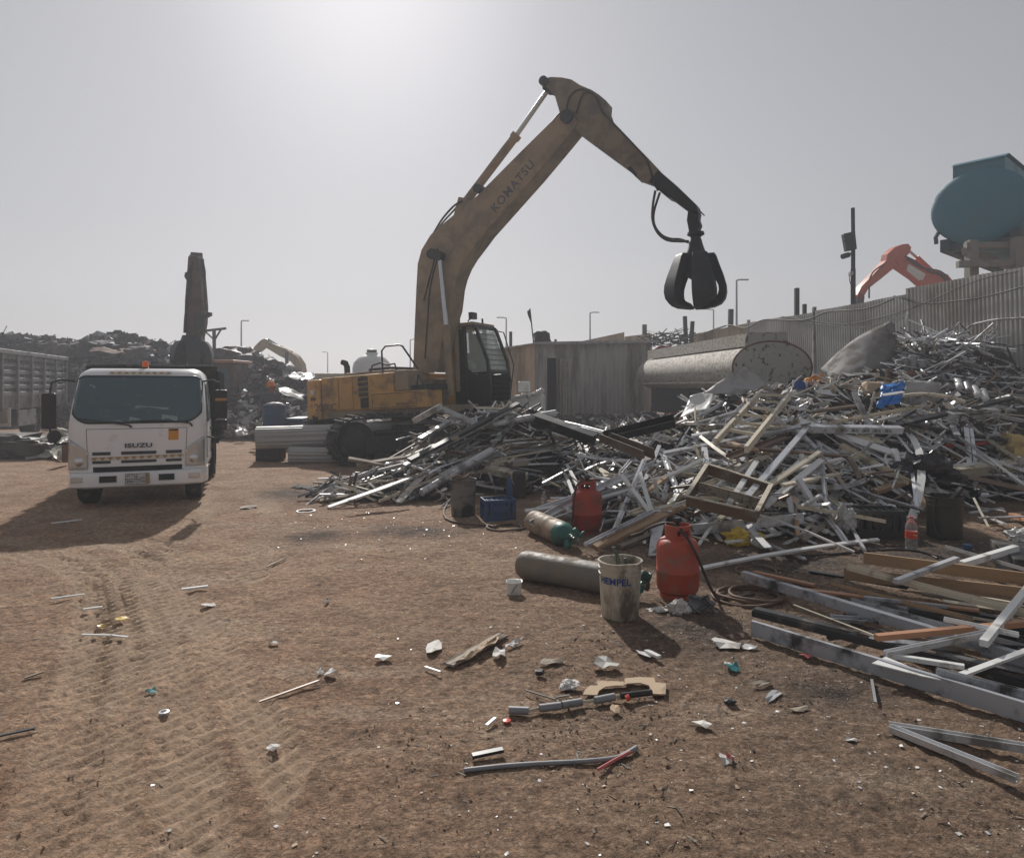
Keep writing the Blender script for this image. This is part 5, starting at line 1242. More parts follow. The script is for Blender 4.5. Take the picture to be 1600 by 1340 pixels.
MB().grid(lambda u, v: (0.112 * math.cos(2*math.pi*u) * math.sin(.1 + 1.75*v), -.045 + .125 * math.sin(2*math.pi*u) * math.sin(.1 + 1.75*v), 1.665 + .125 * math.cos(.1 + 1.75*v) - (.16 * v * v if .1 < u < .4 else 0)), 22, 9).build('head_scarf', M['scarf'], per, smooth=60, solid=.012)
for x in (-.17, .13):
    hm_ = MB()
    for k in range(4): hm_.tube([(x - .03 + .02*k, -.37, 1.01), (x - .032 + .021*k, -.42, 1.0 - .004*k), (x - .03 + .02*k, -.45, .975)], .009, 5)
    hm_.tube([(x + .035, -.36, 1.0), (x + .05, -.40, .99)], .009, 5).build('hand', M['skin'], per, smooth=50)
MB().tube([(-.035, -.14, 1.655), (-.02, -.146, 1.66)], .012, 6).tube([(.035, -.14, 1.655), (.02, -.146, 1.66)], .012, 6).build('eyes', M['ink'], per)
MB().tube([(0, -.145, 1.65), (0, -.165, 1.62)], .014, 6).build('nose', M['skin'], per, smooth=60)
MB().tube([(-.025, -.135, 1.585), (0, -.142, 1.583), (.025, -.135, 1.585)], .006, 5).build('mouth', M['ink'], per)
# white appliances beside the shed
def appliance(name, label, px0, px1, py0, py1, d, dep, rot, kind):
    a, b = P(px0, py1, d), P(px1, py0, d); w_ = b.x - a.x; h_ = b.z - a.z
    Mx = Matrix.Translation(a) @ Matrix.Rotation(R(rot), 4, 'Z')
    o = thing(name, label, kind, Mx)
    MB().box((0, 0, 0), (w_, dep, h_)).build('body', M['fridge'], o, bevel=.03)
    MB().box((.02, -.03, .04), (w_ - .02, -.003, h_ - .10)).build('door', M['fridge'], o, bevel=.012)
    MB().box((w_ * .85, -.05, h_ * .5), (w_ * .9, -.031, h_ * .75)).build('handle', M['shredl'], o)
    MB().box((.03, .03, h_ + .001), (w_ - .03, dep - .03, h_ + .03)).build('top', M['fridge'], o, bevel=.01)
    return o
appliance('washing_machine', 'white dented appliance on the right, beside the shed door', 825, 848, 618, 655, 17.2, .5, -12, 'appliance')
appliance('washing_machine', 'white appliance standing just left of the one beside the shed door', 800, 824, 622, 655, 17.0, .5, -8, 'appliance')
crumple('foam_sheet', [P(796, 625, 16.8), P(822, 613, 16.9), P(826, 619, 17.4), P(800, 630, 17.3)], M['fridge'], 'broken white foam lying over the left white appliance', 'foam', .08, 10, 8, 4, solid=.05)
crumple('foam_sheet', [P(824, 618, 16.9), P(848, 607, 17.0), P(850, 612, 17.5), P(826, 622, 17.4)], M['fridge'], 'broken white foam lying over the right white appliance by the shed', 'foam', .07, 10, 8, 6, solid=.05)
tag(MB().box((P(810, 0, 17.5).x, 17.3, H - 12/F*17.5), (P(828, 0, 17.5).x, 17.7, H + 4/F*17.5)).build('carton', M['fridge'], bevel=.02), 'small white box perched on the two white appliances', 'box')
# bent steel sheet shell
def bshell(u, v):
    top = [P(1283, 577, 15.0), P(1310, 549, 14.9), P(1345, 524, 14.7), P(1375, 507, 14.6), P(1392, 501, 14.5), P(1400, 508, 14.4)]
    bot = [P(1296, 600, 13.9), P(1320, 604, 13.7), P(1350, 600, 13.7), P(1375, 590, 13.9), P(1392, 582, 14.3), P(1399, 580, 14.6)]
    k = u * 5; i = min(4, int(k)); f = k - i
    q = top[i].lerp(top[i+1], f).lerp(bot[i].lerp(bot[i+1], f), v)
    return q + Vector((0, -.16 * math.sin(math.pi * v) * (1 if u < .72 else .3), 0)) + noise.noise_vector(Vector((u*3, v*3, 2))) * .03 + noise.noise_vector(Vector((u*9, v*9, 2))) * .015
bs_ = MB().grid(bshell, 24, 14)
tag(bs_.build('bent_sheet', M['dsheet'], smooth=20, solid=.012), 'big curved grey steel sheet standing in front of the fence', 'sheet')
crumple('steel_flap', [P(1300, 612, 13.9), P(1370, 574, 13.9), P(1385, 560, 14.2), P(1312, 600, 14.5)], M['gsheet'], 'creased lower flap of steel leaning under the big curved sheet', 'sheet', .06, seed=12)
# ================================================================== the heaps
HP = [(-2.6,9.3,0),(-1.5,9.6,0),(-.4,10.4,0),(.35,11,0),(.5,10,0),(.55,9,0),(.75,7.7,0),(1.3,7.2,0),(2.0,7.1,0),(2.9,7.25,0),(3.6,7.3,0),(4.2,8.0,0),(5.0,8.7,0),(6.0,9.1,0),(7,9.7,0),(8.2,10.3,0),(9.6,11,0),
      (-.9,12.2,1.0),(-.3,12,1.22),(.3,12.2,1.2),(.9,12.8,.75),(-1.8,11,.35),(-1,10.9,.55),(-.2,11.1,.6),(-2.6,12,0),(-2,13.2,0),(-.5,14,.2),(1,15,.35),(-2.4,10.4,.12),(.6,11.8,.6),
      (1.5,9,.42),(1.7,8,.25),(1.6,11,.6),(1.6,13,.55),(2.7,11,1.05),(2.6,9,.6),(3.5,9.3,.65),(3.3,8,.3),(4.35,12.3,1.5),(4.4,10.5,1.05),(4.6,9.3,.5),(5.9,13,1.65),(5.8,11,1.1),(5.8,9.9,.5),
      (7.6,13.5,1.9),(7.3,11.5,1.2),(7.2,10.3,.4),(9,14.5,2.6),(8.9,12.6,1.5),(9.8,13,1.7),(9.8,12,.7),(9.9,15,2.5),(3,15,.7),(5,15.5,.95),(7,16,1.2),(9,17.5,1.5),(2,17,.4),(4,19,.5),(7,19,.6),(9.3,20,.6),
      (-3.5,10,0),(-3.5,13,0),(-2,15,0),(0,17.5,.1),(1,6.2,0),(3,6.2,0),(5,7.4,0),(7,8.3,0),(9,9.3,0),(-1,8.6,0),(0,9.6,0),(-3.6,6.4,0),(-2.4,7.2,0),(-1.2,7,0),(-3.4,8.2,0),(-2.2,8.4,0),(0,8,0),(-.2,6.6,0),(-3.6,18,0),(-2,20,0),(1,20.8,.1)]
def heap_raw(x, y):
    sw = sh = 0.0
    for a, b, h in HP:
        w_ = 1.0 / ((x - a) ** 2 + (y - b) ** 2 + .02) ** 2
        sw += w_; sh += w_ * h
    return sh / sw
HX0, HX1, HY0, HY1, HS = -3.6, 10.9, 6.4, 21.0, 0.2
hnx, hny = int((HX1 - HX0) / HS) + 1, int((HY1 - HY0) / HS) + 1
HG = [[heap_raw(HX0 + i * HS, HY0 + j * HS) for i in range(hnx)] for j in range(hny)]
def heap(x, y):
    u, v = (x - HX0) / HS, (y - HY0) / HS
    if u < 0 or v < 0 or u >= hnx - 1 or v >= hny - 1: return 0.0
    i, j = int(u), int(v); a, b = u - i, v - j
    return (HG[j][i] * (1-a) + HG[j][i+1] * a) * (1-b) + (HG[j+1][i] * (1-a) + HG[j+1][i+1] * a) * b
def surf(x, y):
    return max(gz(x, y), heap(x, y))
def HIT(px, py, lift=0.0, dmin=3.0):
    d = dmin
    while d < 45:
        p = P(px, py, d)
        if p.z <= surf(p.x, p.y) + lift: return p
        d += 0.04
    return P(px, py, d)
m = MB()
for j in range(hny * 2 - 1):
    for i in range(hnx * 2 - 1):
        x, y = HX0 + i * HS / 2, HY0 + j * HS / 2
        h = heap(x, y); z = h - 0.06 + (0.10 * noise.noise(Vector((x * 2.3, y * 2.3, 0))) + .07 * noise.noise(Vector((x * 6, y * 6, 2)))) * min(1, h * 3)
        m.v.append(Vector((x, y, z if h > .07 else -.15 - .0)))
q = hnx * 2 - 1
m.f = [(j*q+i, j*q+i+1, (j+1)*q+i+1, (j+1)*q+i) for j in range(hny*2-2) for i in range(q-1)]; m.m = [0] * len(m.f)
tag(m.build('scrap_heap', M['mass'], keep=True), 'packed mass of metal offcuts inside the heaps, coloured dark for shaded gaps', None, None, 'stuff')

def sect(kind, w_, h_):
    t = min(.006, w_ * .12)
    if kind == 'flat': return [(-w_/2, 0), (w_/2, 0), (w_/2, h_), (-w_/2, h_)]
    if kind == 'box': return [(-w_/2, 0), (w_/2, 0), (w_/2, h_), (-w_/2, h_)]
    if kind == 'angle': return [(-w_/2, 0), (w_/2, 0), (w_/2, t), (-w_/2 + t, t), (-w_/2 + t, h_), (-w_/2, h_)]
    if kind == 'chan': return [(-w_/2, 0), (w_/2, 0), (w_/2, h_), (w_/2 - t, h_), (w_/2 - t, t), (-w_/2 + t, t), (-w_/2 + t, h_), (-w_/2, h_)]
    if kind == 'tee': return [(-w_/2, 0), (w_/2, 0), (w_/2, t), (t/2, t), (t/2, h_), (-t/2, h_), (-t/2, t), (-w_/2, t)]
    if kind == 'ibeam': return [(-w_/2, 0), (w_/2, 0), (w_/2, t*2), (t, t*2), (t, h_-t*2), (w_/2, h_-t*2), (w_/2, h_), (-w_/2, h_), (-w_/2, h_-t*2), (-t, h_-t*2), (-t, t*2), (-w_/2, t*2)]
    if kind == 'step': return [(-w_/2, 0), (w_/2, 0), (w_/2, h_*.45), (w_*.1, h_*.45), (w_*.1, h_), (-w_*.1, h_), (-w_*.1, h_*.6), (-w_/2, h_*.6)]
    if kind == 'round': return [(w_/2 * math.cos(2*math.pi*k/10), h_/2 * math.sin(2*math.pi*k/10) + h_/2) for k in range(10)]
HERO = {'box': 'box profile', 'flat': 'flat strip', 'angle': 'angle profile', 'chan': 'channel', 'tee': 'tee profile', 'ibeam': 'beam', 'step': 'window profile', 'round': 'tube'}
def strip(a, b, w_, h_, kind, mt, label, cat, name='metal_profile', up=(0, 0, 1), bend=0.0, bend2=0.0, group=None, roll=0.0):
    fm_ = frame(a, b, up) @ Matrix.Rotation(roll, 4, 'X'); L = (Vector(b) - Vector(a)).length
    mb = MB().section(sect(kind, w_, h_), L, nseg=6 if (bend or bend2) else 1, bend=bend, bend2=bend2)
    o = mb.build(name, M[mt], matrix=fm_, smooth=40 if kind == 'round' else None)
    return tag(o, label, cat, group)
LYING = []
def hero(x1, y1, x2, y2, wpx, kind, mt, label, cat='profile', name='metal_profile', l1=0.10, l2=0.14, hr=0.6, bend=0.0, roll=0.0, group=None):
    a, b = HIT(x1, y1, l1), HIT(x2, y2, l2)
    w_ = wpx * (a.y + b.y) / 2 / F
    up = (0, -.35, .94) if roll == 0 else (0, 0, 1)
    return strip(a, b, w_, max(.008, w_ * hr), kind, mt, label, cat, name, up, bend, roll=roll, group=group)
GR, GL = 'offcuts thrown on the big heap', 'lengths thrown on the left heap'
# ---- big heap, piece by piece
W = 'wood_board'
hero(1035, 711, 1251, 669, 8, 'box', 'alu', 'long light grey box profile lying level across the middle of the big heap', l1=.2, l2=.3)
hero(1081, 683, 1231, 658, 7, 'box', 'alu', 'light grey profile just above the long level one, lower end at left', l1=.2, l2=.3)
hero(957, 837, 1007, 719, 8, 'step', 'alu', 'steep grey window profile leaning right of the far red gas bottle', l1=.02, l2=.3)
hero(1091, 853, 1141, 782, 5, 'box', 'white', 'thin white tube standing up behind the near red gas bottle', l1=.02, l2=.2)
hero(1140, 787, 1182, 723, 8, 'flat', 'white', 'short white strip above the open drawer frame pointing up right', l1=.35, l2=.4)
hero(1123, 813, 1280, 708, 7, 'box', 'cream', 'long cream strip rising right over the corner of the drawer frame', l1=.25, l2=.4)
hero(1163, 784, 1260, 671, 9, 'box', 'alu', 'long bluish grey box profile rising steeply right of the drawer frame', l1=.38, l2=.42)
hero(938, 731, 1004, 808, 13, 'flat', 'cream', 'wide cream flat plate sloping down right behind the far red gas bottle', l1=.2, l2=.1, hr=.15)
hero(972, 744, 1018, 804, 7, 'step', 'white', 'white window profile beside the wide cream plate', l1=.3, l2=.12)
hero(999, 738, 1018, 801, 6, 'chan', 'white', 'white channel crossing the steep grey profile near its top', l1=.3, l2=.14)
hero(1008, 752, 1030, 698, 6, 'box', 'alu2', 'dull steep profile left of the drawer frame', l1=.1, l2=.3)
hero(1037, 714, 1061, 775, 9, 'step', 'alu', 'grey profile dropping from the left end of the long level one', l1=.22, l2=.12)
hero(1100, 703, 1103, 728, 9, 'flat', 'alu', 'short pale upright plate above the drawer frame', l1=.2, l2=.15)
hero(929, 856, 1075, 787, 15, 'box', 'wood', 'wide tan board sloping up from beside the green valve', 'board', W, l1=.04, l2=.12, hr=.3)
hero(914, 853, 1021, 800, 7, 'chan', 'alu', 'grey channel lying along the upper edge of the wide tan board', l1=.08, l2=.2)
hero(969, 856, 1042, 827, 8, 'box', 'oldwood', 'short tan slat below the wide tan board', 'board', W, l1=.03, l2=.06)
hero(1193, 793, 1283, 720, 11, 'flat', 'white', 'broad pale strip rising right of the drawer frame', l1=.3, l2=.4, hr=.3)
hero(1245, 749, 1275, 799, 10, 'box', 'alu', 'grey box profile dropping steeply in the middle of the heap', l1=.35, l2=.12)
hero(1280, 692, 1291, 787, 7, 'step', 'alu2', 'nearly upright dark edged profile in the middle of the heap', l1=.4, l2=.12)
hero(1124, 698, 1322, 715, 7, 'box', 'bronze', 'long brown bar lying level across the heap above the drawer frame', 'bar', l1=.28, l2=.34)
hero(1060, 828, 1256, 808, 15, 'chan', 'alu', 'thick grey channel with holes lying behind the near red gas bottle', l1=.1, l2=.12, hr=.5, roll=1.57)
hero(1254, 847, 1302, 812, 8, 'box', 'oldwood', 'short brown batten leaning up right of the yellow bag', 'board', W, l1=.02, l2=.1)
hero(1091, 890, 1372, 844, 6, 'box', 'white', 'long pale strip lying on the ground behind the near red gas bottle', l1=.03, l2=.05, bend=.03)
hero(1245, 675, 1274, 703, 8, 'box', 'alu', 'short grey profile under the top of the steep bluish one', l1=.3, l2=.25)
hero(880, 733, 896, 774, 5, 'flat', 'white', 'left thin white strip above the far red gas bottle', l1=.15, l2=.1)
hero(886, 728, 905, 764, 5, 'flat', 'white', 'right thin white strip above the far red gas bottle', l1=.2, l2=.14)
hero(886, 747, 963, 716, 5, 'box', 'alu', 'thin grey tube pointing up right above the far red gas bottle', l1=.15, l2=.2)
hero(1006, 773, 1042, 746, 6, 'box', 'wood', 'tan batten between the steep grey profile and the drawer frame', 'board', W, l1=.15, l2=.2)
hero(1312, 697, 1420, 756, 11, 'chan', 'cream', 'long tan channel slanting down right across the heap', l1=.3, l2=.22, hr=.5)
hero(1365, 771, 1417, 754, 11, 'box', 'wood', 'short tan box meeting the lower end of the long tan channel', 'board', W, l1=.12, l2=.2)
pb = hero(1262, 674, 1406, 676, 11, 'box', 'alu', 'wide bluish grey box section with faint printed numbers lying level', l1=.3, l2=.3, hr=.95, roll=0)
hero(1394, 668, 1581, 624, 9, 'box', 'blackp', 'long black bar sloping up to the right under the white tubes', 'bar', l1=.25, l2=.3)
hero(1225, 690, 1400, 667, 6, 'box', 'blackp', 'thin black bar left of the long black one', 'bar', l1=.2, l2=.25)
hero(1410, 664, 1562, 690, 9, 'box', 'blackp', 'black bar sloping down right beneath the long black one', 'bar', l1=.2, l2=.25)
hero(1459, 747, 1640, 728, 17, 'ibeam', 'cream', 'big beige beam lying across the right side of the heap', 'beam', l1=.14, l2=.2, hr=.9)
hero(1509, 671, 1514, 728, 7, 'box', 'alu', 'upright pale grey profile near the yellow foam block', l1=.35, l2=.25)
hero(1517, 671, 1524, 730, 5, 'box', 'alu', 'thin pale profile beside the upright one near the yellow foam block', l1=.33, l2=.25)
hero(1522, 712, 1551, 730, 7, 'flat', 'white', 'pale strip sloping down toward the yellow foam block', l1=.3, l2=.2)
hero(1475, 700, 1572, 694, 7, 'round', 'redold', 'rusty red pipe running to the yellow foam block', 'pipe', l1=.25, l2=.3, hr=1)
hero(1333, 614, 1358, 668, 8, 'box', 'alu2', 'grey post leaning above the wide box section with numbers', l1=.5, l2=.3)
hero(1397, 703, 1405, 730, 7, 'flat', 'white', 'short white upright strip on the flat grey panel', l1=.3, l2=.22)
hero(1300, 757, 1442, 798, 6, 'box', 'alu2', 'long thin grey profile sloping down behind the soda bottle', l1=.2, l2=.14)
hero(1436, 749, 1442, 797, 8, 'box', 'wood', 'upright tan batten behind the black oily drum', 'board', W, l1=.3, l2=.1)
hero(1281, 713, 1324, 769, 7, 'box', 'oldwood', 'brown batten slanting down right of the upright dark edged profile', 'board', W, l1=.35, l2=.25)
hero(1319, 712, 1341, 749, 8, 'box', 'oldwood', 'bent tan batten under the long tan channel', 'board', W, l1=.3, l2=.25, bend=.05)
hero(1406, 622, 1508, 631, 6, 'round', 'cream', 'tan tube arching in front of the row of white tubes', 'tube', l1=.3, l2=.3, hr=1, bend=.08)
hero(1262, 646, 1345, 634, 6, 'flat', 'bronze', 'brown strip above the wide box section at the left of the blue plastic', l1=.25, l2=.25)
hero(1300, 662, 1440, 636, 6, 'chan', 'cream', 'long cream strip pointing at the blue plastic from the left', l1=.25, l2=.25)
hero(1340, 668, 1438, 640, 5, 'flat', 'alu', 'bright thin strip below the long cream one near the blue plastic', l1=.25, l2=.25)
hero(1450, 756, 1465, 778, 8, 'chan', 'alu', 'short grey channel leaning on the black bag', l1=.2, l2=.12)
hero(1515, 803, 1566, 796, 5, 'box', 'alu2', 'thin grey profile on the ground right of the black oily drum', l1=.03, l2=.06)
hero(1500, 790, 1570, 800, 4, 'flat', 'alu', 'pale strip crossing on the ground right of the black oily drum', l1=.03, l2=.06)
hero(1420, 700, 1470, 722, 6, 'box', 'alu2', 'grey profile end on the upper right of the flat grey panel', l1=.2, l2=.2)
hero(1484, 707, 1516, 735, 6, 'box', 'wood', 'tan offcut slanting between flat panel and pale upright profile', 'board', W, l1=.2, l2=.2)
hero(1130, 690, 1180, 706, 12, 'box', 'wood', 'short broad tan offcut above the drawer frame', 'board', W, l1=.2, l2=.25, hr=.3)
hero(1140, 716, 1230, 683, 14, 'chan', 'bronze', 'ribbed brown plank end on above the drawer frame', 'board', W, l1=.25, l2=.3, hr=.3)
hero(1222, 760, 1310, 742, 7, 'box', 'cream', 'cream profile crossing level under the broad pale strip', l1=.3, l2=.3)
hero(1240, 735, 1316, 718, 6, 'box', 'white', 'white profile crossing level right of the broad pale strip', l1=.3, l2=.35)
hero(1232, 776, 1236, 810, 8, 'box', 'alu2', 'short upright grey stub over the thick channel with holes', l1=.25, l2=.08)
hero(1262, 813, 1325, 792, 10, 'flat', 'alu', 'crumpled pale strip beside the dark crate', l1=.12, l2=.14, hr=.3)
hero(1325, 815, 1351, 862, 5, 'flat', 'alu2', 'dirty strip dropping from the cloudy bag to the tan plank', l1=.1, l2=.02)
hero(1540, 704, 1600, 676, 9, 'box', 'blackp', 'black bar passing behind the yellow foam block', 'bar', l1=.25, l2=.3)
hero(1500, 640, 1640, 668, 8, 'flat', 'alu2', 'dull grey strip at the right edge above the yellow foam block', l1=.25, l2=.3)
hero(1480, 655, 1555, 648, 12, 'box', 'alu', 'grey box piece with two holes under the long black bar', l1=.25, l2=.25, hr=.9)
# dark L shaped frame in front of the rubble
lf_ = thing('corner_frame', 'dark L shaped channel frame lying at the left back of the big heap', 'frame', HIT(945, 689, .2))
a, b, c = HIT(945, 689, .25), HIT(1056, 662, .3), HIT(1016, 718, .25)
for p, q in ((a, b), (a, c)):
    mb = MB().section(sect('chan', .16, .14), (q - p).length); fm_ = frame(p, q, (0, -.6, .8)); mb.v = [fm_ @ v for v in mb.v]
    mb.build('frame_side', M['bronze' if q is c else 'blackp'], lf_, world=True)
# open drawer like window frame
df = thing('window_frame', 'open box window frame like a drawer lying tilted on the big heap', 'window frame', HIT(1125, 790, .2))
q = [HIT(1072, 775, .42), HIT(1105, 725, .42), HIT(1205, 757, .40), HIT(1182, 800, .40)]
dpt = Vector((0.0, .02, -.115))
for i, (mt) in enumerate(('white', 'bronze', 'bronze', 'bronze')):
    a, b = q[i], q[(i+1) % 4]; cen = sum(q, Vector()) / 4
    ins = (cen - (a + b) / 2).normalized() * .03
    MB().add([a, b, b + dpt, a + dpt, a + ins, b + ins, b + ins + dpt, a + ins + dpt], [(0,1,2,3),(7,6,5,4),(0,4,5,1),(2,6,7,3),(0,3,7,4),(1,5,6,2)]).build('frame_side', M['bronze'], df, world=True)
    MB().bar(a + Vector((0, 0, .006)), b + Vector((0, 0, .006)), .05, .012).build('frame_edge', M['cream'], df, world=True)
m1, m2 = q[0].lerp(q[1], .45), q[3].lerp(q[2], .45)
MB().bar(m1 + dpt * .5, m2 + dpt * .5, .03, .11).build('divider', M['oldwood'], df, world=True)
# ladder
ld = thing('ladder', 'short cream ladder leaning on the big heap under the white sheet', 'ladder', HIT(1180, 700, .2))
l0, l1_, r0, r1 = HIT(1118, 690, .34), P(1186, 616, 11.0), HIT(1166, 702, .42), P(1233, 618, 11.1)
for a, b in ((l0, l1_), (r0, r1)): MB().bar(a, b, .05, .09).build('rail', M['cream'], ld, world=True)
for k in range(6):
    t = .22 + .155 * k; MB().bar(l0.lerp(l1_, t), r0.lerp(r1, t), .05, .04).build('rung', M['cream'], ld, world=True)
text('361c   361c   361c   361c   361c', .075, M['ink'], pb, Matrix.Translation((1.0, -(11 * 10.6 / F) * .5 - .002, .05)) @ Matrix.Rotation(R(90), 4, 'X'), 'lettering', .001)
# sheets and bulky pieces on top
crumple('metal_sheet', [P(1098, 614, 11.2), P(1166, 570, 11.8), P(1200, 602, 11.9), P(1160, 616, 11.2)], M['gsheet'], 'large pale lilac sheet propped like a tent before the rusty tank', 'sheet', .03, seed=21)
crumple('metal_sheet', [P(1062, 652, 11.0), P(1080, 618, 11.3), P(1118, 608, 11.4), P(1108, 638, 10.8)], M['fridge'], 'bright white bent sheet standing left of the pale lilac sheet', 'sheet', .03, seed=23)
crumple('metal_sheet', [P(1120, 620, 12.0), P(1175, 610, 12.4), P(1200, 622, 12.6), P(1140, 628, 11.8)], M['gsheet'], 'creased grey sheet below the pale lilac sheet', 'sheet', .07, seed=25)
crumple('dark_bag', [P(1130, 650, 11.4), P(1135, 622, 11.9), P(1180, 622, 12.0), P(1176, 648, 11.4)], M['dbag'], 'dark torn plastic hanging under the creased grey sheet', 'plastic', .10, seed=27)
crumple('metal_sheet', [P(1226, 622, 12.0), P(1250, 600, 12.6), P(1300, 612, 12.9), P(1270, 628, 12.2)], M['gsheet'], 'pale folded sheet right of the ladder top', 'sheet', .08, seed=29)
crumple('metal_sheet', [P(1230, 640, 11.4), P(1240, 628, 11.8), P(1268, 622, 12), P(1256, 642, 11.4)], M['fridge'], 'small white folded sheet below the ladder top', 'sheet', .05, seed=31)
crumple('carton', [P(1258, 592, 13.0), P(1282, 583, 13.2), P(1290, 590, 13.3), P(1262, 602, 12.9)], M['stick'], 'faded peach carton flap on the heap before the rusty tank', 'carton', .04, seed=33)
sg = tag(crumple('printed_panel', [P(1238, 612, 12.5), P(1238, 594, 12.7), P(1262, 595, 12.8), P(1264, 612, 12.6)], M['paper'], 'small square panel printed with a dark oval', 'panel', .01, seed=35))
pp_ = Vector(P(1250, 603, 12.45)); MB().lathe([(.11, 0), (0, .004)], 20, M=Matrix.Translation(pp_ - MW[sg.name].translation) @ Matrix.Rotation(R(80), 4, 'X')).build('oval_mark', M['blueink'], sg)
crumple('red_cloth', [P(1264, 606, 12.6), P(1268, 594, 12.8), P(1280, 594, 12.9), P(1280, 606, 12.6)], M['red'], 'crumpled dark red rag right of the panel with the oval', 'rag', .06, seed=37)
crumple('torn_sheet', [P(1288, 632, 12.0), P(1296, 596, 12.9), P(1306, 594, 12.9), P(1300, 630, 12.0)], M['cream'], 'torn cream sheet standing up left of the big curved sheet', 'sheet', .10, seed=39)
crumple('blue_sheet', [P(1370, 637, 11.2), P(1378, 600, 11.6), P(1414, 596, 11.7), P(1408, 630, 11.2)], M['bluep'], 'bright blue crumpled plastic lying in the heap', 'plastic', .07, 16, 12, 41)
hero(1378, 618, 1412, 613, 7, 'flat', 'white', 'white folded sheet piece lying across the blue plastic', 'sheet', 'folded_sheet', l1=.5, l2=.6, hr=.2)
lump('grey_sack', 'rounded grey sack right of the blue plastic', 'sack', HIT(1432, 618, .05), (.36, .3, .26), 'gsheet', 6, .3)
lump('brown_carton', 'crushed brown carton left of the blue plastic', 'carton', HIT(1366, 610, .08), (.24, .18, .17), 'card', 9, .2)
hero(1440, 505, 1488, 572, 15, 'flat', 'alu2', 'wide dull plank leaning high against the near fence panel', 'plank', 'metal_plank', l1=.1, l2=.3, hr=.15)
hero(1458, 508, 1509, 566, 10, 'flat', 'alu2', 'second dull plank leaning right of the wide one on the fence', 'plank', 'metal_plank', l1=.1, l2=.3, hr=.15)
# four pale fluted tubes and four grey insulator posts
for k, (x1, y1, x2, y2, mt) in enumerate(((1496, 594, 1502, 612, 'white'), (1510, 598, 1516, 616, 'shredl'), (1522, 604, 1530, 624, 'white'), (1535, 609, 1542, 628, 'white'))):
    a, b = HIT(x1, y1, .3), HIT(x2, y2, .3)
    mb = MB().lathe([(.045, 0), (.06, .02)] + [(.06 - .008 * (i % 2), .02 + .03 * i) for i in range(1, 9)] + [(.045, .30)], 12)
    fm_ = frame(a, b); mb.v = [fm_ @ Matrix.Rotation(R(90), 4, 'Y') @ v for v in mb.v]
    tag(mb.build('fluted_tube', M[mt], smooth=30), ['first and highest of four short white tubes below the leaning planks', 'greyest of the four short tubes below the leaning planks', 'third of four short white tubes, longest and brightest', 'lowest of the four short white tubes at the right'][k], 'tube', 'short white tubes in a row')
for k, (x, y0_, y1_) in enumerate(((1404, 562, 596), (1414, 559, 590), (1425, 555, 588), (1439, 562, 592))):
    b = P(x + 1, y1_, 13.4); t_ = P(x, y0_, 13.5); h_ = (t_ - b).length
    prof_ = [(.05, 0)] + [(.085 if i % 2 else .05, h_ * i / 14) for i in range(1, 14)] + [(.045, h_)]
    mb = MB().lathe(prof_, 12, M=frame(b, t_) @ Matrix.Rotation(R(90), 4, 'Y'))
    tag(mb.build('ribbed_post', M['alu2'], smooth=30), ['leftmost ribbed grey post in the row left of the leaning planks', 'second ribbed grey post from the left beside the curved sheet', 'tallest ribbed grey post, third of the row of four', 'rightmost ribbed grey post, half buried under thin rods'][k], 'post', 'ribbed grey posts')
fb = lump('foam_block', 'torn yellow foam block at the right edge of the heap', 'foam', HIT(1592, 706, .30), (.34, .28, .27), 'foam', 12, .35)
hero(1381, 724, 1482, 722, 22, 'flat', 'alu2', 'flat grey panel lying among the offcuts left of the upright pale profile', 'panel', 'metal_plate', l1=.15, l2=.2, hr=.1, roll=.5)
# ---- remaining offcuts, one object each
ZN = []
def zone(p):
    x = CX + p.x / p.y * F; y = CY + (H - p.z) / p.y * F
    if x < 700: return 'at the left foot of the left heap'
    if x < 860: return 'on the left heap'
    if y < 640: return 'high on the heap near the fence' if x > 1380 else 'at the back of the big heap'
    if x < 1040: return 'behind the far red gas bottle'
    if x < 1200: return 'around the open drawer frame'
    if x < 1340: return 'in the middle of the big heap'
    return 'on the right side of the big heap'
SP_ = [('box', .045, .03), ('angle', .05, .04), ('chan', .06, .035), ('flat', .06, .008), ('step', .06, .04), ('tee', .05, .035), ('box', .03, .03), ('flat', .09, .012)]
TONE = [('alu', 'light grey', .32), ('alu2', 'dull grey', .21), ('white', 'white', .16), ('cream', 'cream', .11), ('bronze', 'brown', .07), ('wood', 'tan', .05), ('oldwood', 'weathered brown', .08), ('blackp', 'black', .09)]
def pick(rg):
    t = rg.random(); s = 0
    for q in TONE:
        s += q[2]
        if t < s: return q
    return TONE[0]
def toss(rg, x, y, L, az, kind, w_, h_, mt, lift):
    dx_, dy_ = math.cos(az) * L / 2, math.sin(az) * L / 2
    za, zb = surf(x - dx_, y - dy_), surf(x + dx_, y + dy_); zc = surf(x, y)
    za = max(za, 2 * zc - zb - .25); zb = max(zb, 2 * zc - za - .25)
    za += lift + rg.uniform(-.05, .06); zb += lift + rg.uniform(-.05, .07)
    za = min(za, 1.25 + .14 * max(0, y - 10) + .25 * max(0, x - 6)); zb = min(zb, 1.25 + .14 * max(0, y - 10) + .25 * max(0, x - 6))
    return Vector((x - dx_, y - dy_, za)), Vector((x + dx_, y + dy_, zb))
rg = random.Random(31)
SCREEN_OK = lambda p: True
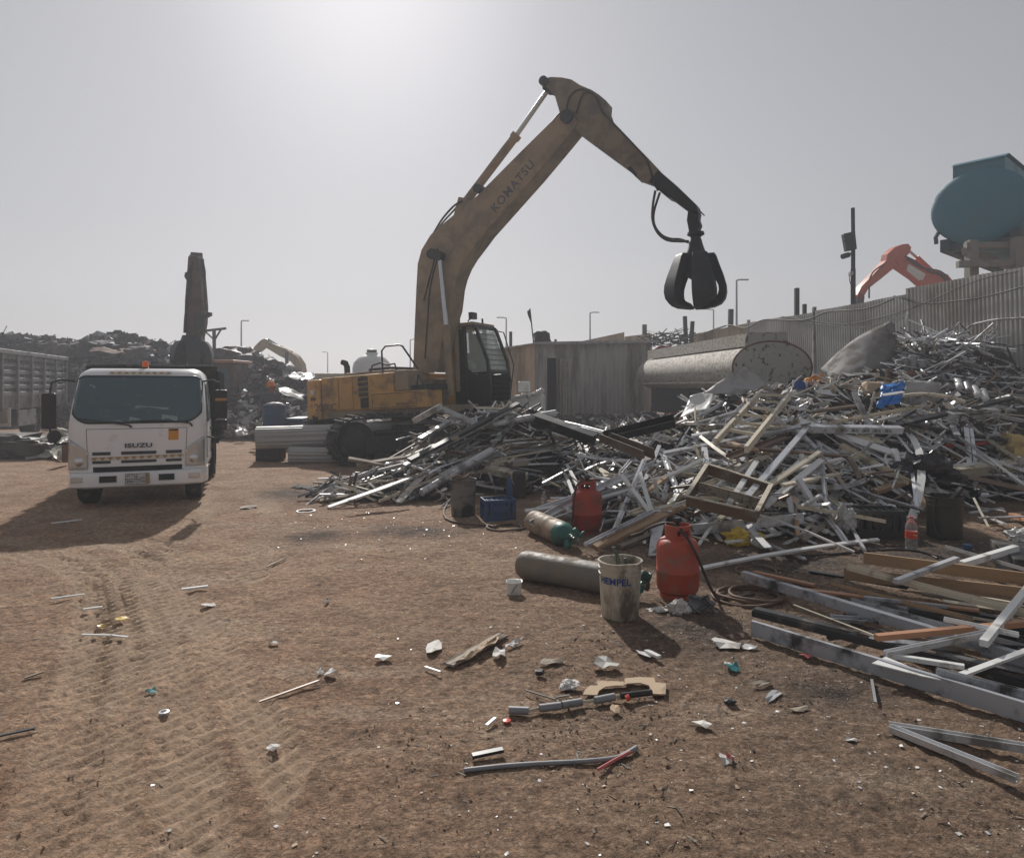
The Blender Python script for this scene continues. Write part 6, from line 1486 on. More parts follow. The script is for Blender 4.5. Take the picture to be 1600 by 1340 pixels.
def fill(n, region, Lr, azf, group, tones=None, lift=.05, wide=1.0):
    k = 0; tries = 0
    while k < n and tries < n * 60:
        tries += 1
        px, py = region(rg)
        p = HIT(px, py, .02)
        if heap(p.x, p.y) < .10 or p.y > 20: continue
        L = rg.uniform(*Lr); kind, w_, h_ = rg.choice(SP_); sc = rg.uniform(.6, 1.25) * wide
        mt, tone, _ = pick(rg) if tones is None else rg.choice(tones)
        a, b = toss(rg, p.x, p.y, L, azf(rg), kind, w_ * sc, h_ * sc, mt, lift)
        if rg.random() < .5: a, b = b, a
        len_ = 'long' if L > 1.5 else ('short' if L < .8 else 'medium')
        kd = HERO[kind] if mt not in ('wood', 'oldwood') else 'board'
        bend = rg.choice((0, 0, .015, .03, -.04, .07, -.02)) * L * .6
        steep = abs(a.z - b.z) / L
        lie = 'steeply tilted' if steep > .45 else ('tilted' if steep > .18 else 'lying flat')
        z_ = zone(p)
        strip(a, b, w_ * sc, h_ * sc * .75, kind, mt, '%s %s %s %s %s' % (len_, tone, kd, lie, z_), 'board' if kd == 'board' else 'profile', 'wood_board' if kd == 'board' else 'metal_profile',
              (rg.uniform(-.5, .5), rg.uniform(-.6, .2), 1), bend, rg.choice((0, 0, .04, -.05)) * L, '%s %s' % (tone + ' offcuts', z_))
        k += 1
def tri(rg_, pts):
    a, b, c = pts; u, v = rg_.random(), rg_.random()
    if u + v > 1: u, v = 1 - u, 1 - v
    return (a[0] + u*(b[0]-a[0]) + v*(c[0]-a[0]), a[1] + u*(b[1]-a[1]) + v*(c[1]-a[1]))
fill(62, lambda r_: tri(r_, ((555, 770), (700, 655), (860, 750))) if r_.random() < .6 else tri(r_, ((690, 655), (850, 650), (840, 760))), (1.0, 2.6), lambda r_: r_.gauss(.62, .28), GL, tones=[('alu2', 'dull grey', 0), ('alu2', 'dull grey', 0), ('oldwood', 'weathered brown', 0), ('alu', 'light grey', 0), ('cream', 'cream', 0), ('bronze', 'brown', 0)])
fill(95, lambda r_: (r_.uniform(880, 1600), r_.uniform(645, 850)), (1.1, 2.9), lambda r_: r_.uniform(0, 3.14), GR)
fill(40, lambda r_: (r_.uniform(880, 1600), r_.uniform(645, 850)), (.4, 1.1), lambda r_: r_.uniform(0, 3.14), GR)
fill(38, lambda r_: (r_.uniform(930, 1560), r_.uniform(660, 815)), (1.2, 2.6), lambda r_: r_.choice((r_.gauss(.5, .35), r_.gauss(2.5, .4))), GR, [('alu', 'light grey', 0), ('white', 'white', 0), ('alu', 'light grey', 0), ('cream', 'cream', 0)], .13, 1.5)
fill(26, lambda r_: (r_.uniform(1060, 1330), r_.uniform(610, 660)), (.4, 1.3), lambda r_: r_.uniform(0, 3.14), GR)
fill(34, lambda r_: tri(r_, ((1400, 540), (1600, 600), (1420, 640))), (.9, 2.4), lambda r_: r_.gauss(-.5, .35), GR, tones=[('alu2', 'dull grey', 0), ('alu', 'light grey', 0), ('alu2', 'dull grey', 0)])
for k in range(16):
    px, py = rg.uniform(900, 1580), rg.uniform(660, 820); c = HIT(px, py, .12)
    if heap(c.x, c.y) < .15: continue
    L = rg.uniform(.5, 1.4); a = rg.uniform(0, 6.28); q = []
    for i in range(6):
        t = i / 5 - .5; x_, y_ = c.x + math.cos(a) * L * t + rg.uniform(-.12, .12), c.y + math.sin(a) * L * t + rg.uniform(-.12, .12)
        q.append(Vector((x_, y_, surf(x_, y_) + rg.uniform(.05, .28))))
    mt, tone = rg.choice((('hose', 'black'), ('alu', 'silvery'), ('hosebr', 'brown'), ('white', 'white')))
    tag(MB().tube(smooth_path(q, 5), rg.uniform(.006, .014), 6).build('wire', M[mt], smooth=60), 'curly %s wire %s' % (tone, zone(c)), 'wire', 'loose wires %s' % zone(c))
# ---- the small litter of the heaps, one mass
def litter(name, label, n, region, size, mats, seed, hmin=.05, on=surf, mode='strip', lift=.0):
    r_ = random.Random(seed); mb = MB(); k = 0; tr = 0
    while k < n and tr < n * 20:
        tr += 1
        x, y = region(r_)
        if on is surf and hmin and heap(x, y) < hmin: continue
        z = on(x, y) + r_.uniform(0, .06) + lift; L = r_.uniform(*size); a = r_.uniform(0, 6.28); e = r_.gauss(0, .35)
        dd = Vector((math.cos(a) * math.cos(e), math.sin(a) * math.cos(e), math.sin(e)))
        mi = r_.randrange(len(mats))
        c = Vector((x, y, z))
        if mode == 'strip':
            mb.bar(c - dd * L / 2, c + dd * L / 2, r_.uniform(.012, .05), r_.uniform(.004, .03), mi, up=(r_.uniform(-1, 1), r_.uniform(-1, 1), 1))
        elif mode == 'plate':
            u = dd.orthogonal().normalized(); w_ = L * r_.uniform(.3, .9); nrm = dd.cross(u)
            u = (u * math.cos(a * 3) + nrm * math.sin(a * 3)); nrm = dd.cross(u)
            q = [c - dd*L/2 - u*w_/2, c + dd*L*.1 - u*w_*.5 + nrm*L*r_.uniform(-.3, .3), c + dd*L/2 - u*w_*.3, c + dd*L*.5 + u*w_*.5 + nrm*L*r_.uniform(-.2, .2), c + u*w_*.5 + nrm*L*r_.uniform(-.35, .35), c - dd*L*.5 + u*w_*.4]
            mb.add(q, [(0, 1, 4, 5), (1, 2, 3, 4)], mi)
        else:
            s_ = L; mb.add([c + Vector((r_.uniform(-s_, s_), r_.uniform(-s_, s_), r_.uniform(0, s_ * .35))) for _ in range(4)], [(0, 1, 2), (0, 2, 3), (0, 3, 1), (1, 3, 2)], mi)
        k += 1
    o = mb.build(name, [M[q] for q in mats], keep=True)
    return tag(o, label, None, None, 'stuff')
litter('metal_offcuts', 'small tangled metal offcuts covering the heaps', 4200, lambda r_: (r_.uniform(-3, 10), r_.uniform(7, 17)), (.15, 1.0), ['alu', 'alu2', 'alu', 'shredd', 'white', 'cream', 'oldwood', 'bronze', 'alu2'], 3)
litter('rod_tangle', 'mass of thin grey rods against the fence', 170, lambda r_: tri(r_, ((7.6, 12.6), (10.3, 13.2), (9.3, 16))), (.5, 1.8), ['alu2', 'alu', 'shredd'], 4, lift=.08)
litter('sheet_scraps', 'crumpled sheet scraps on the back of the heap', 420, lambda r_: (r_.uniform(1.5, 8), r_.uniform(11.5, 16)), (.12, .5), ['gsheet', 'shredl', 'shredd', 'fridge', 'shredr'], 5, mode='plate')
litter('rubble', 'rubble and metal scraps on the ground before the shed', 1500, lambda r_: (r_.uniform(.6, 5.5), r_.uniform(14, 24)), (.06, .38), ['shred', 'shredl', 'shredd', 'gsheet', 'sand', 'alu'], 6, hmin=0, mode='plate')
litter('rubble', 'dark lumps of rubble on the ground before the shed', 500, lambda r_: (r_.uniform(.8, 5.2), r_.uniform(15, 23)), (.05, .25), ['shred', 'shredd', 'sand'], 7, hmin=0, mode='chip')
for k, (x, y, s_) in enumerate(((1022, 628, .28), (957, 615, .22), (1012, 640, .2))):
    lump('steel_bottle' if k == 0 else 'round_scrap', ['shiny steel bottle shaped lump in the rubble before the rusty tank', 'dark round tyre shaped scrap against the shed wall', 'round grey scrap left of the shiny steel lump'][k], 'scrap', HIT(x, y + 5, .0) + Vector((0, 0, s_ * .6)), (s_, s_, s_ * .85), ('gsheet', 'shredd', 'shred')[k], k * 3 + 40, .15)
# ---- left heap, piece by piece
hero(513, 793, 644, 747, 7, 'flat', 'white', 'bright white strip pointing out lowest at the left tip of the left heap', l1=.02, l2=.25, hr=.3)
hero(500, 782, 560, 772, 9, 'flat', 'oldwood', 'flat dusty plank end on the ground at the left tip of the left heap', 'board', W, l1=.02, l2=.06, hr=.2)
hero(622, 785, 663, 740, 12, 'flat', 'tankw', 'broad paint flaked plate in the front of the left heap', 'plate', 'metal_plate', l1=.04, l2=.2, hr=.1)
hero(659, 775, 769, 708, 12, 'round', 'alu2', 'thick grey pipe rising right across the left heap', 'pipe', l1=.08, l2=.3, hr=1)
hero(640, 722, 810, 633, 9, 'box', 'blackp', 'long black edged bar rising to the top of the left heap', 'bar', l1=.3, l2=.35)
hero(632, 730, 800, 640, 8, 'box', 'alu2', 'long grey bar lying under the black edged bar of the left heap', 'bar', l1=.25, l2=.3)
hero(637, 694, 712, 687, 10, 'box', 'oldwood', 'level weathered plank at the upper left of the left heap', 'board', W, l1=.3, l2=.35, hr=.5)
hero(650, 661, 691, 639, 9, 'box', 'alu', 'short pale box profile with holes at the top left of the left heap', l1=.5, l2=.55, hr=1)
hero(656, 688, 702, 661, 8, 'box', 'alu2', 'grey batten just below the short pale box profile', l1=.4, l2=.45)
hero(690, 640, 745, 664, 14, 'flat', 'gsheet', 'broad grey sheet strip sloping down at the top of the left heap', 'plate', 'metal_plate', l1=.45, l2=.4, hr=.2)
hero(731, 675, 868, 649, 10, 'round', 'alu2', 'grey pipe running out right from the top of the left heap', 'pipe', l1=.3, l2=.45, hr=1)
hero(762, 729, 824, 725, 12, 'box', 'cream', 'upper short beige box beam end at the right of the left heap', 'beam', l1=.12, l2=.25, hr=.8)
hero(759, 737, 823, 750, 13, 'box', 'cream', 'lower short beige box beam end at the right of the left heap', 'beam', l1=.1, l2=.15, hr=.8)
hero(836, 660, 930, 694, 16, 'ibeam', 'blackp', 'thick black steel beam sloping down between the two heaps', 'beam', l1=.4, l2=.15, hr=1)
hero(544, 718, 600, 728, 8, 'box', 'oldwood', 'left plank end lying across the excavator track', 'board', W, l1=.6, l2=.5, hr=.5)
hero(558, 728, 632, 716, 8, 'box', 'oldwood', 'right plank crossing the other one at the excavator track', 'board', W, l1=.5, l2=.5, hr=.5)
hero(690, 744, 770, 702, 14, 'flat', 'alu2', 'wide dull plate rising in the centre of the left heap', 'plate', 'metal_plate', l1=.15, l2=.3, hr=.12)
hero(726, 768, 728, 728, 12, 'flat', 'oldwood', 'upright grey board standing behind the oily grey pail', 'board', W, l1=.0, l2=.35, hr=.2)
kn = thing('valve_pipe', 'pair of short pipes with round knobs sticking up on the right of the left heap', 'pipe', HIT(834, 655, .3))
for (x1, y1, x2, y2) in ((838, 664, 830, 641), (842, 664, 836, 644)):
    a, b = HIT(x1, y1, .2), P(x2, y2, HIT(x1, y1, .2).y); MB().tube([a, b], .025, 8).lathe([(0, -.05), (.05, -.03), (.05, .03), (0, .05)], 10, M=Matrix.Translation(b)).build('pipe', M['steel'], kn, world=True, smooth=40)
crumple('plastic_bag', [P(850, 690, 12.2), P(862, 678, 12.6), P(905, 690, 12.4), P(890, 700, 12.0)], M['cloudy'], 'pale crumpled plastic beneath the thick black beam', 'plastic', .06, seed=51)
crumple('pink_bag', [P(900, 722, 10.9), P(905, 706, 11.2), P(935, 712, 11.2), P(930, 724, 10.8)], M['paper'], 'pale pinkish crumpled bag between the two heaps', 'bag', .06, seed=53)
tag(MB().box((P(806, 0, 10.6).x, 10.5, 0), (P(818, 0, 10.6).x, 10.65, .30)).lathe([(.09, .0), (.1, .02), (.1, .38), (.08, .4), (.0, .4)], 16, M=Matrix.Translation((P(811, 0, 10.2).x, 10.2, 0))).build('dark_can', M['drumb'], smooth=40), 'small dark can standing right of the blue crate', 'can')

# ================================================================== scrap mountain at the far left
def lheap(x, y):
    px = CX + x / y * F
    prof = [(-400, 3.7), (0, 3.9), (120, 3.7), (180, 4.0), (255, 3.6), (300, 2.9), (345, 2.5), (380, 2.4), (420, 2.55), (455, 2.0), (485, 1.5), (520, .9), (560, .3), (620, 0)]
    top = prof[-1][1]
    for (a, ha), (b, hb) in zip(prof[:-1], prof[1:]):
        if a <= px <= b: top = ha + (hb - ha) * (px - a) / (b - a)
    if px < -400: top = 3.7
    if px > 620: top = 0
    ys_ = 25.0 if px < 250 else 19.5 + max(0, (330 - px)) * .05
    t = sstep((y - ys_) / (9.0 if px < 250 else 11)) if y < 38 else 1 - sstep((y - 38) / 8)
    return top * t * (1 + .16 * noise.noise(Vector((x * .35, y * .35, 7)))) + .25 * t * noise.noise(Vector((x * 1.3, y * 1.3, 3)))
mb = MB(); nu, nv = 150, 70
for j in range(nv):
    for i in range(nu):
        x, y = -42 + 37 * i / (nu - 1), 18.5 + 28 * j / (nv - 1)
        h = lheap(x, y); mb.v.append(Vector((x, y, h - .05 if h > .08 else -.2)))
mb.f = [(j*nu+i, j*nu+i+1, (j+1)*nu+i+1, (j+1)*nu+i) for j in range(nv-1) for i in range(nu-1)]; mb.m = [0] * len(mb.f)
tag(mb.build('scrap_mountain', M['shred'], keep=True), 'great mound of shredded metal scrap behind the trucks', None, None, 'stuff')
def lreg(r_):
    while True:
        px, y = r_.uniform(-60, 560), r_.uniform(19.5, 38); x = (px - CX) / F * y
        if lheap(x, y) > .12: return x, y
litter('shredded_scrap', 'shredded sheet scrap covering the great mound', 4200, lreg, (.12, .8), ['shred', 'shred', 'shredl', 'shredr', 'shredd', 'shredd', 'gsheet'], 8, on=lheap, mode='plate')
litter('bent_scrap_bars', 'bent bars and struts sticking out of the great mound', 800, lreg, (.4, 1.8), ['shredd', 'shred', 'shredr', 'shredd'], 9, on=lheap, mode='strip')
def fleck(r_):
    while True:
        px, y = r_.uniform(330, 500), r_.uniform(19, 24); x = (px - CX) / F * y
        if lheap(x, y) > .05: return x, y
litter('bright_scrap', 'bright sheet scraps glinting at the foot of the mound beside the truck', 260, fleck, (.1, .5), ['shredl', 'fridge', 'gsheet'], 10, on=lheap, mode='plate', lift=.1)
def topbar(px1, py1, px2, py2, d, w_, label, mt='shredd'):
    tag(MB().bar(P(px1, py1, d), P(px2, py2, d + .4), w_, w_).build('bent_bar', M[mt]), label, 'bar')
topbar(2, 520, 14, 536, 31, .10, 'short bar poking up at the very left of the scrap mound')
topbar(-4, 533, 20, 531, 31, .14, 'level dark bar on the crest of the mound at the left edge')
topbar(60, 540, 78, 527, 31, .09, 'slanting rod poking up above the trailer')
topbar(22, 535, 40, 533, 31, .12, 'level bar on the crest just above the trailer')
topbar(30, 545, 38, 530, 31, .16, 'tilted plate edge on the crest above the trailer')
topbar(141, 523, 148, 528, 33, .10, 'tiny tilted bar above the crest behind the white truck cab')
topbar(112, 534, 150, 535, 33, .12, 'level strut on the crest left of the truck beacon')
topbar(95, 538, 124, 543, 33, .09, 'thin strut sloping down on the crest behind the truck mirror')
for k, (x, y, s_, mt, lab) in enumerate(((150, 539, .55, 'shredd', 'dark crushed block on the crest behind the white truck cab'), (50, 541, .6, 'shredd', 'dark crushed lump on the crest above the trailer'), (90, 545, .7, 'shred', 'grey crushed lump on the crest behind the truck mirror'),
      (215, 548, .5, 'shred', 'grey lump on the crest left of the dark grapple'), (372, 557, .75, 'shred', 'pointed grey slab on the crest right of the dark excavator cab'), (404, 570, .6, 'shredd', 'dark lump in front of the distant pale excavator'), (440, 578, .55, 'gsheet', 'pale crushed box below the distant pale excavator boom'))):
    d = 31 if x < 300 else 30
    lump('crushed_block', lab, 'scrap', P(x, y + 8, d), (s_ * 1.3, s_, s_ * .75), mt, 60 + k, .5)
fr_ = thing('bent_strut', 'thin bent metal frame on the crest above the truck beacon', 'frame', P(186, 540, 32))
fq = [P(178, 543, 32), P(179, 528, 32), P(196, 529, 32), P(192, 542, 32)]
for a, b in zip(fq, fq[1:] + fq[:1]): MB().bar(a, b, .08, .08).build('frame_bar', M['shredd'], fr_, world=True)
MB().bar(fq[1] + Vector((-.2, 0, 0)), fq[3], .06, .06).build('frame_bar', M['shredd'], fr_, world=True)
crumple('rusty_sheet', [P(140, 549, 29), P(146, 543, 30.5), P(194, 545, 30.5), P(192, 553, 29)], M['shredr'], 'rusty reddish flat sheet on the mound behind the truck cab', 'sheet', .12, seed=71)
crumple('grey_board', [P(436, 612, 22), P(438, 604, 23), P(474, 615, 23), P(474, 628, 22)], M['gsheet'], 'pale grey panel on the mound left of the excavator tail', 'panel', .08, seed=73)
crumple('white_sheet', [P(447, 590, 26), P(455, 583, 27.5), P(490, 582, 27.5), P(486, 592, 26)], M['fridge'], 'bright white sheet on the mound behind the excavator tail', 'sheet', .15, seed=75)
crumple('white_sheet', [P(370, 676, 19.6), P(372, 668, 20.2), P(386, 669, 20.2), P(384, 678, 19.6)], M['fridge'], 'white crumpled sheet at the foot of the mound right of the truck', 'sheet', .12, seed=77)
crumple('white_sheet', [P(398, 668, 18.6), P(400, 660, 19), P(418, 660, 19), P(416, 670, 18.6)], M['tarp'], 'pale folded sheet beside the blue drum', 'sheet', .12, seed=79)
# ================================================================== gas bottles and the cutting place
def rotz(a): return Matrix.Rotation(a, 4, 'Z')
def gas_bottle(px, py, r_, h_, mt, label, rot):
    g = G(px, py); o = thing('gas_bottle', label, 'gas bottle', Matrix.Translation(g) @ rotz(rot), 'red gas bottles')
    b_ = r_
    MB().lathe([(b_*.80, .0), (b_*.84, .0), (b_*.84, .045), (b_*.80, .045)], 32).build('foot_ring', M[mt], o, smooth=40)
    body = MB().lathe([(0, .03), (b_*.7, .035), (b_*.93, .06), (b_, .10), (b_, h_*.36), (b_*1.012, h_*.365), (b_*1.012, h_*.385), (b_, h_*.39), (b_, h_*.68), (b_*.97, h_*.73), (b_*.86, h_*.785), (b_*.62, h_*.825), (b_*.25, h_*.845), (0, h_*.85)], 40).build('body', M[mt], o, smooth=35)
    # collar with two openings
    cm = MB(); n_ = 40; z0, z1 = h_*.80, h_*1.0; rc = b_*.60
    for k in range(n_):
        a0, a1 = 2*math.pi*k/n_, 2*math.pi*(k+1)/n_
        inopen = any(abs(((a0 + a1)/2 - c + math.pi) % (2*math.pi) - math.pi) < .52 for c in (R(-95), R(85)))
        spans = ((z0, z0 + .035), (z1 - .035, z1)) if inopen else ((z0, z1),)
        for za, zb in spans:
            cm.add([(rc*math.cos(a)*rr, rc*math.sin(a)*rr, z) for rr in (1.0, .95) for a in (a0, a1) for z in (za, zb)], [(0,2,3,1),(4,5,7,6),(1,3,7,5),(0,4,6,2),(0,1,5,4),(2,6,7,3)])
    cm.build('collar', M[mt], o, smooth=20)
    v = MB().lathe([(.022, h_*.84), (.022, h_*.93), (.016, h_*.94), (.016, h_*1.02), (.02, h_*1.03), (.02, h_*1.06), (0, h_*1.065)], 12).tube([(0, 0, h_*.92), (.06, -.03, h_*.93)], .016, 8).box((-.028, -.012, h_*1.03), (.028, .012, h_*1.09)).build('valve', M['steel'], o, smooth=40)
    return o, g
b1, g1 = gas_bottle(1059, 932, .168, .58, 'red', 'red gas bottle nearest the camera behind the white pail', R(20))
b2, g2_ = gas_bottle(917, 832, .172, .60, 'redold', 'farther red gas bottle standing against the scrap heap', R(-15))
# hoses on the bottles (part of each bottle)
def bhose(par, pts, r_=.011, mt='hose', name='hose', sub=6):
    return MB().tube(smooth_path(pts, sub), r_, 7).build(name, M[mt], par, world=True, smooth=60)
bhose(b1, [g1 + Vector(v) for v in ((.05, -.03, .54), (.0, -.10, .56), (.04, -.15, .50), (.11, -.18, .36), (.17, -.17, .22), (.24, -.14, .08), (.30, -.12, .02), (.45, -.05, .013), (.62, .02, .012))])
bhose(b1, [g1 + Vector(v) for v in ((.0, .0, .56), (-.08, .05, .58), (-.18, .14, .53), (-.24, .25, .46), (-.3, .4, .40))], .012)
bhose(b2, [g2_ + Vector(v) for v in ((-.02, -.02, .58), (-.09, -.10, .60), (-.14, -.14, .52), (-.165, -.15, .35), (-.175, -.13, .15), (-.2, -.15, .02), (-.35, -.2, .013))])
# hose coils
def coil(name, label, c, r0, turns, r_, mt, seed, tail=None):
    rg_ = random.Random(seed); pts = []
    for k in range(int(turns * 16)):
        a = k * 2 * math.pi / 16; rr = r0 * (1 - .10 * (k / 16)) + .03 * math.sin(a * 1.3 + seed)
        pts.append(Vector(c) + Vector((math.cos(a) * rr + .02 * (k // 16), math.sin(a) * rr * .9, r_ + .010 * (k // 16) + .006 * math.sin(a * 2.7))))
    if tail: pts += [Vector(t) for t in tail]
    return tag(MB().tube(smooth_path(pts, 2), r_, 7).build(name, M[mt], smooth=60), label, 'hose')
coil('hose_coil', 'brown hose lying in loops right of the near red gas bottle', G(1170, 934), .28, 3.2, .013, 'hosebr', 3)
coil('hose_coil', 'dark hose loop on the ground in front of the blue crate', G(790, 826), .22, 1.6, .014, 'hosebr', 5, [G(760, 820, .015), G(720, 817, .015), G(697, 810, .015), G(694, 796, .015), G(705, 778, .1), G(712, 762, .3), G(722, 752, .42)])
coil('hose_coil', 'thin hose loop near the dark boards end at the right pile', G(1180, 892), .20, 1.3, .009, 'hosebr', 8)
tag(MB().tube(smooth_path([G(x, y, .012) for x, y in ((1230, 868), (1290, 866), (1340, 862), (1400, 858), (1440, 862), (1465, 872))], 6), .011, 7).build('hose', M['hose'], smooth=60), 'black hose lying on the ground in front of the soda bottle', 'hose')
# oxygen bottles
def oxygen(a, b, r_, mt, label, capmt):
    a = Vector(a); b = Vector(b); a.z = b.z = r_; fm_ = frame(a, b); L = (b - a).length
    o = thing('oxygen_bottle', label, 'gas bottle', fm_, 'lying oxygen bottles')
    RY = Matrix.Rotation(R(90), 4, 'Y')
    MB().lathe([(0, .0), (r_*.5, .004), (r_*.85, .02), (r_*.97, .05), (r_, .09), (r_, L*.80)], 32, M=RY).build('body', M[mt], o, smooth=35)
    MB().lathe([(r_, L*.80), (r_*.98, L*.86), (r_*.88, L*.91), (r_*.66, L*.955), (r_*.42, L*.985), (r_*.30, L), (r_*.30, L+.04), (0, L+.04)], 32, M=RY).build('shoulder', M[capmt], o, smooth=40)
    v = MB().lathe([(.03, L+.035), (.03, L+.07), (.02, L+.075), (.02, L+.13), (.035, L+.132), (.038, L+.15), (0, L+.155)], 14, M=RY).tube([(L+.09, 0, 0), (L+.09, .07, .02)], .018, 8).build('valve', M['brass'], o, smooth=40)
    rg2 = MB().lathe([(.0, 0), (.045, 0), (.048, .01), (.048, .035), (.0, .04)], 18, M=Matrix.Translation((L+.11, .0, .06)) @ Matrix.Rotation(R(-60), 4, 'X')).lathe([(.0, 0), (.045, 0), (.048, .01), (.048, .035), (.0, .04)], 18, M=Matrix.Translation((L+.06, -.04, -.06)) @ Matrix.Rotation(R(75), 4, 'X')).tube([(L+.09, .06, .02), (L+.12, .03, .05), (L+.10, -.03, -.05)], .016, 8)
    rg2.build('regulator', M[capmt], o, smooth=40)
    MB().tube(smooth_path([(L+.05, .1, 0), (L+.09, .12, .06), (L+.14, .08, .07), (L+.14, .02, .02)], 5), .010, 6).build('hose_tail', M['green'], o, smooth=60)
    return o
p_a, p_b = G(828, 832), G(893, 858)
oxygen(p_a + Vector((.03, .05, 0)), p_b + Vector((-.02, 0, 0)), .128, 'oxyb', 'brown oxygen bottle with green neck lying before the far red gas bottle', 'green')
oxygen(G(812, 902), G(985, 935), .122, 'oxy', 'long grey oxygen bottle lying behind the white pail', 'green')
# pails and drums
def pail(px, py, r0, r1, h_, mt, label, name='pail', rib=True, cat='pail', rot=0.0, wobble=.0):
    g = G(px, py); o = thing(name, label, cat, Matrix.Translation(g) @ rotz(rot))
    prof = [(0, .0), (r0*.96, .0), (r0, .008)]
    rf = lambda t: r0 + (r1 - r0) * t
    prof += [(rf(.3), h_*.3), (rf(.6), h_*.6)]
    if rib: prof += [(rf(.76), h_*.76), (rf(.76)+.007, h_*.765), (rf(.79)+.007, h_*.785), (rf(.79), h_*.79), (rf(.86), h_*.86), (rf(.86)+.008, h_*.865), (rf(.89)+.008, h_*.885), (rf(.89), h_*.89)]
    prof += [(rf(.97), h_*.97), (r1+.009, h_*.972), (r1+.011, h_*.985), (r1+.006, h_), (r1-.003, h_), (r1-.006, h_*.95), (r0*.97, h_*.35), (0, h_*.34)]
    bmm = MB().lathe(prof, 40)
    if wobble:
        for v in bmm.v:
            k = 1 + wobble * noise.noise(Vector((v.x*9, v.y*9, v.z*4))); v.x *= k; v.y *= k; v.z += wobble * .3 * noise.noise(Vector((v.x*7, v.y*7, 3))) * (v.z / h_)
    bo = bmm.build('body', M[mt], o, smooth=40)
    return o, g, bo
pl_, gp, pbody = pail(969, 962, .135, .156, .415, 'pail', 'dirty white plastic pail with blue lettering standing in front of the near gas bottle', rot=R(-12), wobble=.03)
MB().tube(smooth_path([(.0, .05, .2), (-.02, .04, .42), (-.045, .02, .47), (-.05, .02, .50)], 4), .014, 7).tube([(.06, .09, .16), (.03, .1, .40)], .012, 6).build('torch_end', M['brass'], pl_, smooth=50)
# lettering wrapped on the pail wall
def wrap_text(body, size, r_, z, a_mid, par, mt, taper=0.0):
    o = text(body, size, mt, par, Matrix.Identity(4), 'lettering', .0, bold=.0022)
    for v in o.data.vertices:
        a = a_mid + v.co.x / r_; zz = z + v.co.y; rr = r_ + taper * v.co.y + .003
        v.co = Vector((rr * math.cos(a), rr * math.sin(a), zz))
    return o
wrap_text('HEMPEL', .066, .150, .285, R(-104), pbody, M['blueink'], .055)
dg, gdg, _ = pail(724, 804, .155, .165, .47, 'drumg', 'grey oily pail standing left of the blue crate', 'oily_pail', False, 'pail', wobble=.05)
MB().tube(smooth_path([(-.16, 0, .46), (-.08, -.08, .52), (.02, -.1, .49), (.1, -.03, .54), (.15, .05, .50)], 5), .02, 7).build('rags', M['hosebr'], dg, smooth=50)
db, gdb, _ = pail(1476, 838, .175, .18, .46, 'drumb', 'black oily drum standing right of the soda bottle', 'oily_drum', True, 'drum', wobble=.03)
MB().bar((-.05, -.05, .3), (.22, .05, .53), .04, .04).bar((-.1, .0, .3), (-.16, -.05, .50), .05, .015).build('scrap_inside', M['blackp'], db)
MB().tube(smooth_path([(-.17, -.1, .44), (-.2, -.12, .30), (-.19, -.13, .1), (-.14, -.16, .02)], 5), .018, 7).build('hose_end', M['hose'], db, smooth=50)
# blue crate
def crate(px, py, w_, d_, h_, rot, mt, label, rows=3):
    o = thing('bottle_crate', label, 'crate', Matrix.Translation(G(px, py)) @ rotz(rot))
    b_ = MB(); t = .014
    b_.box((-w_/2, -d_/2, 0), (w_/2, d_/2, t))
    for y0_, y1_ in ((-d_/2, -d_/2 + t), (d_/2 - t, d_/2)):
        b_.box((-w_/2, y0_, t), (w_/2, y1_, h_*.30)); b_.box((-w_/2, y0_, h_*.86), (w_/2, y1_, h_))
        for k in range(6): x = -w_/2 + (w_ - .05) * k / 5; b_.box((x, y0_, h_*.30), (x + .05, y1_, h_*.86))
    for x0, x1 in ((-w_/2, -w_/2 + t), (w_/2 - t, w_/2)):
        b_.box((x0, -d_/2 + t, t), (x1, d_/2 - t, h_*.55)); b_.box((x0, -d_/2 + t, h_*.80), (x1, d_/2 - t, h_))
    b_.build('body', M[mt], o)
    gsm = MB()
    for k in range(1, 6): x = -w_/2 + w_ * k / 6; gsm.box((x - .004, -d_/2 + t, h_*.3), (x + .004, d_/2 - t, h_*.92))
    for k in range(1, 4): y = -d_/2 + d_ * k / 4; gsm.box((-w_/2 + t, y - .004, h_*.3), (w_/2 - t, y + .004, h_*.915))
    gsm.build('dividers', M[mt], o)
    MB().box((-w_*.2, -d_/2 - .004, h_*.40), (w_*.2, -d_/2 - .0005, h_*.76)).build('label_panel', M[mt], o)
    return o
cr = crate(778, 810, .40, .30, .26, R(14), 'crate', 'blue plastic bottle crate beside the grey oily pail')
crate(1368, 835, .50, .36, .30, R(-6), 'dbag', 'dark crate tucked under the heap left of the soda bottle')
tag(MB().lathe([(.0, 0), (.038, 0), (.04, .02), (.04, .17), (.03, .2), (.014, .24), (.014, .27), (0, .27)], 16, M=Matrix.Translation(G(790, 806, 0) + Vector((.05, .22, .22)))).build('blue_bottle', M['bluedr'], smooth=40), 'dark blue bottle standing up at the back of the blue crate', 'bottle')
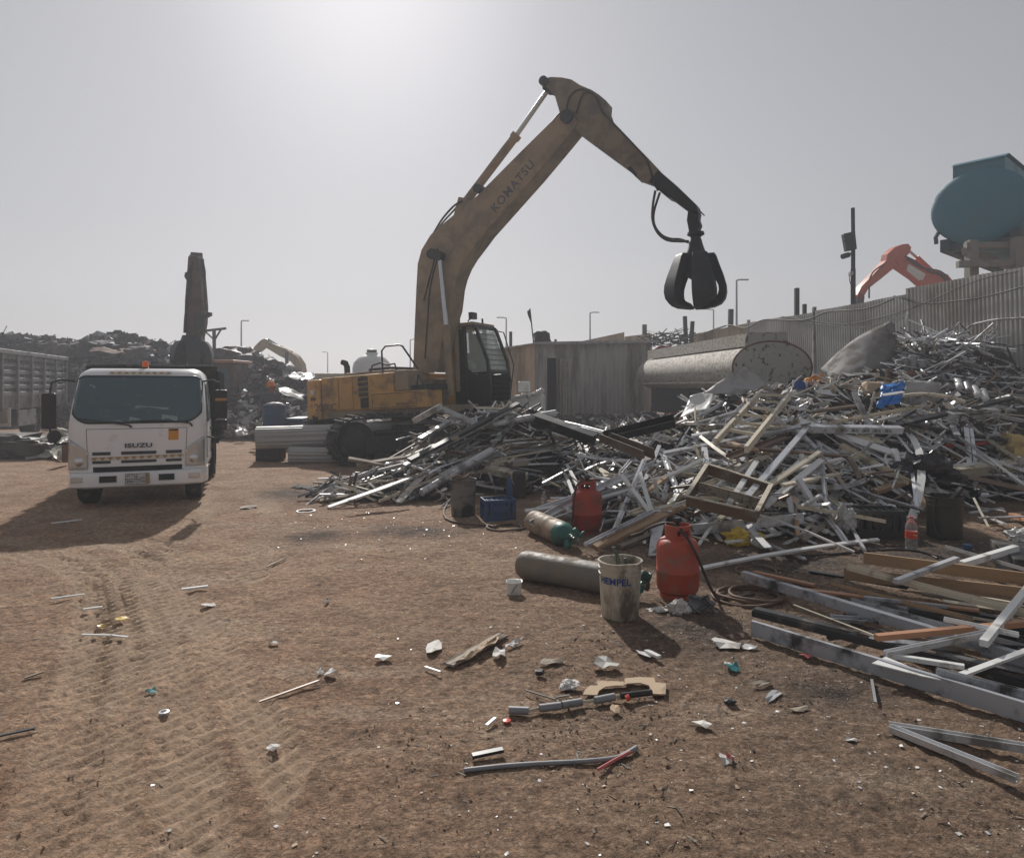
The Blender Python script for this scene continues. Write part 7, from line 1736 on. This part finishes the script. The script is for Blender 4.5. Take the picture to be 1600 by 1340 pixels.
# bottles
def pet(px, py, h_, r_, label, full, lab):
    o = thing('plastic_bottle', label, 'bottle', G(px, py))
    MB().lathe([(0, .012), (r_*.5, .0), (r_*.9, .006), (r_, .03), (r_*.96, h_*.22), (r_*.93, h_*.28), (r_*.99, h_*.34), (r_*.99, h_*.56), (r_*.95, h_*.6), (r_, h_*.66), (r_*.85, h_*.76), (r_*.5, h_*.86), (r_*.3, h_*.90), (r_*.28, h_*.94)], 24).build('body', M['clear'], o, smooth=50)
    MB().lathe([(r_*.33, h_*.93), (r_*.33, h_*.985), (0, h_*.99)], 16).build('cap', M['redlab' if lab else 'fridge'], o, smooth=40)
    if lab:
        MB().lathe([(r_*1.005, h_*.345), (r_*1.005, h_*.555)], 28).build('label', M['redlab'], o, smooth=60)
        wl = MB()
        def fn(u, v): a = R(-80) + (u - .5) * 1.0; return (r_*1.02*math.cos(a), r_*1.02*math.sin(a), h_*(.45 + .055*math.sin(u*6.28) * .4 + .05 * (v - .5) * math.sin(math.pi * min(1, max(0, u)))))
        wl.grid(fn, 12, 3).build('label_mark', M['yellab'], o)
    return o
pet(1424, 858, .345, .058, 'clear soda bottle with red cap and red label standing on the ground', False, True)
pet(850, 803, .30, .045, 'plain clear water bottle standing left of the far red gas bottle', False, False)
lbm = frame(G(1178, 846, .05), G(1216, 860, .05))
lb = thing('crushed_bottle', 'cloudy crushed bottle lying right of the yellow bag', 'bottle', lbm)
cmb = MB().lathe([(0, .0), (.05, .0), (.055, .03), (.05, .1), (.055, .16), (.045, .22), (.02, .26), (.018, .30), (0, .30)], 16, M=Matrix.Rotation(R(90), 4, 'Y'))
for v in cmb.v: v.z *= .75; v += noise.noise_vector(v * 12) * .012
cmb.build('body', M['cloudy'], lb, smooth=50)
# bags
def bag(name, label, c, s, mt, seed, flat=.6):
    m = MB()
    def fn(u, v):
        a = 2*math.pi*u; b = math.pi*(v - .5); q = Vector((math.cos(a)*math.cos(b), math.sin(a)*math.cos(b), math.sin(b)))
        n1 = noise.noise(q*1.6 + Vector((seed, 0, 0))); n2 = noise.noise(q*4 + Vector((seed, 2, 0))); n3 = noise.noise(q*9 + Vector((seed, 5, 0)))
        q = q * (1 + .5*n1 + .45*abs(n2) + .35*abs(n3) - .2)
        return Vector(c) + Vector((q.x*s[0], q.y*s[1], max(-.6, q.z)*s[2] + s[2]*.6))
    return tag(m.grid(fn, 37, 21).build(name, M[mt], smooth=35), label, 'bag')
bag('plastic_bag', 'crumpled yellow plastic bag with red print lying by the thick grey channel', G(1150, 850), (.14, .12, .10), 'yelbag', 3)
bag('plastic_bag', 'smaller half of the yellow and red bag touching the crushed bottle', G(1182, 846), (.09, .08, .06), 'yelbag', 5)
bag('black_bag', 'shiny black plastic bag sagging on the heap under the long tan channel', HIT(1446, 760, .05), (.42, .28, .26), 'blkbag', 7)
bag('cloudy_bag', 'greyish plastic bag hanging left of the dark crate', HIT(1322, 826, .08), (.10, .1, .16), 'cloudy', 9)
crumple('green_sheet', [HIT(1506, 775, .1), HIT(1500, 752, .3), HIT(1536, 764, .3), HIT(1530, 790, .1)], M['dbag'], 'dark green plastic sheet right of the black oily drum', 'plastic', .05, seed=61)
crumple('film_scrap', [G(1072, 955, .02), G(1082, 930, .10), G(1112, 935, .12), G(1122, 952, .02)], M['film'], 'thin grey film crumpled at the foot of the near red gas bottle', 'film', .05, 20, 14, 87, solid=.002)
bag('paper_scrap', 'crumpled white paper in front of the near red gas bottle', G(1062, 958), (.075, .06, .06), 'paper', 13)
bag('paper_scrap', 'small flattened paper beside the base of the white pail', G(1028, 954), (.07, .05, .012), 'paper', 15)
# little white tub left of the pail
tb_ = thing('paint_tub', 'small crushed white tub left of the white pail', 'tub', G(803, 927))
tm_ = MB().lathe([(0, 0), (.055, 0), (.066, .10), (.07, .10), (.07, .108), (.063, .106), (.052, .02), (0, .02)], 24)
for v in tm_.v: v += noise.noise_vector(v * 14) * .01; v.z *= .95
tm_.build('body', M['fridge'], tb_, smooth=40)
MB().tube([(-.02, -.068, .02), (.0, -.07, .06), (.03, -.066, .09)], .003, 4).build('drip', M['ink'], tb_)

# ================================================================== pile of long profiles at the lower right
BR = []
def low(x1, y1, z1, x2, y2, z2, wpx, hm, kind, mt, label, cat='profile', name='metal_profile', bend=0.0, roll=0.0, up=(0, 0, 1)):
    a, b = G(x1, y1, z1), G(x2, y2, z2); w_ = wpx * min(a.y, b.y) / F
    return strip(a, b, w_, hm, kind, mt, label, cat, name, up, bend, roll=roll)
low(1161, 905, .07, 1640, 1052, .05, 15, .07, 'box', 'smoked', 'long stained grey box profile running from the hose coil to the right edge')
low(1176, 962, .05, 1640, 1082, .05, 9, .045, 'chan', 'blackp', 'long black channel with a pale rib in front of the stained grey profile')
low(1180, 955, .012, 1400, 1008, .012, 16, .03, 'box', 'blackp', 'black flat bar under the left end of the black channel')
low(1240, 945, .062, 1392, 1003, .062, 4, .006, 'flat', 'cream', 'thin pale strip lying along the black channel', 'strip')
low(1175, 992, .01, 1660, 1146, .01, 9, .10, 'box', 'smoked', 'longest front box profile, grey with black stains, nearest the camera')
low(1325, 890, .17, 1660, 978, .15, 9, .05, 'step', 'cream', 'long cream window profile sloping across the brown boards')
low(1350, 880, .10, 1660, 922, .12, 5, .10, 'box', 'wood', 'rear tan board standing on edge at the lower right pile', 'board', 'wood_board')
low(1319, 905, .06, 1660, 945, .08, 5, .10, 'box', 'wood', 'front tan board standing on edge at the lower right pile', 'board', 'wood_board')
low(1238, 920, .035, 1530, 955, .10, 14, .015, 'flat', 'terra', 'flat pinkish tan strip lying left in the lower right pile', 'board', 'wood_board')
low(1300, 915, .07, 1520, 970, .12, 8, .03, 'step', 'wood', 'golden tan grooved strip crossing the pinkish tan one', 'board', 'wood_board')
low(1369, 1000, .13, 1640, 974, .16, 11, .035, 'box', 'terra', 'terracotta bar pointing left in the middle of the lower right pile', 'bar')
low(1475, 970, .17, 1592, 995, .17, 8, .03, 'step', 'white', 'short bright white profile at the right of the lower right pile')
low(1537, 1010, .15, 1625, 900, .22, 12, .04, 'box', 'white', 'white box profile pointing away at the right edge of the pile')
low(1384, 1026, .10, 1548, 992, .16, 9, .035, 'chan', 'alu', 'pale grey channel pointing up right over the black profiles')
low(1384, 1026, .09, 1507, 1045, .10, 10, .025, 'box', 'white', 'short white profile forming a corner with the pale grey channel')
low(1503, 1056, .09, 1640, 1005, .13, 11, .015, 'flat', 'white', 'white flat strip pointing up right at the right edge')
low(1463, 1060, .08, 1640, 1106, .08, 9, .06, 'chan', 'smoked', 'dark stained channel on top of the front box profile')
low(1400, 912, .20, 1495, 876, .24, 9, .035, 'box', 'alu', 'bluish grey box profile lying across the tan boards')
low(1481, 856, .16, 1640, 902, .18, 12, .03, 'angle', 'alu', 'pale grey angle at the top of the lower right pile')
low(1503, 886, .16, 1588, 860, .22, 10, .05, 'box', 'white', 'short white box end at the top right of the lower right pile')
low(1178, 895, .01, 1273, 916, .01, 9, .02, 'flat', 'terra', 'short pinkish batten end beside the hose coil', 'board', 'wood_board')
low(1390, 1012, .03, 1640, 1085, .04, 22, .035, 'box', 'blackp', 'broad black profile under the pale corner')
low(1310, 930, .03, 1640, 1010, .04, 14, .03, 'box', 'alu2', 'dull grey profile half hidden below the pinkish tan strip')
low(1330, 940, .07, 1640, 1024, .06, 10, .03, 'tee', 'alu2', 'dull grey tee profile below the terracotta bar')
low(1350, 935, .10, 1480, 950, .10, 6, .02, 'box', 'smoked', 'short stained strip above the terracotta bar')
low(1420, 960, .07, 1650, 1000, .08, 10, .04, 'chan', 'blackp', 'black channel under the short bright white profile')
low(1440, 930, .08, 1650, 960, .10, 8, .03, 'box', 'oldwood', 'brown batten behind the short bright white profile', 'board', 'wood_board')
low(1410, 985, .03, 1650, 1060, .03, 12, .03, 'chan', 'smoked', 'stained channel in the middle under the white strips')
low(1390, 1140, .012, 1640, 1180, .03, 14, .035, 'chan', 'alu2', 'rear of two grey profiles meeting at a point in the bottom right corner')
low(1392, 1142, .02, 1590, 1222, .03, 15, .03, 'chan', 'alu', 'front of two grey profiles meeting at a point in the bottom right corner')
q = [G(1362, 1036, .10), G(1384, 1026, .105), G(1470, 1062, .10), G(1440, 1056, .095)]
tag(MB().slab3(q, (0, 0, .006)).build('white_plate', M['white']), 'small white triangular plate on top of the front box profile', 'plate')
q = [G(1546, 838 + 20, .11), G(1640, 852 + 20, .11), G(1640, 880 + 20, .11), G(1585, 872 + 20, .11)]
tag(MB().slab3(q, (0, 0, .21)).build('black_box', M['blackp'], bevel=.006), 'black open box at the right edge behind the lower right pile', 'box')
bag('white_bag', 'crumpled white plastic at the right edge behind the black box', G(1592, 846, .0), (.12, .1, .09), 'fridge', 17)
tag(MB().lathe([(0, 0), (.04, 0), (.045, .02), (.04, .05), (0, .055)], 14, M=Matrix.Translation(G(1512, 858))).build('blue_lid_disc', M['bluedr'], smooth=40), 'dark blue round cap on the ground before the black box', 'cap')
low(1582, 806, .05, 1640, 832, .08, 12, .04, 'box', 'terra', 'peach batten end at the right edge above the black box', 'board', 'wood_board')
rgb = random.Random(77)
for k in range(22):
    x = rgb.uniform(1330, 1600); y = rgb.uniform(905, 1040)
    g = G(x, y, rgb.uniform(.02, .07)); a = rgb.gauss(-.55, .45) ; L = rgb.uniform(.3, .9)
    mt, tone, _ = rgb.choice([('blackp', 'black', 0), ('alu2', 'dull grey', 0), ('bronze', 'brown', 0), ('smoked', 'stained grey', 0), ('cream', 'cream', 0)])
    kd, w_, h_ = rgb.choice(SP_)
    dd = Vector((math.cos(a), math.sin(a), rgb.uniform(-.05, .08))) * L / 2
    strip(g - dd, g + dd, w_ * .9, h_ * .8, kd, mt, 'short %s %s tucked between the long profiles of the lower right pile' % (tone, HERO[kd]), 'profile', 'metal_profile', (rgb.uniform(-.3, .3), -.3, 1), 0, 0, tone + ' offcuts in the lower right pile')

# ================================================================== litter on the open ground
def flake(px, py, wpx, hpx, mt, label, name='litter_scrap', cat='scrap', th=.004, rot=None, curl=.02, seed=0, pts=None, z=.006):
    g = G(px, py); s_ = g.y / F; asp = g.y / H       # a picture height on the ground stretches by distance / eye height
    rg_ = random.Random(seed + int(px)); n_ = 9
    poly = pts or [(math.cos(2*math.pi*k/n_) * (1 + rg_.uniform(-.3, .15)), math.sin(2*math.pi*k/n_) * (1 + rg_.uniform(-.3, .15))) for k in range(n_)]
    m = MB(); base = []
    ca, sa = (math.cos(rot), math.sin(rot)) if rot is not None else (1, 0)
    for x, y in poly:
        X, Y = x * wpx / 2, y * hpx / 2
        X, Y = X * ca - Y * sa, X * sa + Y * ca
        base.append((X * s_, Y * s_ * asp, z + curl * (rg_.random() if not pts else .3 * rg_.random())))
    n_ = len(base); c_ = (sum(b[0] for b in base)/n_, sum(b[1] for b in base)/n_, z + curl * .6)
    vs_ = [Vector(b) + g for b in base] + [Vector(c_) + g]
    if pts:
        m.slab3([v - Vector((0, 0, 0)) for v in vs_[:-1]], (0, 0, th))
        o = m.build(name, M[mt])
    else:
        m.add(vs_, [(i, (i+1) % n_, n_) for i in range(n_)])
        o = m.build(name, M[mt], solid=th)
    return tag(o, label, cat)
flake(677, 1015, 26, 22, 'paper', 'pale torn scrap on the open ground left of the flattened plank', rot=.5)
flake(1098, 1135, 34, 12, 'paper', 'pale two lobed scrap on the bare ground at the bottom', rot=-.1)
flake(427, 1172, 24, 10, 'paper', 'pale rounded flake at the lower left of the bare ground')
flake(1133, 1010, 52, 14, 'paper', 'long torn pale scrap left of the front box profile', rot=-.1, curl=.03)
flake(1171, 1014, 26, 6, 'fridge', 'white chip right of the long torn pale scrap')
flake(1145, 1047, 24, 10, 'teal', 'blue and white wrapper on the ground before the front box profile', cat='wrapper', curl=.04)
flake(1138, 1043, 14, 8, 'fridge', 'white half of the blue wrapper', cat='wrapper', curl=.03)
flake(1133, 1193, 24, 14, 'paper', 'white and red wrapper at the bottom of the ground', cat='wrapper', curl=.03)
flake(1140, 1192, 14, 6, 'pink', 'red corner of the white wrapper at the bottom', cat='wrapper', curl=.05)
flake(1258, 1028, 20, 6, 'pink', 'small red scrap in front of the front box profile', curl=.03)
flake(1250, 1112, 40, 8, 'oldwood', 'brown wood splinter on the ground at lower right', rot=.15)
flake(1210, 1090, 44, 10, 'alu2', 'bluish flat flake on the ground at lower right', rot=.4)
flake(1190, 1072, 38, 6, 'oldwood', 'greyish stick lying left of the brown wood splinter', rot=.15)
flake(1331, 1160, 18, 8, 'paper', 'white square chip left of the two meeting profiles')
flake(1005, 1024, 24, 8, 'fridge', 'white flake on the ground right of the flattened plank', rot=-.4)
flake(962, 1112, 16, 12, 'card', 'small brown card piece under the broken tube')
flake(948, 1043, 44, 14, 'paper', 'crumpled silver paper above the cardboard cutout', curl=.05)
flake(780, 1026, 22, 14, 'paper', 'crumpled pale chip right of the flattened plank', curl=.04)
flake(862, 1036, 48, 8, 'oldwood', 'thin brown splinter left of the crumpled silver paper', rot=.1)
flake(510, 943, 6, 8, 'ink', 'tiny dark nut on the bare ground', curl=.03)
flake(516, 1056, 18, 9, 'fridge', 'white broken chips on the bare ground left of centre', curl=.03)
flake(500, 1053, 10, 9, 'paper', 'small pale chip left of the white broken chips', curl=.03)
flake(598, 1030, 28, 8, 'fridge', 'white flakes in the middle of the bare ground')
flake(236, 1084, 16, 8, 'teal', 'small crumpled teal wrapper on the left ground', cat='wrapper', curl=.03)
flake(325, 947, 26, 6, 'paper', 'pale flat flake on the left ground')
flake(428, 1008, 18, 5, 'paper', 'pale flake left of the white flakes')
flake(190, 970, 26, 5, 'yelbag', 'yellow torn strip on the tyre marks', cat='wrapper')
flake(157, 981, 14, 4, 'yelbag', 'smaller yellow scrap on the tyre marks', cat='wrapper')
flake(388, 793, 28, 6, 'oldwood', 'flat wood piece right of the white truck shadow')
for x1, y1, x2, y2, w_, mt, lab in ((284, 922, 325, 917, 6, 'white', 'white short strip on the left ground'), (80, 936, 132, 929, 4, 'white', 'thin white stick on the tyre marks, upper left'), (130, 953, 160, 949, 5, 'white', 'short white stick on the tyre marks below the thin one'),
       (128, 992, 174, 993, 4, 'white', 'left half of a white stick lying on the tyre marks'), (174, 993, 200, 996, 4, 'white', 'right half of a white stick lying on the tyre marks'), (80, 818, 128, 812, 3, 'white', 'white stick lying in the white truck shadow'),
       (405, 1097, 500, 1063, 4, 'bronze', 'long dark stick leading to the white broken chips'), (0, 1150, 55, 1138, 5, 'shredd', 'dark twig at the lower left edge'), (738, 1183, 786, 1173, 10, 'blackp', 'short black bar at the bottom of the ground'),
       (38, 1060, 68, 1050, 4, 'oldwood', 'small brown twig at the left edge'), (417, 886, 447, 872, 3, 'oldwood', 'curved twig on the bare ground'), (760, 1134, 774, 1122, 5, 'white', 'white splinter below the broken tube end'), (664, 1042, 688, 1050, 4, 'white', 'white chip below the flattened plank'),
       (1362, 1062, 1368, 1098, 4, 'alu2', 'grey strip end sticking from the ground below the front box profile'), (1010, 1018, 1030, 1028, 8, 'fridge', 'white tube stub right of the flattened plank'), (820, 1078, 868, 1093, 3, 'hose', 'thin black wire left of the broken tube'), (868, 1090, 890, 1086, 3, 'hose', 'thin black wire end beside the cardboard')):
    a, b = G(x1, y1, .012), G(x2, y2, .018); wm = w_ * (a.y + b.y) / 2 / F
    strip(a, b, wm, max(.005, wm * .5), 'flat', mt, lab, 'stick', 'stick')
# flattened plank
strip(G(700, 1040, .01), G(786, 993, .012), .075, .014, 'flat', 'oldwood', 'flattened weathered plank with peeling paper on the bare ground', 'board', 'wood_board')
crumple('peeling_paper', [G(712, 1034, .03), G(750, 1020, .03), G(786, 992, .04), G(760, 1002, .035)], M['card'], 'crumpled brown paper stuck on the flattened weathered plank', 'paper', .02, 10, 6, 81, solid=.003)
crumple('paper_scrap', [G(786, 1013, .02), G(800, 1000, .03), G(818, 996, .03), G(806, 1006, .02)], M['paper'], 'torn paper strip at the upper end of the flattened weathered plank', 'paper', .02, 8, 5, 83, solid=.003)
bag('paper_scrap', 'crumpled dirty paper left of the cardboard cutout', G(890, 1074), (.05, .045, .025), 'paper', 19)
# cardboard cutout
def cut(pts): return [G(x, y, .012) for x, y in pts]
cb_ = MB().slab3(cut([(911, 1085), (933, 1086), (936, 1079), (946, 1073), (962, 1071), (974, 1071), (975, 1065), (950, 1064), (932, 1063), (934, 1071), (922, 1071), (914, 1078)]), (0, 0, .006))
cb_.slab3(cut([(974, 1071), (980, 1068), (1000, 1067), (1014, 1071), (1018, 1080), (1020, 1084), (1040, 1085), (1041, 1068), (1024, 1066), (1022, 1059), (998, 1058), (976, 1060), (976, 1066)]), (0, 0, .007))
tag(cb_.build('cardboard_cutout', M['card']), 'flat brown cardboard frame with a rounded cutout on the ground', 'cardboard')
tb2 = thing('broken_tube', 'long broken grey tube in pieces on a thin rod before the cardboard', 'tube', G(905, 1100))
tpts = [(795, 1109), (826, 1110), (843, 1106), (876, 1102), (878, 1101), (909, 1096), (929, 1094), (960, 1088), (990, 1083)]
MB().tube([G(x, y, .018) for x, y in tpts + [(1016, 1081)]], .008, 7).build('rod', M['cream'], tb2, world=True)
for k in (0, 2, 4, 6):
    MB().tube([G(*tpts[k], .022), G(*tpts[k+1], .022)], .020, 12).build('sleeve', M['trail'], tb2, world=True, smooth=40)
MB().tube([G(970, 1087, .022), G(1018, 1081, .022)], .017, 10).build('sleeve_end', M['blackp'], tb2, world=True, smooth=40)
MB().tube([G(978, 1091, .02), G(984, 1088, .03)], .016, 8).build('red_stopper', M['redlab'], tb2, world=True, smooth=40)
tag(MB().lathe([(0, 0), (.018, 0), (.02, .012), (0, .016)], 12, M=Matrix.Translation(G(792, 1128))).build('red_plug', M['redlab'], smooth=40), 'little red cap below the left end of the broken tube', 'cap')
tag(MB().lathe([(.018, 0), (.024, 0), (.026, .02), (.016, .022), (.012, .01)], 14, M=Matrix.Translation(G(256, 1117))).build('metal_ring', M['alu2'], smooth=40), 'small metal ring on the left ground below the teal wrapper', 'ring')
for k, (x, y) in enumerate(((1141, 1096), (843, 1050))): lump('black_clod', ['small black lump on the ground left of the bluish flake', 'black charred lump below the flattened plank'][k], 'clod', G(x, y, .012), (.026, .02, .014), 'shredd', 90 + k, .4)
cw_ = [G(x, y, .012) for x, y in ((725, 1203), (790, 1196), (850, 1192), (910, 1189), (960, 1184), (978, 1177), (995, 1167))]
tag(MB().tube(smooth_path(cw_, 5), .011, 7).build('grey_cable', M['trail'], smooth=60), 'grey cable lying across the bottom of the ground', 'cable')
tag(MB().tube([G(934, 1202, .012), G(960, 1187, .014), (G(985, 1174, .02))], .007, 6).build('pink_wire', M['pink'], smooth=60), 'thin pinkish wire crossing the end of the grey cable', 'wire')
tag(MB().lathe([(.03, 0), (.036, .0), (.036, .006), (.03, .006), (.03, 0)], 20, M=Matrix.Translation(G(478, 798, .01)) @ Matrix.Diagonal((3.5, 3.5, 1, 1))).build('wire_ring', M['white'], smooth=40), 'white oval ring on the ground left of the bright strip tip', 'ring')
# ---- countless chips and clods
def chips(name, label, n, region, size, mats, seed, flat=True, thin=False):
    r_ = random.Random(seed); mb = MB(); k = 0; tr_ = 0
    while k < n and tr_ < n * 12:
        tr_ += 1
        g = region(r_)
        if heap(g.x, g.y) > .04 and g.y > 6.5: continue
        L = size[0] * (size[1] / size[0]) ** (r_.random() ** 1.7); a = r_.uniform(0, 6.28); mi = r_.randrange(len(mats)); z = ground_fine(g.x, g.y)[0] + gz(g.x, g.y)
        c = Vector((g.x, g.y, z + .003)); u = Vector((math.cos(a), math.sin(a), r_.gauss(0, .18))); w_ = Vector((-math.sin(a), math.cos(a), r_.gauss(0, .25)))
        b_ = L * (r_.uniform(.25, .9) if not thin else r_.uniform(.06, .2))
        if flat:
            q = [c - u*L/2 - w_*b_/2, c + u*L*r_.uniform(.2, .5) - w_*b_*.5, c + u*L/2 + w_*b_*r_.uniform(.1, .5), c - u*L*.4 + w_*b_*.5]
            for p in q: p.z = max(p.z, z + .002)
            mb.add(q, [(0, 1, 2, 3)], mi)
        else:
            hh = L * r_.uniform(.15, .4)
            q = [c - u*L/2, c - w_*b_/2, c + u*L/2, c + w_*b_/2, c + Vector((r_.uniform(-.2, .2)*L, r_.uniform(-.2, .2)*L, hh)), c + u*L*.2 + Vector((0, 0, hh*.8))]
            mb.add(q, [(0, 1, 4), (1, 5, 4), (1, 2, 5), (2, 3, 5), (3, 4, 5), (3, 0, 4)], mi)
        k += 1
    return tag(mb.build(name, [M[q] for q in mats], keep=True), label, None, None, 'stuff')
def reg_right(r_):
    while True:
        px, py = r_.uniform(560, 1620), r_.uniform(800, 1345)
        if py > 1130 and r_.random() < (py - 1130) / 260: continue
        if r_.random() < .25 + .75 * (px - 560) / 1000: return G(px, py)
reg_all = lambda r_: G(r_.uniform(-20, 1620), 760 + 590 * r_.random() ** .8)
def reg_mid(r_): return G(r_.gauss(640, 110), r_.gauss(812, 26))
chips('white_chips', 'small white flakes strewn over the ground', 700, reg_right, (.003, .024), ['paper', 'white', 'paper', 'alu'], 101)
chips('pale_chips', 'pale flakes strewn thinly over the whole yard', 260, reg_all, (.004, .025), ['paper', 'white', 'card', 'alu2'], 103)
chips('metal_chips', 'metal chips on the ground before the left heap', 420, reg_mid, (.006, .034), ['alu2', 'paper', 'shredd', 'shred', 'alu'], 105)
def reg_patch(r_):
    while True:
        g = reg_right(r_)
        if noise.noise(Vector((g.x * 1.1, g.y * 1.1, 4))) + .35 * noise.noise(Vector((g.x * 4, g.y * 4, 1))) > r_.uniform(-.1, .5): return g
chips('brown_clods', 'brown clods and splinters on the ground', 3200, reg_patch, (.003, .024), ['sand', 'sand', 'sand', 'oldwood', 'shredr'], 107, False)
chips('earth_crumbs', 'earth crumbs over the whole yard', 3000, reg_all, (.003, .016), ['sand'], 109, False)
chips('dark_crumbs', 'dark crumbs around the cutting place', 800, lambda r_: G(r_.gauss(1300, 170), r_.gauss(930, 90)) , (.004, .03), ['shredd', 'blackp', 'shred', 'shredr'], 111, False)
chips('splinters', 'thin splinters and wire ends half buried in the ground', 500, reg_patch, (.02, .07), ['oldwood', 'shredr', 'oldwood', 'shredd'], 113, True, True)
